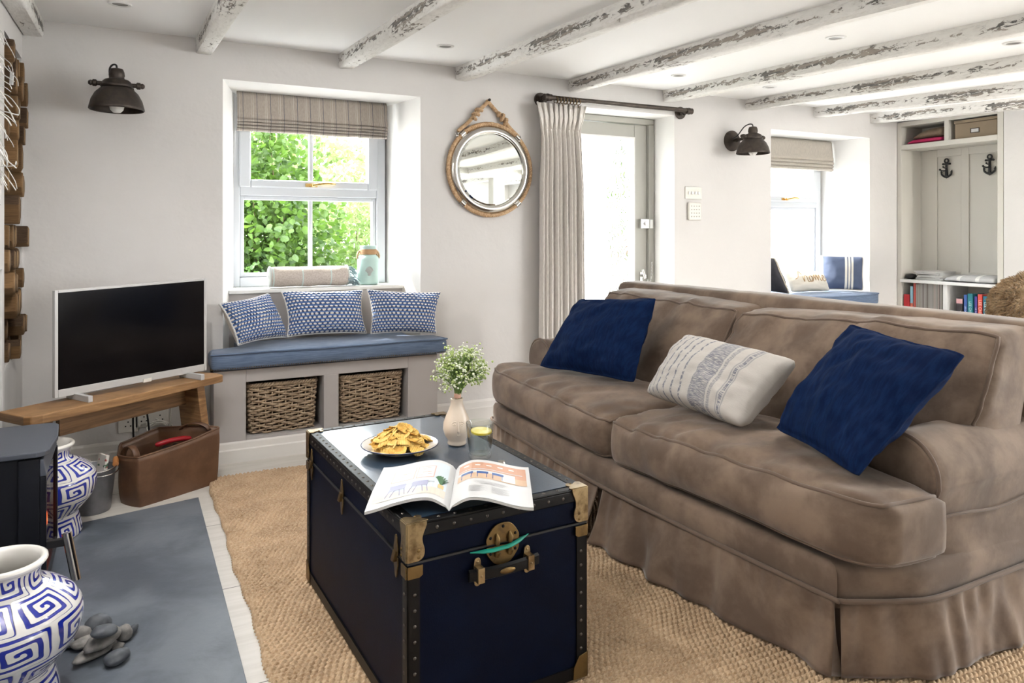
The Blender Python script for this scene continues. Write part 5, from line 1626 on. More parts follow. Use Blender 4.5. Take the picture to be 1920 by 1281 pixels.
# upright and bottom edges
for a in (0, TW):
    for bq in (0, TD):
        sa = 1 if a == 0 else -1; sb = 1 if bq == 0 else -1
        mb = MB()
        tbox(mb, *sorted((a, a + sa * .030)), *sorted((bq, bq + sb * .005)), TZ0, TZL - .022); tbox(mb, *sorted((a, a + sa * .005)), *sorted((bq, bq + sb * .028)), TZ0, TZL - .022)
        rivets(mb, tk(a + sa * .018, bq, .04), tk(a + sa * .018, bq, TZL - .05), 9, -B_ * sb); rivets(mb, tk(a, bq + sb * .017, .04), tk(a, bq + sb * .017, TZL - .05), 9, -A_ * sa)
        mb.build('edge_binding', ['trunk_band', 'rivet'], r, smooth=40)
mb = MB(); tbox(mb, 0, .005, 0, TD, TZ0, TZ0 + .03); tbox(mb, TW - .005, TW, 0, TD, TZ0, TZ0 + .03); tbox(mb, 0, TW, 0, .005, TZ0, TZ0 + .03); tbox(mb, 0, TW, TD - .005, TD, TZ0, TZ0 + .03)
mb.build('edge_binding', 'trunk_band', r)
# seam between lid and body
mb = MB(); tbox(mb, .001, TW - .001, .001, TD - .001, TZL - .001, TZL + .0035); mb.build('lid_seam', 'black_plastic', r)


def plate(mb, pts, org, ax, ay, th, nrm):
    """flat metal plate: outline in (x along ax, y along ay) pushed out along nrm"""
    mb.prism([org + ax * x + ay * y + nrm * .0004 for x, y in pts], nrm * th)


def corner_outline(h):
    pr = [(0, 0), (.046, 0), (.046, -.008), (.040, -.022), (.036, -.034), (.037, -.046), (.041, -.058), (.041, -.070), (.036, -.079), (.026, -.084), (0, -.084)]
    return [(p.x, p.y) for p in smooth_path([(x, y * h, 0) for x, y in pr[1:10]], 3)] + [(0, -.084 * h), (0, 0)]


for a, bq in ((0, 0), (TW, 0), (0, TD), (TW, TD)):
    sa = A_ * (1 if a == 0 else -1); sb = B_ * (1 if bq == 0 else -1)
    near = bq == 0
    mb = MB()
    plate(mb, corner_outline(1), tk(a, bq, TZ1 + .001) - sa * .001, sa, UP, .0032, -sb)
    plate(mb, [(x * .8, y) for x, y in corner_outline(1)], tk(a, bq, TZ1 + .001) - sb * .001, sb, UP, .0032, -sa)
    plate(mb, [(p.x, p.y) for p in smooth_path([(0, 0, 0), (.047, 0, 0), (.049, .010, 0), (.042, .018, 0), (.046, .030, 0), (.036, .040, 0), (.026, .030, 0), (.012, .040, 0), (0, .036, 0)], 3)], tk(a, bq, TZ1 + .0004) - sa * .001 - sb * .001, sa, sb, .0022, UP)
    o = mb.build('corner_cap', 'brass_light' if near or a == 0 else 'brass', r, bevel=.0012)
    mb = MB()
    for z in (-.060, -.074):
        for nn, sd in ((-sb, sa), (-sa, sb)):
            rivets(mb, tk(a, bq, TZ1 + z) + sd * .026 + nn * .0036, tk(a, bq, TZ1 + z) + sd * .0261 + nn * .0036, 1, nn, .0042)
    rivets(mb, tk(a, bq, TZ1 + .0026) + sa * .030 + sb * .030, tk(a, bq, TZ1 + .0026) + sa * .0301 + sb * .03, 1, UP, .0035)
    mb.mi = [0] * len(mb.f); mb.build('corner_rivet', 'brass', r, smooth=60)
    mb = MB()
    plate(mb, [(0, 0), (.036, 0), (.036, -.022), (.028, -.027), (0, -.027)], tk(a, bq, TZL - .003), sa, UP, .003, -sb); plate(mb, [(0, 0), (.03, 0), (.03, -.027), (0, -.027)], tk(a, bq, TZL - .003), sb, UP, .003, -sa)
    mb.build('body_corner_clip', 'brass', r, bevel=.001)
    mb = MB()
    plate(mb, [(0, 0), (.042, 0), (.040, .03), (.024, .055), (0, .06)], tk(a, bq, TZ0), sa, UP, .003, -sb); plate(mb, [(0, 0), (.042, 0), (.040, .03), (.024, .055), (0, .06)], tk(a, bq, TZ0), sb, UP, .003, -sa)
    mb.build('foot_corner_cap', 'brass', r, bevel=.001)

# lock, handle, side latches, ribbon
lc_a, lc_z = .236, TZL + .001
P0 = tk(lc_a, 0, lc_z)
mb = MB()
oct_up = [(p.x, p.y) for p in smooth_path([(-.042, .003, 0), (-.043, .016, 0), (-.030, .036, 0), (-.014, .047, 0), (.014, .047, 0), (.030, .036, 0), (.043, .016, 0), (.042, .003, 0)], 3)]
plate(mb, oct_up, P0, A_, UP, .004, -B_); mb.build('lock_plate', 'brass', r, bevel=.0012)
mb = MB(); plate(mb, [(-x, -y * .98) for x, y in oct_up], P0, A_, UP, .004, -B_); mb.build('lock_plate', 'brass', r, bevel=.0012)
mb = MB()
for x in (-.017, .017):
    for z0, z1 in ((.004, .026), (-.024, -.006)):
        mb.tube([P0 + A_ * x - B_ * .006 + UP * z0, P0 + A_ * x - B_ * .011 + UP * (z0 + z1) / 2, P0 + A_ * x - B_ * .005 + UP * z1], [.007, .0065, .002], 10)
mb.build('lock_hasp', 'brass', r, smooth=60)
mb = MB()
for x, z in ((0, .040), (-.033, .018), (.033, .018), (-.033, -.018), (.033, -.018)): rivets(mb, P0 + A_ * x + UP * z - B_ * .0044, P0 + A_ * (x + .0001) + UP * z - B_ * .0044, 1, -B_, .004)
mb.mi = [0] * len(mb.f); mb.build('lock_rivet', 'trunk_band', r, smooth=60)
hz = TZL - .052
mb = MB(); hpts = []
for i in range(17):
    t = i / 16 * 2 - 1; hpts.append(tk(lc_a + t * .092, -.012 - .010 * (1 - t * t), hz))
vs = []
for q in hpts: vs += [q + UP * .014 + B_ * .003, q + UP * .010 - B_ * .004, q - UP * .010 - B_ * .004, q - UP * .014 + B_ * .003, q + B_ * .006]
n5 = len(hpts)
mb.add(vs, [(i * 5 + k, i * 5 + (k + 1) % 5, (i + 1) * 5 + (k + 1) % 5, (i + 1) * 5 + k) for i in range(n5 - 1) for k in range(5)] + [tuple(range(4, -1, -1)), tuple((n5 - 1) * 5 + k for k in range(5))])
mb.build('carry_handle', 'trunk_band', r, smooth=50)
mb = MB().ball(tk(lc_a, -.0275, hz), 1, 16, 8, (.020, .003, .007)); mb.build('handle_badge', 'brass', r, smooth=60)
for s_ in (-1, 1):
    q = tk(lc_a + s_ * .066, 0, hz)
    mb = MB(); plate(mb, [(p.x, p.y) for p in smooth_path([(-.009, -.016, 0), (-.007, -.027, 0), (0, -.031, 0), (.007, -.027, 0), (.009, -.016, 0), (.009, .016, 0), (.007, .030, 0), (0, .034, 0), (-.007, .030, 0), (-.009, .016, 0)], 2)], q, A_, UP, .003, -B_)
    mb.hexa([q - A_ * .0085 - B_ * .002 - UP * .017, q + A_ * .0085 - B_ * .002 - UP * .017, q + A_ * .0085 - B_ * .024 - UP * .017, q - A_ * .0085 - B_ * .024 - UP * .017, q - A_ * .0085 - B_ * .002 + UP * .017, q + A_ * .0085 - B_ * .002 + UP * .017, q + A_ * .0085 - B_ * .024 + UP * .017, q - A_ * .0085 - B_ * .024 + UP * .017])
    rivets(mb, q - B_ * .0034 + UP * .025, q - B_ * .0034 + UP * .0251, 1, -B_, .0035); rivets(mb, q - B_ * .0242, q - B_ * .0242 + A_ * .0001, 1, -B_, .003)
    mb.mi = [0] * len(mb.f); mb.build('handle_clip', 'brass_light', r, bevel=.001)
for bq in (.062, .480, .802):
    q = tk(0, bq, TZL)
    mb = MB()
    for sg in (1, -1):
        plate(mb, [(p.x, p.y * sg) for p in smooth_path([(-.011, .002, 0), (-.013, .018, 0), (-.008, .030, 0), (-.006, .042, 0), (0, .049, 0), (.006, .042, 0), (.008, .030, 0), (.013, .018, 0), (.011, .002, 0)], 2)][::sg], q, B_, UP, .003, -A_)
    mb.hexa([q - B_ * .008 - A_ * .002 - UP * .010, q + B_ * .008 - A_ * .002 - UP * .010, q + B_ * .008 - A_ * .013 - UP * .010, q - B_ * .008 - A_ * .013 - UP * .010, q - B_ * .008 - A_ * .002 + UP * .012, q + B_ * .008 - A_ * .002 + UP * .012, q + B_ * .008 - A_ * .007 + UP * .012, q - B_ * .008 - A_ * .007 + UP * .012])
    mb.build('side_latch', 'brass', r, bevel=.001)
mb = MB(); vs = []
for i in range(25):
    t = i / 24; x = -.085 + .155 * t; z = -.003 * math.sin(t * PI) - .003 - .005 * (1 - t) + .016 * max(0, t - .6) ; w = .0055 * min(1, 4 * t + .15, 5 * (1 - t) + .1)
    q = P0 + A_ * x - B_ * (.003 + .010 * min(1, 3 * t, 3 * (1 - t))) + UP * (z + .004)
    vs += [q + UP * w * .6 + B_ * .001, q - UP * w * .6 - B_ * w]
mb.add(vs, [(2 * i, 2 * i + 1, 2 * i + 3, 2 * i + 2) for i in range(24)])
mb.build('ribbon_tab', 'green_ribbon', r, smooth=180, solid=.0012)['label'] = 'teal ribbon sticking out of the lid seam'

# open magazine
SB = Vector((.638, 1.534, TZ1 + .001)); MD = Vector((.444, .896, 0)).normalized(); MW = Vector((MD.y, -MD.x, 0)); PWD, PHT = .203, .285
def page_h(s, side): 
    a = .025 * math.sin(min(1, s / .28) * PI / 2) if s < .28 else .025 * (.5 + .5 * math.cos((s - .28) / .72 * PI))
    if side < 0: a *= 1 - .1 * s
    return a
def page(s, t, side, off=0.0):
    k = 1 - .06 * (1 if s > 0 else 0)
    q = SB + MW * (side * s * PWD * k) + MD * (t * PHT + (.006 * s if side < 0 else 0)) + UP * (.0105 + page_h(s, side) * (1 - .15 * t) + off - (.006 if s < .02 else 0))
    over = -(q - TO).dot(TA) - .004                    # how far the leaf hangs out over the trunk's left edge
    if over > 0: q.z -= .10 * over + 1.5 * over * over
    return q
r = thing('open_magazine', 'open glossy interiors magazine lying at the front of the trunk', 'magazine', tuple(SB + MD * .14))
for side, nm in ((-1, 'left'), (1, 'right')):
    mb = MB(); ns, nt_ = 24, 10
    mb.grid(lambda u, v, side=side: page(u if side > 0 else 1 - u, v, side), ns, nt_)
    mb.build('page', 'paper', r, smooth=180)
    mb = MB()
    def lower(u, v, side=side):
        q = page(u, v, side); q.z -= .0065 * min(1, u * 9 + .15); q.z = max(q.z, TZ1 + .0030) if (q - TO).dot(TA) > -.006 else q.z; return q
    nb = (ns + 1)
    up_ = lambda u, v: page(u, v, side) - UP * .0006
    for v0 in (0, 1):
        mb.grid(lambda u, w, v0=v0: up_(u, v0).lerp(lower(u, v0), w), ns, 1)
    mb.grid(lambda u, w: up_(1, u).lerp(lower(1, u), w), nt_, 1)
    mb.build('page_block', 'paper_edge', r, smooth=180)
    mb = MB().grid(lambda u, v: lower(u, v) - UP * .0003, ns, nt_); mb.build('cover', 'trunk_band' if side < 0 else 'cover_teal', r, smooth=180) if side < 0 or 'cover_teal' in M else mb.build('cover', mat('teal_cover', (.05, .13, .14), .3), r, smooth=180)


def ink(name, col): M[name] = mat(name, col, .4); return name


def patch(mb, side, s0, s1, t0, t1, off=.0005, n=10, mi=0):
    mb.grid(lambda u, v: page(s0 + (s1 - s0) * (u if side > 0 else 1 - u), t0 + (t1 - t0) * v, side, off), n, 4, mi=mi)


def strokes(mb, side, pts, w, off=.0009, mi=0):
    P3 = [page(s, t, side, off) for s, t in pts]
    for a, b_ in zip(P3, P3[1:]):
        d_ = (b_ - a); n_ = Vector((-d_.y, d_.x, 0)).normalized() * w / 2
        mb.quad(a - n_, b_ - n_, b_ + n_, a + n_, mi)


cols = [('ink_pale_blue', (.58, .66, .72)), ('ink_floor', (.62, .56, .48)), ('ink_pink_frame', (.62, .42, .38)), ('ink_white', (.76, .76, .75)), ('ink_lilac', (.30, .31, .45)), ('ink_leaf', (.05, .14, .06)), ('ink_pot', (.55, .40, .16)), ('ink_table', (.42, .46, .50))]
for n_, c_ in cols: ink(n_, c_)
names = [n_ for n_, _ in cols]
mb = MB()
patch(mb, -1, .07, .95, .10, .93, .0004, 16, 0); patch(mb, -1, .07, .95, .10, .26, .0006, 16, 1)
for s0, s1 in ((.50, .80), (.24, .48)):
    patch(mb, -1, s0, s1, .50, .82, .0006, 8, 2); patch(mb, -1, s0 + .015, s1 - .015, .52, .80, .0008, 8, 3)
    for k in range(7):
        rr = random.Random(k * 7 + int(s0 * 100)); s_, t_ = rr.uniform(s0 + .04, s1 - .08), rr.uniform(.55, .76); patch(mb, -1, s_, s_ + .05, t_, t_ + .018, .0010, 2, 2)
patch(mb, -1, .22, .78, .37, .40, .0009, 10, 7)
for s0 in (.30, .58):
    patch(mb, -1, s0, s0 + .20, .30, .42, .0011, 6, 4)
    for ds in (.01, .07, .13, .19): strokes(mb, -1, [(s0 + ds, .31), (s0 + ds + (.03 if ds > .1 else -.03), .15)], .0022, .0012, 4)
patch(mb, -1, .10, .17, .27, .36, .0011, 3, 6)
for k in range(7):
    a = -1.1 + k * .37; strokes(mb, -1, [(.135, .36), (.135 + .05 * math.sin(a), .45 + .05 * math.cos(a)), (.135 + .085 * math.sin(a), .47 + .10 * math.cos(a))], .0052, .0012 + k * .00005, 5)
mb.build('printed_picture', names, r)
cols = [('ink_terracotta', (.55, .30, .20)), ('ink_counter', (.56, .58, .60)), ('ink_blue', (.04, .11, .33)), ('ink_wood_floor', (.58, .40, .27)), ('ink_light', (.75, .73, .70)), ('ink_grey_text', (.45, .45, .46))]
for n_, c_ in cols: ink(n_, c_)
names = [n_ for n_, _ in cols]
mb = MB()
patch(mb, 1, .06, .95, .47, .92, .0004, 16, 0); patch(mb, 1, .06, .95, .47, .62, .0006, 16, 3); patch(mb, 1, .06, .70, .62, .69, .0007, 12, 1); patch(mb, 1, .62, .80, .49, .69, .0008, 6, 4)
for k in range(3): patch(mb, 1, .10 + .20 * k, .25 + .20 * k, .60, .655, .0009, 5, 2); [strokes(mb, 1, [(.11 + .2 * k + d_, .60), (.11 + .2 * k + d_, .50)], .0016, .0010, 2) for d_ in (0, .12)]
for k in range(5): patch(mb, 1, .12 + .15 * k, .19 + .15 * k, .82, .85, .0008, 2, 4)
patch(mb, 1, .06, .90, .72, .735, .0008, 10, 1)
for k in range(4): patch(mb, 1, .30 + .02 * k, .70 - .02 * k, .395 - .022 * k, .402 - .022 * k, .0005, 6, 5)
for c0 in (.22, .50):
    for k in range(9): patch(mb, 1, c0, c0 + .22 - .04 * ((k * 7) % 3), .28 - .017 * k, .285 - .017 * k, .0005, 4, 5)
mb.build('printed_picture', names, r)

# plate of crisps
pc = Vector((.694, 2.036, TZ1 + .0005))
r = thing('plate', 'white enamel plate with dark blue rim heaped with crisps on the trunk', 'plate', tuple(pc))
MB().lathe([(0, 0), (.060, 0), (.066, .003), (.082, .012), (.108, .0205), (.111, .0225), (.108, .0240), (.081, .0155), (.062, .006), (0, .004)], pc, 64).build('plate_body', 'white_ceramic', r, smooth=40)
MB().tube([pc + Vector((.1105 * math.cos(a), .1105 * math.sin(a), .0228)) for a in [2 * PI * k / 64 for k in range(64)]], .0016, 6, closed=True).build('blue_rim', 'plate_rim', r, smooth=180)


def crisp_mesh(k):
    rnd = random.Random(k); mb = MB(); n = 22; ax = rnd.uniform(.021, .028); ay = rnd.uniform(.016, .021); bx = rnd.uniform(8, 15) * rnd.choice((1, 1, -1)); by = rnd.uniform(-6, 12); tw = rnd.uniform(-10, 10)
    def f(u, v):
        x, y = 2 * u - 1, 2 * v - 1
        dx, dy = x * math.sqrt(1 - y * y / 2), y * math.sqrt(1 - x * x / 2)
        X_, Y_ = dx * ax, dy * ay
        q = .10 * noise.noise(Vector((dx * 1.7, dy * 1.7, k)))
        X_ *= 1 + q; Y_ *= 1 + q
        return (X_, Y_, bx * X_ * X_ + by * Y_ * Y_ + tw * X_ * Y_ + .0010 * math.sin(X_ / .0050 * 2 * PI) + .002 * noise.noise(Vector((dx * 2, dy * 2, k + 9))))
    mb.grid(f, 48, 14)
    o = mb.build('potato_crisp', 'crisp' if k % 3 else 'crisp_dark', smooth=180, solid=.0013)
    o.data.transform(Matrix.Translation(Vector(o['_o']))); o.location = (0, 0, 0)
    return o


cps = [crisp_mesh(k) for k in range(6)]; rnd = random.Random(5); used = set()
spots = []
for lay, (nn, rad, zz) in enumerate(((17, .076, .020), (17, .064, .031), (14, .050, .043), (10, .034, .053), (5, .016, .062))):
    for k in range(nn):
        a = 2 * PI * k / nn + lay * .7 + rnd.uniform(-.2, .2); q = rad * rnd.uniform(.72, 1.08) if nn > 4 else rad * rnd.uniform(.3, 1.2)
        spots.append((q * math.cos(a) * 1.03, q * math.sin(a), zz + rnd.uniform(-.004, .004), a))
for i, (x, y, z, a) in enumerate(spots):
    k = i % 6
    o = cps[k] if k not in used else cps[k].copy()
    if k in used: COL.objects.link(o)
    used.add(k)
    o.location = pc + Vector((x, y, z))
    steep = rnd.uniform(.15, .75)
    o.rotation_euler = (Matrix.Rotation(a, 3, 'Z') @ Matrix.Rotation(steep, 3, 'Y') @ Matrix.Rotation(rnd.uniform(0, PI), 3, 'Z')).to_euler()
    tag(o, 'ridged golden potato crisp in the heap on the white plate', 'crisp', 'crisps on the plate')

# face vase and bouquet
vc = Vector((.868, 2.026, TZ1 + .0005))
r = thing('face_vase', 'small cream bottle vase with a moulded face holding white flowers on the trunk', 'vase', tuple(vc))
vp = [(.0, .0), (.026, 0), (.0285, .004), (.027, .010), (.0275, .015), (.036, .027), (.0415, .046), (.0400, .066), (.0330, .085), (.0245, .103), (.0195, .118), (.0182, .130), (.0188, .136), (.0165, .137), (.0150, .132), (.016, .115), (.03, .08), (.03, .03), (0, .012)]
MB().lathe(vp, vc, 48).build('vase_body', 'cream_ceramic', r, smooth=60)
fa = math.atan2(-vc.y, -vc.x) + .10
def vr(z): 
    z0 = z
    for (r0, a), (r1, b_) in zip(vp[1:12], vp[2:13]):
        if a <= z0 <= b_: return r0 + (r1 - r0) * (z0 - a) / max(1e-6, b_ - a)
    return .03
def onv(dx, z, off=0.0): rr = vr(z); a = fa + dx / rr; return vc + Vector(((rr + off) * math.cos(a), (rr + off) * math.sin(a), z))
mb = MB()
mb.tube(smooth_path([onv(0, .074, -.002), onv(0, .062, .0005), onv(0, .052, .0025), onv(0, .047, .002), onv(0, .045, -.002)], 4), [.002 + .0001 * k for k in range(17)], 8)
for sg in (-1, 1):
    mb.tube(smooth_path([onv(sg * .004, .073, -.0012), onv(sg * .010, .0745, -.0004), onv(sg * .017, .071, -.0008), onv(sg * .021, .066, -.0016)], 4), .0019, 6)
    mb.tube(smooth_path([onv(sg * .007, .066, -.0012), onv(sg * .0115, .068, -.0004), onv(sg * .017, .065, -.0010)], 4), .0017, 6)
    mb.tube(smooth_path([onv(sg * .007, .0645, -.0014), onv(sg * .0115, .063, -.0008), onv(sg * .017, .0645, -.0012)], 4), .0015, 6)
mb.tube(smooth_path([onv(-.008, .038, -.002), onv(-.003, .0395, -.0004), onv(0, .0385, -.0006), onv(.003, .0395, -.0004), onv(.008, .038, -.002)], 4), .0017, 6)
mb.tube(smooth_path([onv(-.0065, .0365, -.002), onv(0, .0345, 0), onv(.0065, .0365, -.002)], 4), .0021, 6)
mb.build('moulded_face', 'cream_ceramic', r, smooth=180)
mz = vc.z + .137
r = thing('flower_bouquet', 'bunch of small white gypsophila flowers standing in the cream face vase', 'flowers', (vc.x, vc.y, mz - .05))
rnd = random.Random(9); mb = MB(); bl_ = MB(); bd = MB(); tips = []
c0 = vc + Vector((0, 0, .10))
for k in range(40):
    a = 2 * PI * rnd.random(); sp = rnd.uniform(.1, 1) ** .6
    tip = Vector((vc.x + .012 + .078 * sp * math.cos(a), vc.y + .078 * sp * math.sin(a), mz + .050 + .072 * (1 - sp ** 2) + rnd.uniform(-.022, .02)))
    mid = Vector((vc.x + .004 + .010 * math.cos(a), vc.y + .010 * math.sin(a), mz + .022))
    pth = smooth_path([c0 + Vector((.003 * math.cos(a), .003 * math.sin(a), 0)), mid, mid.lerp(tip, .5) + UP * .012, tip], 5)
    mb.tube(pth, [.0019] * 6 + [.0016] * 5 + [.0011] * (len(pth) - 11), 5)
    for j in range(8):
        o_ = Vector((rnd.gauss(0, 1), rnd.gauss(0, 1), rnd.gauss(.35, .9))).normalized() * rnd.uniform(.012, .036)
        b0 = pth[rnd.randrange(9, len(pth))]; e_ = tip + o_
        mb.tube([b0, b0.lerp(e_, .6) + UP * .004, e_], [.0011, .0008, .0006], 4)
        tips.append(e_)
for e_ in tips:
    for j in range(rnd.choice((3, 4, 5))):
        q = e_ + Vector((rnd.gauss(0, .006), rnd.gauss(0, .006), rnd.gauss(.002, .006)))
        if rnd.random() < .5: bl_.ball(q, rnd.uniform(.0024, .0046), 6, 4, (1, 1, .75))
        else: bd.ball(q, rnd.uniform(.0022, .0040), 5, 4)
mb.build('stems', 'stem', r, smooth=180); o = bl_.build('blossoms', 'blossom', r, smooth=180); o['kind'] = 'stuff'; o = bd.build('buds', 'bud', r, smooth=180); o['kind'] = 'stuff'
MB().lathe([(.0085, -.004), (.0105, 0), (.0105, .008), (.009, .012)], vc + Vector((.002, 0, .140)), 14, cap=False).build('pink_tie', 'pink_tie', r, smooth=60)

# tumbler
gc = PZ(900, 858, TZ1); gc = Vector((gc.x, gc.y, TZ1 + .0005))
r = thing('drinking_glass', 'clear glass tumbler of water with lemon beside the face vase', 'glass', tuple(gc))
def thin_glass(name, tint, strength):
    m = bpy.data.materials.new(name); m.use_nodes = True; nt = m.node_tree; nt.nodes.clear()
    out = nt.nodes.new('ShaderNodeOutputMaterial'); tr = nt.nodes.new('ShaderNodeBsdfTransparent'); tr.inputs[0].default_value = (*tint, 1)
    gl = nt.nodes.new('ShaderNodeBsdfGlossy'); gl.inputs['Roughness'].default_value = .03
    lw = nt.nodes.new('ShaderNodeLayerWeight'); lw.inputs[0].default_value = .35
    mx = nt.nodes.new('ShaderNodeMixShader'); nt.links.new(_math(nt, 'MULTIPLY', lw.outputs['Facing'], strength), mx.inputs[0])
    nt.links.new(tr.outputs[0], mx.inputs[1]); nt.links.new(gl.outputs[0], mx.inputs[2]); nt.links.new(mx.outputs[0], out.inputs[0])
    return m


M['glass'] = thin_glass('clear_glass', (.97, .985, .98), .75)
M['water'] = thin_glass('water', (.95, .97, .96), .45)
gp = [(0, 0), (.0285, 0), (.031, .003), (.0325, .012), (.0350, .045), (.0365, .055), (.0395, .098), (.0388, .0992), (.0380, .098), (.0350, .056), (.0335, .045), (.0295, .013), (.026, .0105), (0, .0105)]
mb = MB(); n = 60; vs = []
for i_, (rr, z) in enumerate(gp):
    for i in range(n):
        a = 2 * PI * i / n; k = 1 + (.022 * abs(math.cos(4.5 * a)) if 1 < i_ < 5 else 0)
        vs.append(gc + Vector((rr * k * math.cos(a), rr * k * math.sin(a), z)))
mb.add(vs, [(j * n + i, j * n + (i + 1) % n, (j + 1) * n + (i + 1) % n, (j + 1) * n + i) for j in range(len(gp) - 1) for i in range(n)])
mb.build('glass_wall', 'glass', r, smooth=40)
MB().lathe([(0, .0112), (.0262, .0112), (.0293, .0135), (.0333, .045), (.0346, .056), (.0356, .070), (0, .070)], gc, 48).build('water', 'water', r, smooth=40)
T_ = Matrix.Translation(gc + Vector((.003, -.002, .0735))) @ Matrix.Rotation(.10, 4, 'X')
mb = MB().lathe([(0, -.0025), (.0275, -.0025), (.0275, .0025), (0, .0025)], (0, 0, 0), 32, mtx=T_); mb.cur = 1
mb.lathe([(.0275, -.0027), (.0295, -.0023), (.0295, .0023), (.0275, .0027)], (0, 0, 0), 32, mtx=T_, cap=False)
tag(mb.build('lemon_slice', ['lemon', 'lemon_rind'], smooth=40), 'lemon slice floating in the water tumbler', 'lemon')
q = PZ(940, 869, TZ1)
mb = MB().lathe([(.0, .0), (.0105, 0), (.0115, .002), (.010, .0055), (.0045, .0068), (0, .0068)], (q.x, q.y, TZ1 + .0003), 21)
tag(mb.build('bottle_cap', 'steel', smooth=40), 'tiny silver bottle cap lying beside the tumbler', 'cap')

# ================================================================== SOFA
r = thing('sofa', 'taupe suede slip-covered two-seat sofa with rolled arms and gathered skirt', 'sofa', (2.0, 2.19, RUGZ))
YM = 2.19
def mir(y): return 2 * YM - y
front = [(1.566, 3.205), (1.528, 2.72), (1.509, YM), (1.526, 1.70), (1.552, 1.290)]
corner_n = [(1.560, 1.248), (1.600, 1.222)]
side_n = [(1.690, 1.178), (1.79, 1.148), (2.0, 1.148), (2.24, 1.152), (2.45, 1.160)]
outline = front + corner_n + side_n
full = [(2.45, 3.22), (2.1, 3.232), (1.79, 3.232), (1.64, 3.225)] + outline
SZ = .212
# base rail
pp = smooth_path([(x, y, 0) for x, y in full], 6); cxy = Vector((2.0, YM, 0))
mb = MB(); NP_ = len(pp); vs = []
for z, ins in ((SZ - .03, .012), (SZ, .004), (SZ + .03, .000), (SZ + .062, .002), (SZ + .076, .012), (SZ + .08, .04)):
    for q in pp:
        d_ = (cxy - q).normalized(); w = .004 * noise.noise(Vector((q.x * 6, q.y * 6, z * 5)))
        vs.append(q + d_ * (ins + w) + UP * z)
mb.add(vs, [(j * NP_ + i, j * NP_ + (i + 1) % NP_, (j + 1) * NP_ + (i + 1) % NP_, (j + 1) * NP_ + i) for j in range(5) for i in range(NP_)] + [tuple(5 * NP_ + i for i in range(NP_))])
mb.build('seat_base', 'suede', r, smooth=60)
MB().tube([q + UP * (SZ - .002) + (q - cxy).normalized() * .009 for q in pp], .0065, 8).build('skirt_piping', 'suede_piping', r, smooth=180)


# skirt with box pleats and gathers
def skirt(path, name, wave, flare, seed, z1=SZ - .006, pleat=None):
    P = smooth_path([(x, y, 0) for x, y in path], 10); L = [0]
    for a, b_ in zip(P, P[1:]): L.append(L[-1] + (b_ - a).length)
    n = int(L[-1] / .0075); rows = 14; mb = MB(); vs = []
    for j in range(rows + 1):
        t = j / rows
        for i in range(n + 1):
            s_ = L[-1] * i / n; k = max(1, next((q for q in range(len(L)) if L[q] >= s_), len(L) - 1)); f = (s_ - L[k - 1]) / max(1e-6, L[k] - L[k - 1])
            p = P[k - 1].lerp(P[k], f); tg = (P[k] - P[k - 1]).normalized(); nn = Vector((-tg.y, tg.x, 0))
            if nn.dot(p - cxy) < 0: nn = -nn
            fl = flare(s_ / L[-1]) * t ** 1.1
            w = wave(s_, t, seed)
            vs.append(p + nn * (fl + w + .004) + UP * (z1 + (RUGZ + .002 - z1) * t))
    mb.add(vs, [(j * (n + 1) + i, j * (n + 1) + i + 1, (j + 1) * (n + 1) + i + 1, (j + 1) * (n + 1) + i) for j in range(rows) for i in range(n)])
    return mb.build(name, 'suede', r, smooth=180, solid=.004)


def wave_front(s, t, seed):
    a = .0095 * math.sin(s * 27 + seed + .9 * t + 2 * math.sin(s * 5)) + .006 * math.sin(s * 11 + 1.7 * seed) + .018 * noise.noise(Vector((s * 14, t * 1.2, seed)))
    g = .003 * math.sin(s * 95 + 3 * math.sin(s * 9)) * math.exp(-t * 3.2)
    return a * min(1, t * 1.5) + g


def wave_side(s, t, seed):
    g = math.sin(s * 66 + 2.2 * math.sin(s * 17)) * (.0045 * math.exp(-((t - .22) / .3) ** 2)) + .012 * noise.noise(Vector((s * 21, t * .9, seed))) * min(1, t * 2)
    return g + .006 * math.sin(s * 19 + seed) * t


skirt(front[:2] + [(1.510, 2.215)], 'skirt_panel', wave_front, lambda u: .012 + .052 * u, 1)
skirt([(1.509, 2.185)] + front[3:] + [(1.558, 1.262)], 'skirt_panel', wave_front, lambda u: .062 * (1 - u) + .004, 2)
skirt([(1.566, 1.246)] + corner_n[1:] + side_n, 'skirt_panel', wave_side, lambda u: .004 + .022 * math.sin(min(1, u * 1.3) * PI * .5), 3)
skirt([(2.45, 3.22), (2.1, 3.232), (1.79, 3.232), (1.64, 3.225), (1.575, 3.208)], 'skirt_panel', wave_side, lambda u: .015, 4)
# inner pleat cloth at the joints
for q0, q1 in (((1.525, 2.25), (1.525, 2.15)), ((1.575, 1.285), (1.60, 1.245))):
    mb = MB(); MB.quad(mb, (*q0, SZ - .01), (*q1, SZ - .01), (*q1, RUGZ + .004), (*q0, RUGZ + .004)); mb.build('pleat_inset', 'suede_piping', r)

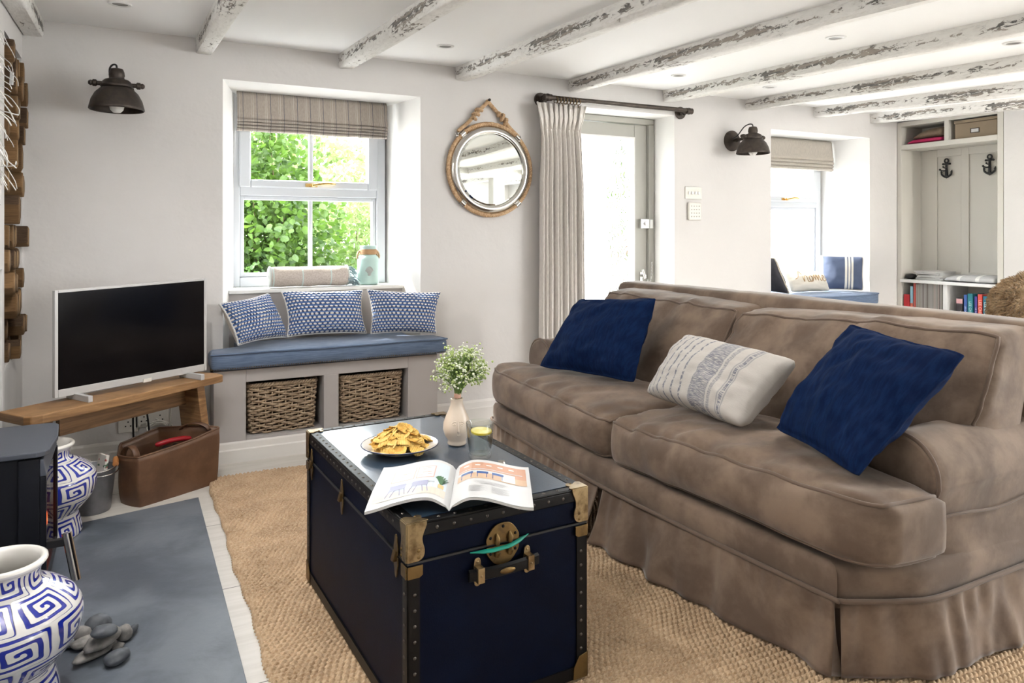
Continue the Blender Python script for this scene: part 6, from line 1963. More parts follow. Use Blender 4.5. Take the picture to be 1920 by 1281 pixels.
# arms
def arm(flip):
    Y = (lambda y: mir(y)) if flip else (lambda y: y)
    pr = [(1.190, .265), (1.192, .31), (1.178, .37), (1.156, .425), (1.138, .47)]
    c = (1.243, .490); rad = .107
    for k in range(0, 13): 
        a = PI - k * PI / 12 * 1.06 + .06; pr.append((c[0] + rad * math.cos(a), c[1] + rad * math.sin(a)))
    pr += [(1.345, .43), (1.330, .36), (1.325, .265)]
    pr = [(p.x, p.y) for p in smooth_path([(a, b_, 0) for a, b_ in pr], 3)]
    n = len(pr); cy = sum(a for a, _ in pr) / n; cz = sum(b_ for _, b_ in pr) / n
    xs = [1.784, 1.787, 1.795, 1.83, 1.88, 1.94, 2.0, 2.06, 2.12, 2.18, 2.24, 2.30, 2.36, 2.42, 2.45]
    mb = MB(); vs = []
    for j, x in enumerate(xs):
        k = (.90, .965, 1.0)[j] if j < 3 else 1.0
        for i, (y, z) in enumerate(pr):
            yy, zz = cy + (y - cy) * k, cz + (z - cz) * k
            w = 0 if j < 2 else .006 * noise.noise(Vector((x * 9, y * 14, z * 9 + (5 if flip else 0)))) + .003 * noise.noise(Vector((x * 26, y * 20, z * 20)))
            if j >= 2 and z < .45 and y < 1.24: yy -= (.45 - z) * .22 * min(1, (x - 1.79) * 9)
            d_ = Vector((0, yy - cy, zz - cz)).normalized()
            vs.append(Vector((x, Y(yy + d_.y * w), zz + d_.z * w)))
    fs = [(j * n + i, j * n + (i + 1) % n, (j + 1) * n + (i + 1) % n, (j + 1) * n + i) for j in range(len(xs) - 1) for i in range(n)]
    fs += [tuple(range(n)), tuple((len(xs) - 1) * n + i for i in range(n))]
    if not flip: fs = [tuple(reversed(f)) for f in fs]
    mb.add(vs, fs); o = mb.build('rolled_arm', 'suede', r, smooth=60)
    MB().tube([Vector((1.790, Y(cy + (y - cy) * 1.0), cz + (z - cz) * 1.0)) for y, z in pr], .0055, 8).build('arm_piping', 'suede_piping', o, smooth=180)
    return o


na = arm(False); arm(True)
seam = [Vector((1.80 + .65 * i / 30, 1.1635 - (.45 - .392) * .22 * min(1, (.65 * i / 30 + .01) * 9) - .0045, .392 + .006 * math.sin(i * .4))) for i in range(31)]
MB().tube(seam, .0036, 6).build('side_seam', 'suede_piping', na, smooth=180)

# back
mb = soft_box([(2.27, 1.165, .2), (2.455, 1.165, .2), (2.455, 3.22, .2), (2.27, 3.22, .2), (2.30, 1.165, .857), (2.46, 1.165, .857), (2.46, 3.22, .862), (2.30, 3.22, .862)], .035, (0, .01, .01, .01, 0, .004), (6, 40, 12), .006, 2)
mb.build('sofa_back', 'suede', r, smooth=180)
# seat cushions
def seat_cushion(y0, y1, zb0, zb1, zt0, zt1, near, seed):
    c = [(1.532, y0, zb0), (2.03, y0, .288), (2.03, y1, .288), (1.532, y1, zb1), (1.532, y0, zt0), (2.03, y0, .462), (2.03, y1, .462), (1.532, y1, zt1)]
    def fold(a, b_, cc):
        if cc < .9: return .004 * math.sin(b_ * 40 + 3 * a) * max(0, 1 - abs(cc - .5) * 3) * .6
        e = math.exp(-((a - .05) / .10) ** 2)
        e2 = math.exp(-((a - .22) / .20) ** 2); wv = math.sin(b_ * 46 + 5 * a + 3 * noise.noise(Vector((a * 2, b_ * 6, seed))) + seed)
        return .0055 * wv * e + .010 * wv * e2 * abs(noise.noise(Vector((b_ * 5, seed, 1)))) * 2 + .013 * noise.noise(Vector((a * 3.5 + seed, b_ * 11 + a * 4, seed)))
    mb = soft_box(c, .034, (.034, 0, .006, .006, 0, .042), (36, 64, 12), .005, seed, fold)
    def warp(v):
        x, y, z = v
        f = min(1, max(0, (1.785 - x) / .045)); f = f * f * (3 - 2 * f)
        if near: g = max(0, 1 - (y - y0) / .42); y -= .205 * f * min(1, g) ** 1.3
        else: g = max(0, 1 - (y1 - y) / .42); y += .170 * f * min(1, g) ** 1.3
        ye = (y0 - .205) if near else (y1 + .170)
        g2 = max(0, 1 - abs(y - ye) / .13); x += .055 * f * g2 ** 2.2
        g3 = max(0, 1 - abs(y - (y1 if near else y0)) / .07); x += .022 * f * g3 ** 2
        return (x, y, z)
    lt = [Vector(warp(v)) for v in mb.loop('top')]; lb = [Vector(warp(v)) for v in mb.loop('bottom')]
    mb.v = [warp(v) for v in mb.v]
    o = mb.build('seat_cushion', 'suede', r, smooth=180)
    MB().tube(lt, .0055, 8, closed=True).build('cushion_piping', 'suede_piping', o, smooth=180)
    MB().tube(lb, .0050, 8, closed=True).build('cushion_piping', 'suede_piping', o, smooth=180)


seat_cushion(1.322, 2.205, .320, .288, .487, .440, True, 3)
seat_cushion(2.212, 3.05, .288, .312, .438, .475, False, 8)
# back cushions
def back_cushion(y0, y1, zt0, zt1, seed):
    c = [(1.955, y0, .445), (2.22, y0, .44), (2.22, y1, .44), (1.955, y1, .445), (2.165, y0, zt0), (2.335, y0, zt0 + .012), (2.335, y1, zt1 + .012), (2.165, y1, zt1)]
    def fold(a, b_, cc):
        if a > .25: return 0
        e = math.exp(-((cc - .92) / .12) ** 2)
        e2 = math.exp(-((b_ - .02) / .1) ** 2) + math.exp(-((b_ - .98) / .1) ** 2)
        return .022 * noise.noise(Vector((b_ * 6 + seed, cc * 2.4 + b_ * 3, seed))) + .010 * noise.noise(Vector((b_ * 17 + cc * 9, cc * 5, seed))) + .005 * math.sin(b_ * 40 + seed) * e + .004 * math.sin(cc * 30 + b_ * 7) * e2
    mb = soft_box(c, .028, (.045, 0, .008, .008, 0, .012), (8, 34, 22), .007, seed, fold)
    o = mb.build('back_cushion', 'suede', r, smooth=180)
    MB().tube(mb.loop('xlo'), .0055, 8, closed=True).build('cushion_piping', 'suede_piping', o, smooth=180)


back_cushion(1.190, 2.190, .838, .806, 5)
back_cushion(2.200, 3.10, .810, .826, 7)


# scatter cushions on the sofa
def scatter(name, c, thick, m, label, seed, flange=.045, wr=.017, pull=.06, n=56, group=None, power=.5):
    mb, edge = pillow_mesh(c, thick, n, pull, flange, wr, seed, power=power)
    mb.mi = [0] * len(mb.f)
    o = mb.build(name, m, smooth=180); tag(o, label, 'cushion', group)
    return o, edge


V = Vector
scatter('scatter_cushion', [V((1.645, 2.915, .508)), V((1.775, 2.36, .520)), V((1.955, 2.44, .852)), V((1.870, 2.92, .812))], .16, 'navy', 'navy linen cushion at the far end of the sofa by the curtain', 1)
scatter('scatter_cushion', [V((1.705, 1.590, .532)), V((1.590, 1.215, .512)), V((1.975, 1.170, .800)), V((2.005, 1.560, .838))], .15, 'navy', 'navy linen cushion tilted over the near sofa arm', 4)
m, nt, p = new_mat('striped_cotton'); t = nt.nodes.new('ShaderNodeTexCoord'); s = nt.nodes.new('ShaderNodeSeparateXYZ'); nt.links.new(t.outputs['UV'], s.inputs[0])
mp = nt.nodes.new('ShaderNodeMapping'); mp.inputs['Scale'].default_value = (60, 26, 1); nt.links.new(t.outputs['UV'], mp.inputs[0])
br = _noise(nt, mp.outputs[0], 1, 3, .6)
mp2 = nt.nodes.new('ShaderNodeMapping'); mp2.inputs['Scale'].default_value = (26, 170, 1); nt.links.new(t.outputs['UV'], mp2.inputs[0]); br2 = _noise(nt, mp2.outputs[0], 1, 2)
u = s.outputs[0]
thin = None
for k, uc in enumerate((.10, .17, .24, .31, .38, .45)):
    d_ = _math(nt, 'LESS_THAN', _math(nt, 'ABSOLUTE', _math(nt, 'SUBTRACT', u, uc)), .0075); thin = d_ if thin is None else _math(nt, 'MAXIMUM', thin, d_)
thin = _math(nt, 'MULTIPLY', thin, _ramp(nt, br, .42, .50))
def band(a, b_): return _math(nt, 'MULTIPLY', _math(nt, 'GREATER_THAN', u, a), _math(nt, 'LESS_THAN', u, b_))
wide = _math(nt, 'MULTIPLY', _math(nt, 'MAXIMUM', band(.53, .66), _math(nt, 'MULTIPLY', band(.675, .70), .8)), _ramp(nt, br2, .38, .56))
mid = _math(nt, 'MULTIPLY', band(.755, .765), 1.0); mid = _math(nt, 'MAXIMUM', mid, band(.80, .81)); w2 = _math(nt, 'MULTIPLY', band(.772, .795), _ramp(nt, br2, .40, .52))
f = _math(nt, 'MAXIMUM', _math(nt, 'MAXIMUM', thin, wide), _math(nt, 'MAXIMUM', _math(nt, 'MULTIPLY', mid, .5), w2))
c = _mix(nt, _math(nt, 'MULTIPLY', f, .85), _mix(nt, br2, (.52, .495, .46), (.43, .405, .375)), (.13, .14, .185)); nt.links.new(c, p.inputs['Base Color']); p.inputs['Roughness'].default_value = .95
bb = nt.nodes.new('ShaderNodeBump'); bb.inputs['Strength'].default_value = .4; bb.inputs['Distance'].default_value = .001; nt.links.new(br2, bb.inputs['Height']); nt.links.new(bb.outputs[0], p.inputs['Normal'])
M['stripe_cotton'] = m
scatter('scatter_cushion', [V((1.700, 2.20, .522)), V((1.655, 1.665, .523)), V((1.850, 1.62, .722)), V((1.890, 2.19, .728))], .17, 'stripe_cotton', 'white cushion with broken grey-blue stripes in the middle of the sofa', 7, 0, .010, .07, power=.40)

# ================================================================== FAR RIGHT: second window seat, built-in shelves, chair with fur
OUT = [(4.165, 3.960), (4.172, 3.88), (4.30, 3.835), (4.55, 3.800), (4.80, 3.790), (5.05, 3.800), (5.25, 3.835), (5.322, 3.885), (5.325, 3.960), (5.290, 3.975), (5.255, 4.385), (4.350, 4.385), (4.305, 3.975)]
def loft(mb, rings):
    n = len(rings[0]); vs = [p for q in rings for p in q]
    mb.add(vs, [(j * n + i, j * n + (i + 1) % n, (j + 1) * n + (i + 1) % n, (j + 1) * n + i) for j in range(len(rings) - 1) for i in range(n)] + [tuple(range(n - 1, -1, -1)), tuple((len(rings) - 1) * n + i for i in range(n))])
    return mb


def inset(P, d):
    c = Vector((sum(p[0] for p in P) / len(P), sum(p[1] for p in P) / len(P), 0)); out = []
    for p in P: q = Vector((p[0], p[1], 0)); out.append(q + (c - q).normalized() * d)
    return out


r = thing('window_bench', 'wall-coloured bowed window seat base behind the sofa under the far window', 'bench', (4.75, 3.9, 0))
loft(MB(), [[p + UP * z for p in inset(OUT, .025)] for z in (.002, .555)]).build('seat_base', 'wall', r, bevel=.004)
r = thing('seat_cushion', 'navy bow-fronted seat cushion on the far window seat', 'cushion', (4.75, 3.9, .556))
fine = [(p.x, p.y) for p in smooth_path([(x, y, 0) for x, y in OUT[:9]], 4)] + OUT[9:]
loft(MB(), [[p + UP * z for p in inset(fine, d)] for z, d in ((.5565, .012), (.560, .004), (.57, 0), (.628, 0), (.637, .005), (.641, .014), (.645, .06))]).build('cushion_pad', 'denim', r, smooth=60)
MB().tube([Vector((x, y, .634)) + (Vector((x, y, 0)) - Vector((4.75, 4.1, 0))).normalized() * .002 for x, y in fine[:33]], .005, 6).build('piping', 'denim', r, smooth=180)

M['charcoal'] = mat('charcoal_cotton', (.055, .055, .07), .85, col2=(.075, .075, .09), vs=8, bump=.2, bs=60)
M['cream_piping'] = mat('cream_piping', (.62, .56, .46), .8)
def piped(name, c, thick, m, label, seed, pm='cream_piping'):
    rt = thing(name, label, 'cushion', tuple(sum((Vector(p) for p in c), Vector()) / 4))
    mb, edge = pillow_mesh(c, thick, 30, .06, 0, .006, seed); mb.mi = [0] * len(mb.f)
    mb.build('cushion_body', m, rt, smooth=180)
    if pm: MB().tube(edge, .0055, 6, closed=True).build('piping', pm, rt, smooth=180)
    return rt, mb


piped('piped_cushion', [(4.385, 3.925, .660), (4.445, 4.29, .660), (4.36, 4.32, .925), (4.300, 3.99, .930)], .10, 'charcoal', 'dark grey cushion with cream piping at the left of the far window seat', 2)
m, nt, p = new_mat('blue_stripe_cotton'); t = nt.nodes.new('ShaderNodeTexCoord'); s = nt.nodes.new('ShaderNodeSeparateXYZ'); nt.links.new(t.outputs['UV'], s.inputs[0]); u = s.outputs[0]
f = None
for a, b_ in ((.56, .605), (.625, .665), (.685, .73), (.02, .05), (.065, .095)):
    q = _math(nt, 'MULTIPLY', _math(nt, 'GREATER_THAN', u, a), _math(nt, 'LESS_THAN', u, b_)); f = q if f is None else _math(nt, 'MAXIMUM', f, q)
nt.links.new(_mix(nt, f, (.075, .10, .17), (.72, .69, .62)), p.inputs['Base Color']); p.inputs['Roughness'].default_value = .85
M['blue_stripe'] = m
piped('piped_cushion', [(4.985, 4.17, .655), (5.215, 3.93, .653), (5.275, 3.975, .925), (5.06, 4.225, .930)], .13, 'blue_stripe', 'blue cushion with white stripes and piping at the right of the far window seat', 3)
HC = [Vector(q) for q in ((4.575, 4.08, .655), (4.975, 4.05, .653), (4.985, 4.13, .800), (4.57, 4.165, .815))]
rt, hm = piped('lettered_cushion', HC, .12, mat('cream_canvas', (.70, .66, .58), .9, bump=.2, bs=80), 'cream cushion lettered home in script on the far window seat', 5, None)
wd = [[(.12, .45), (.18, .52), (.25, .80), (.27, .86), (.28, .70), (.29, .30), (.31, .48), (.34, .58), (.37, .50), (.38, .30), (.42, .28)],
      [(.42, .28), (.47, .30), (.50, .46), (.47, .56), (.43, .48), (.44, .32), (.49, .30), (.54, .50)],
      [(.54, .50), (.56, .60), (.57, .34), (.60, .56), (.63, .60), (.64, .34), (.67, .56), (.70, .60), (.71, .36), (.74, .34)],
      [(.74, .34), (.80, .48), (.83, .58), (.80, .64), (.77, .50), (.79, .36), (.84, .34), (.90, .46)]]
mb = MB(); nrm = (HC[1] - HC[0]).cross(HC[3] - HC[0]).normalized()
def on_home(s_, t_):
    p_ = (HC[0] * (1 - s_) + HC[1] * s_) * (1 - t_) + (HC[3] * (1 - s_) + HC[2] * s_) * t_
    a, b_ = 2 * s_ - 1, 2 * t_ - 1
    return p_ + nrm * (.06 * max(0, (1 - a * a) * (1 - b_ * b_)) ** .5 + .006)
for w in wd: mb.tube(smooth_path([on_home(s_, .05 + t_ * 1.02) for s_, t_ in w], 5), .0030, 6)
mb.build('script_lettering', mat('tan_thread', (.40, .27, .15), .8), rt, smooth=180)

# built-in shelves
BX = 5.70; BD = 5.985
r = thing('built_in_shelves', 'grey painted built-in shelves with coat hooks and bookshelves in the far corner', 'bookcase', (5.84, 3.55, 0))
ZT = 2.035
MB().box((BX, 3.940, 0), (BD, 3.976, ZT)).build('side_panel', 'bookcase', r, bevel=.002)
MB().box((BX, 3.134, 0), (BD, 3.176, ZT)).build('side_panel', 'bookcase', r, bevel=.002)
MB().box((BX, 3.176, 2.000), (BD, 3.940, ZT)).build('top_panel', 'bookcase', r)
mb = MB().box((BX, 3.176, 1.806), (BD, 3.940, 1.846)); mb.build('shelf', 'bookcase', r, bevel=.002)
MB().box((BX, 3.541, 1.846), (BD, 3.577, 2.0)).build('divider', 'bookcase', r, bevel=.002)
mb = MB().box((BX - .018, 3.176, .708), (BD, 3.940, .733)); mb.build('counter_shelf', 'white_gloss', r, bevel=.002)
MB().box((BX, 3.552, .40), (BD, 3.587, .708)).build('divider', 'white_gloss', r, bevel=.002)
mb = MB().box((BX, 3.176, .375), (BD, 3.940, .40)); mb.build('shelf', 'white_gloss', r)
mb = MB().box((BX + .01, 3.176, 0), (BX + .03, 3.940, .375)); mb.build('plinth', 'bookcase', r)
MB().box((BD - .012, 3.176, .40), (BD + .004, 3.940, 2.0)).build('back_panel', 'bookcase', r)
mb = MB(); xs0, xs1 = BD - .024, BD - .012
for y0, y1 in ((3.80, 3.940), (3.54, 3.60), (3.176, 3.24)): mb.box((xs0, y0, .733), (xs1, y1, 1.806))
for y0, y1 in ((3.60, 3.80), (3.24, 3.54)): mb.box((xs0, y0, 1.745), (xs1, y1, 1.806)); mb.box((xs0, y0, .733), (xs1, y1, .80))
mb.build('panel_moulding', 'bookcase', r, bevel=.002)

def anchor(c, label, side):
    mb = MB(); q = Vector(c); Yv = Vector((0, -1, 0)); X_ = -.010
    def P3(y, z, x=0.0): return q + Yv * y + UP * z + Vector((X_ - .005 + x, 0, 0))
    mb.tube([P3(.016 * math.cos(a), .062 + .016 * math.sin(a)) for a in [2 * PI * k / 14 for k in range(14)]], .0062, 7, closed=True)
    mb.tube([P3(0, .046), P3(0, -.060)], [.008, .012], 8); mb.tube([P3(-.026, .036), P3(.026, .036)], .0066, 8); mb.ball(P3(-.028, .036), .009, 8, 6); mb.ball(P3(.028, .036), .009, 8, 6)
    mb.tube(smooth_path([P3(-.045, -.026), P3(-.038, -.050), P3(-.018, -.066), P3(0, -.072), P3(.018, -.066), P3(.038, -.050), P3(.045, -.026)], 4), [.003, .005, .006, .007] + [.008] * 17 + [.007, .006, .005, .003], 8)
    mb.tube([P3(-.048, -.036), P3(-.045, -.020), P3(-.032, -.034)], [.003, .006, .003], 6); mb.tube([P3(.048, -.036), P3(.045, -.020), P3(.032, -.034)], [.003, .006, .003], 6)
    mb.tube([P3(0, -.066), P3(0, -.084)], [.009, .002], 6)
    mb.tube(smooth_path([P3(0, -.018), P3(-.004, -.022, -.045), P3(-.005, -.016, -.075)], 4), .0052, 7); mb.ball(P3(-.005, -.014, -.078), .0085, 8, 6)
    mb.tube(smooth_path([P3(0, .012), P3(.002, .002, -.025), P3(.002, .008, -.045)], 4), .005, 7); mb.ball(P3(.002, .010, -.047), .0075, 8, 6)
    tag(mb.build('anchor_hook', 'black_metal', smooth=60), label, 'hook', 'anchor coat hooks')


a1 = PX(1777, 316, BD - .012); a2 = PX(1858, 309, BD - .012)
anchor((BD - .014, a1.y, a1.z), 'black anchor-shaped coat hook on the left shelf panel', 0)
anchor((BD - .014, a2.y, a2.z), 'black anchor-shaped coat hook on the right shelf panel', 1)

# upper cubbies
mb = soft_box([(5.715, 3.605, 1.852), (5.96, 3.605, 1.852), (5.96, 3.925, 1.852), (5.715, 3.915, 1.852), (5.72, 3.605, 1.885), (5.96, 3.605, 1.885), (5.96, 3.86, 1.885), (5.73, 3.86, 1.885)], .010, (.004, 0, 0, 0, 0, .006), (10, 14, 5), .006, 4)
tag(mb.build('folded_cloth', 'pink', smooth=180), 'folded magenta cloth in the top left cubby of the shelves', 'cloth')
mb = soft_box([(5.73, 3.60, 1.889), (5.96, 3.60, 1.889), (5.96, 3.90, 1.889), (5.73, 3.895, 1.889), (5.74, 3.60, 1.965), (5.95, 3.60, 1.965), (5.95, 3.80, 1.95), (5.74, 3.79, 1.95)], .028, (.012, 0, 0, .01, 0, .014), (10, 14, 6), .010, 6)
tag(mb.build('padded_bag', 'brown_cloth', smooth=180), 'brown padded cloth bundle on the magenta cloth in the top left cubby', 'cushion')
r = thing('storage_box', 'brown lidded storage box with metal label holder in the top right cubby', 'box', (5.84, 3.35, 1.8465))
MB().box((5.722, 3.19, 1.8465), (5.965, 3.505, 1.965)).build('box_body', 'box_card', r, bevel=.003)
MB().box((5.716, 3.184, 1.967), (5.970, 3.511, 1.990)).build('lid', 'box_card', r, bevel=.003)
lh = PX(1828, 244, 5.72)
mb = MB(); q = Vector((5.7205, lh.y, lh.z))
for y0, y1, z0, z1 in ((-.034, .034, -.020, -.014), (-.034, .034, .012, .017), (-.034, -.028, -.014, .012), (.028, .034, -.014, .012)): mb.box((q.x - .004, q.y + y0, q.z + z0), (q.x, q.y + y1, q.z + z1))
mb.build('label_holder', 'bronze', r, bevel=.001); MB().box((q.x - .0015, q.y - .028, q.z - .014), (q.x, q.y + .028, q.z + .012)).build('label_card', 'paper', r)

# on the counter shelf
CZ = .7335
mb = MB().ball((5.765, 3.895, CZ + .022), 1, 18, 12, (.05, .042, .0215), lambda d: 1 + .2 * noise.noise(d * 2))
tag(mb.build('black_pouch', 'black_plastic', smooth=180), 'small black pouch at the left end of the counter shelf', 'pouch')
rnd = random.Random(8); z = CZ
for k in range(7):
    h = rnd.uniform(.008, .013); w = rnd.uniform(.095, .115) * (1 if k < 5 else .95); y = 3.72 + rnd.uniform(-.02, .02); x = 5.825 + rnd.uniform(-.012, .012)
    T_ = Matrix.Translation((x, y, z)) @ Matrix.Rotation(rnd.uniform(-.15, .15), 4, 'Z')
    rt = thing('magazine', 'pale magazine in the flat stack on the counter shelf, ' + ('bottom one', 'second from the bottom', 'third from the bottom', 'the middle one', 'third from the top', 'second from the top', 'topmost')[k], 'magazine', (x, y, z), 'magazines stacked on the counter shelf')
    MB().box((-.112, -w, .0008), (.112, w, h - .0008), T_).build('page_block', 'paper_edge', rt)
    mb = MB().box((-.114, -w - .001, h - .0008), (.114, w + .001, h), T_).box((-.114, -w - .001, 0), (.114, w + .001, .0008), T_); mb.build('cover', 'mag_cover%d' % (k % 2), rt) if 'mag_cover%d' % (k % 2) in M else None
    z += h + .0004
CB = CZ + .006
mb = soft_box([(5.70, 3.20, CB), (5.95, 3.20, CB), (5.95, 3.585, CB), (5.70, 3.59, CB), (5.705, 3.195, CZ + .045), (5.95, 3.195, CZ + .05), (5.95, 3.57, CZ + .05), (5.71, 3.565, CZ + .04)], .015, (.006, 0, 0, .01, 0, .012), (10, 16, 5), .006, 2)
m, nt, p = new_mat('grey_white_stripe_wool'); v = _coord(nt, 'Object')
n_ = _noise(nt, v, 90, 3); c = _mix(nt, n_, (.40, .40, .405), (.50, .50, .50)); c = _mix(nt, stripe(nt, v, 1, .145, .028, 4.0), c, (.70, .70, .67)); nt.links.new(c, p.inputs['Base Color']); p.inputs['Roughness'].default_value = .95
tag(mb.build('folded_blanket', m, smooth=180), 'folded grey blanket with white stripes on the counter shelf', 'blanket')

# books and magazines in the lower cubbies
def book(px0, px1, ytop, col, label, name='book', text=None, tcol=(.8, .8, .8), x0=5.715, depth=.15, group='books on the low shelves', tilt=0.0, tsize=.022, band=None, talign=.55):
    pa, pb = PX(px0, 570, x0), PX(px1, 570, x0); zt = PX((px0 + px1) / 2, ytop, x0).z
    y1, y0 = pa.y - .0006, pb.y + .0006; z0 = .4005
    rt = thing(name, label, 'book' if name == 'book' else 'magazine', (x0 + depth / 2, (y0 + y1) / 2, z0), group)
    key = 'cover_%02x%02x%02x' % tuple(int(c * 255) for c in col)
    if key not in M: M[key] = mat(key, col, .4)
    t = .0014
    mb = MB().box((x0, y0, z0), (x0 + .0015, y1, zt)).box((x0, y0, z0), (x0 + depth, y0 + t, zt)).box((x0, y1 - t, z0), (x0 + depth, y1, zt))
    mb.build('cover', key, rt)
    if y1 - y0 > 3 * t: MB().box((x0 + .0015, y0 + t, z0 + .003), (x0 + depth - .003, y1 - t, zt - .003)).build('page_block', 'paper_edge', rt)
    if band:
        for za, zb, bc_ in band:
            kb = 'band_%02x%02x%02x' % tuple(int(c * 255) for c in bc_)
            if kb not in M: M[kb] = mat(kb, bc_, .4)
            MB().box((x0 - .0006, y0 + .0003, z0 + (zt - z0) * za), (x0, y1 - .0003, z0 + (zt - z0) * zb)).build('spine_band', kb, rt)
    if text:
        kt = 'ink_%02x%02x%02x' % tuple(int(c * 255) for c in tcol)
        if kt not in M: M[kt] = mat(kt, tcol, .5)
        mb = MB(); Rm = Matrix(((0, 0, -1, 0), (0, -1, 0, 0), (-1, 0, 0, 0), (0, 0, 0, 1)))
        T_ = Matrix.Translation((x0 - .0010, (y0 + y1) / 2, z0 + (zt - z0) * talign)) @ Rm
        text_into(mb, text, T_, tsize)
        mb.build('spine_lettering', kt, rt)
    return rt


book(1694.5, 1706, 552, (.42, .012, .02), 'red book standing leftmost on the low shelf', text='LA', tcol=(.8, .78, .75), tsize=.03, talign=.15)
book(1706.5, 1712, 537, (.30, .52, .66), 'book with pale blue and black spine beside the leftmost red book', band=[(.0, .35, (.03, .03, .04)), (.35, .5, (.5, .12, .08))])
book(1712.5, 1717, 531, (.50, .10, .08), 'slim tall red book left of the magazine row')
rnd = random.Random(31); n = 24; x = 1717.3
for k in range(n):
    w = (1766.6 - 1717.3) / n
    g = rnd.choice(((.62, .60, .57), (.50, .48, .45), (.66, .58, .55), (.58, .56, .55), (.30, .26, .25)))
    book(x, x + w, 532.5 + rnd.uniform(-.8, 1.2), g, 'thin pale magazine upright in the row on the low left shelf', 'magazine', group='upright magazines on the low left shelf', x0=5.716 + rnd.uniform(0, .004), depth=.2); x += w
book(1793, 1805, 559, (.025, .022, .025), 'black book with pink top standing leftmost in the right low cubby', band=[(.80, .97, (.62, .35, .36))], text='THE', tcol=(.7, .7, .7), tsize=.020, talign=.45)
book(1807, 1813.5, 553, (.04, .10, .33), 'blue book between the black and the first teal book', text='LEE CHILD', tcol=(.6, .65, .8), tsize=.014, talign=.5)
book(1814, 1824, 551, (.02, .19, .24), 'first teal book in the right low cubby', text='LEE CHILD', tcol=(.40, .62, .62), tsize=.026, talign=.52)
book(1827, 1832.5, 556, (.07, .045, .24), 'purple book left of the bright red book', text='LEE CHILD', tcol=(.6, .6, .8), tsize=.013, talign=.5)
book(1833, 1842, 552, (.62, .07, .055), 'bright red book lettered down its spine in the right low cubby', text='LEE CHILD', tcol=(.85, .55, .45), tsize=.030, talign=.55)
book(1843, 1852, 556, (.02, .15, .22), 'dark teal book right of the bright red book', text='LEE CHILD', tcol=(.62, .75, .74), tsize=.027, talign=.55)
book(1853, 1862, 561, (.50, .62, .72), 'pale blue book rightmost in the low cubby beside the fur', text='LEE CHILD', tcol=(.15, .3, .45), tsize=.022, talign=.5)

# chair with a fur throw
cc = Vector((4.99, 2.335, 0))
r = thing('armchair', 'wooden chair with curved armrest carrying the brown fur throw behind the sofa', 'chair', tuple(cc))
pl = Vector((-.62, .05, 0))
RAILZ = .795
arc = [cc + Vector((.30 * math.cos(a), .30 * math.sin(a), RAILZ + .02 * math.sin(a))) for a in [math.radians(d_) for d_ in range(40, 292, 9)]]
mb = MB().tube(arc, [.016] * 2 + [.019] * (len(arc) - 4) + [.016] * 2, 10); mb.build('arm_rail', 'chair_wood', r, smooth=60)
for a in (50, 130, 215, 285):
    q = cc + Vector((.30 * math.cos(math.radians(a)), .30 * math.sin(math.radians(a)), 0)); q2 = cc + Vector((.25 * math.cos(math.radians(a)), .25 * math.sin(math.radians(a)), 0))
    MB().tube([q2 + UP * .001 + (q2 - cc) * .12, q2 + UP * .42, q + UP * RAILZ], [.014, .018, .014], 10).build('leg', 'chair_wood', r, smooth=60)
MB().lathe([(0, .405), (.25, .405), (.262, .415), (.262, .435), (.25, .445), (0, .447)], cc, 36).build('seat', 'chair_wood', r, smooth=40)
rng = np.random.default_rng(4)
fc = cc + Vector((-.235, .135, .640)); mb = MB()
def furfn(d): return 1 + .12 * noise.noise(d * 1.8) + .06 * noise.noise(d * 4)
mb.ball(fc, 1, 36, 24, (.145, .200, .230), furfn)
core = list(mb.v)
fr_ = mb
nst = 12000; vs = []; fs = []
for k in range(nst):
    d_ = Vector(rng.normal(size=3)).normalized(); q = furfn(d_); p0 = fc + Vector((d_.x * .143 * q, d_.y * .198 * q, d_.z * .228 * q))
    o_ = (d_ + Vector(rng.normal(size=3)) * .45 + Vector((0, 0, -.35))).normalized(); L_ = rng.uniform(.022, .045); sd = o_.cross(Vector(rng.normal(size=3))).normalized() * .0016
    b0 = len(vs); vs += [p0 - sd, p0 + sd, p0 + o_ * L_ * .6 + UP * .003, p0 + o_ * L_ - UP * .004]; fs += [(b0, b0 + 1, b0 + 2), (b0 + 1, b0 + 3, b0 + 2)]
mb.add(vs, fs)
tag(mb.build('fur_throw', 'fur', smooth=180), 'shaggy brown fur throw draped over the wooden chair at the right edge', 'throw')
MB_ = MB().box((4.585, 2.325, .655), (4.589, 2.353, .71), Matrix.Identity(4))
tag(MB_.build('care_label', 'paper'), 'pale care label hanging from the brown fur throw', 'label')

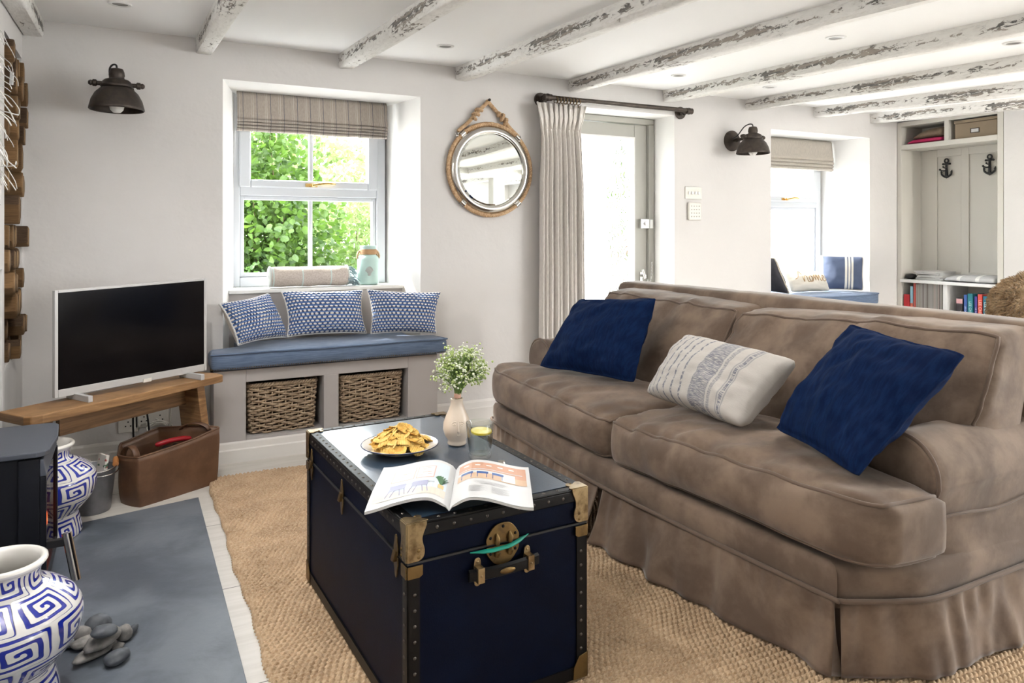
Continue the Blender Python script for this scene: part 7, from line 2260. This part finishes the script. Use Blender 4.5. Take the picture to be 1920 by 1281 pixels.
lx, ly = UPLIGHTS[0]  # invented uplighter body around the left ceiling fill light
r = thing('added_uplighter', 'added half-bowl uplighter, unseen on the chimney wall, brightening the ceiling', 'wall lamp', (lx, ly, 1.38))
MB().lathe([(.02, 1.37), (.07, 1.40), (.112, 1.47), (.108, 1.47), (.068, 1.408), (0, 1.39)], (lx, ly, 0), 32, cap=False).build('lamp_bowl', 'white_gloss', r, smooth=50)
MB().box((XL + .001, ly - .03, 1.36), (XL + .02, ly + .03, 1.44)).cyl((XL + .02, ly, 1.40), (lx - .04, ly, 1.39), .009).build('wall_bracket', 'black_metal', r)
lx, ly = UPLIGHTS[1]  # invented lamp body around the right ceiling fill light
r = thing('added_floor_lamp', 'added tall floor lamp, unseen by the right wall, brightening the ceiling', 'lamp', (lx, ly, 0))
MB().lathe([(0, .001), (.14, .001), (.14, .015), (.02, .03), (0, .03)], (lx, ly, 0), 32).build('base', 'black_metal', r, smooth=40)
MB().cyl((lx, ly, .03), (lx, ly, 1.385), .011).build('pole', 'black_metal', r, smooth=50)
MB().lathe([(.02, 1.36), (.10, 1.40), (.155, 1.47), (.15, 1.47), (.098, 1.408), (0, 1.38)], (lx, ly, 0), 32, cap=False).build('lamp_shade', 'white_gloss', r, smooth=50)

# room behind the camera, seen only in the mirror
mb = MB().box((4.36, -1.18, 0), (4.52, -1.02, ceil_z(0) - .11)); structure(mb.build('wall_pillar', 'reveal'))
mb = MB().box((XL, -1.18, ceil_z(0) - .12), (XR, -1.02, ceil_z(0) + .01)); tag(mb.build('cross_beam', 'beam', bevel=.006), 'pale cross beam seen only in the round mirror', 'beam')
q = LAMP_POS[0]
mb = MB().lathe([(.09, 0), (.09, .006), (.055, .018), (0, .020)], (q[0], q[1], ceil_z(0) - .021), 24)
tag(mb.build('ceiling_lamp', 'bulb', smooth=60), 'ceiling lamp at the right end of the room behind the camera', 'ceiling light')
for (lx, ly), wh in zip(SPOTS, ('over the stove hearth', 'over the sofa', 'behind the sofa')):  # trim rings for the unseen spots added as top fill
    r = thing('ceiling_light', 'added unseen ceiling spot for extra top light ' + wh, 'ceiling light', (lx, ly, ceil_z(ly)), 'recessed ceiling lights')
    MB().lathe([(.030, -.004), (.034, -.006), (.043, -.005), (.046, .0005), (.030, .003), (.030, -.004)], (lx, ly, ceil_z(ly)), 24, cap=False).build('light_trim', 'white_gloss', r, smooth=50)
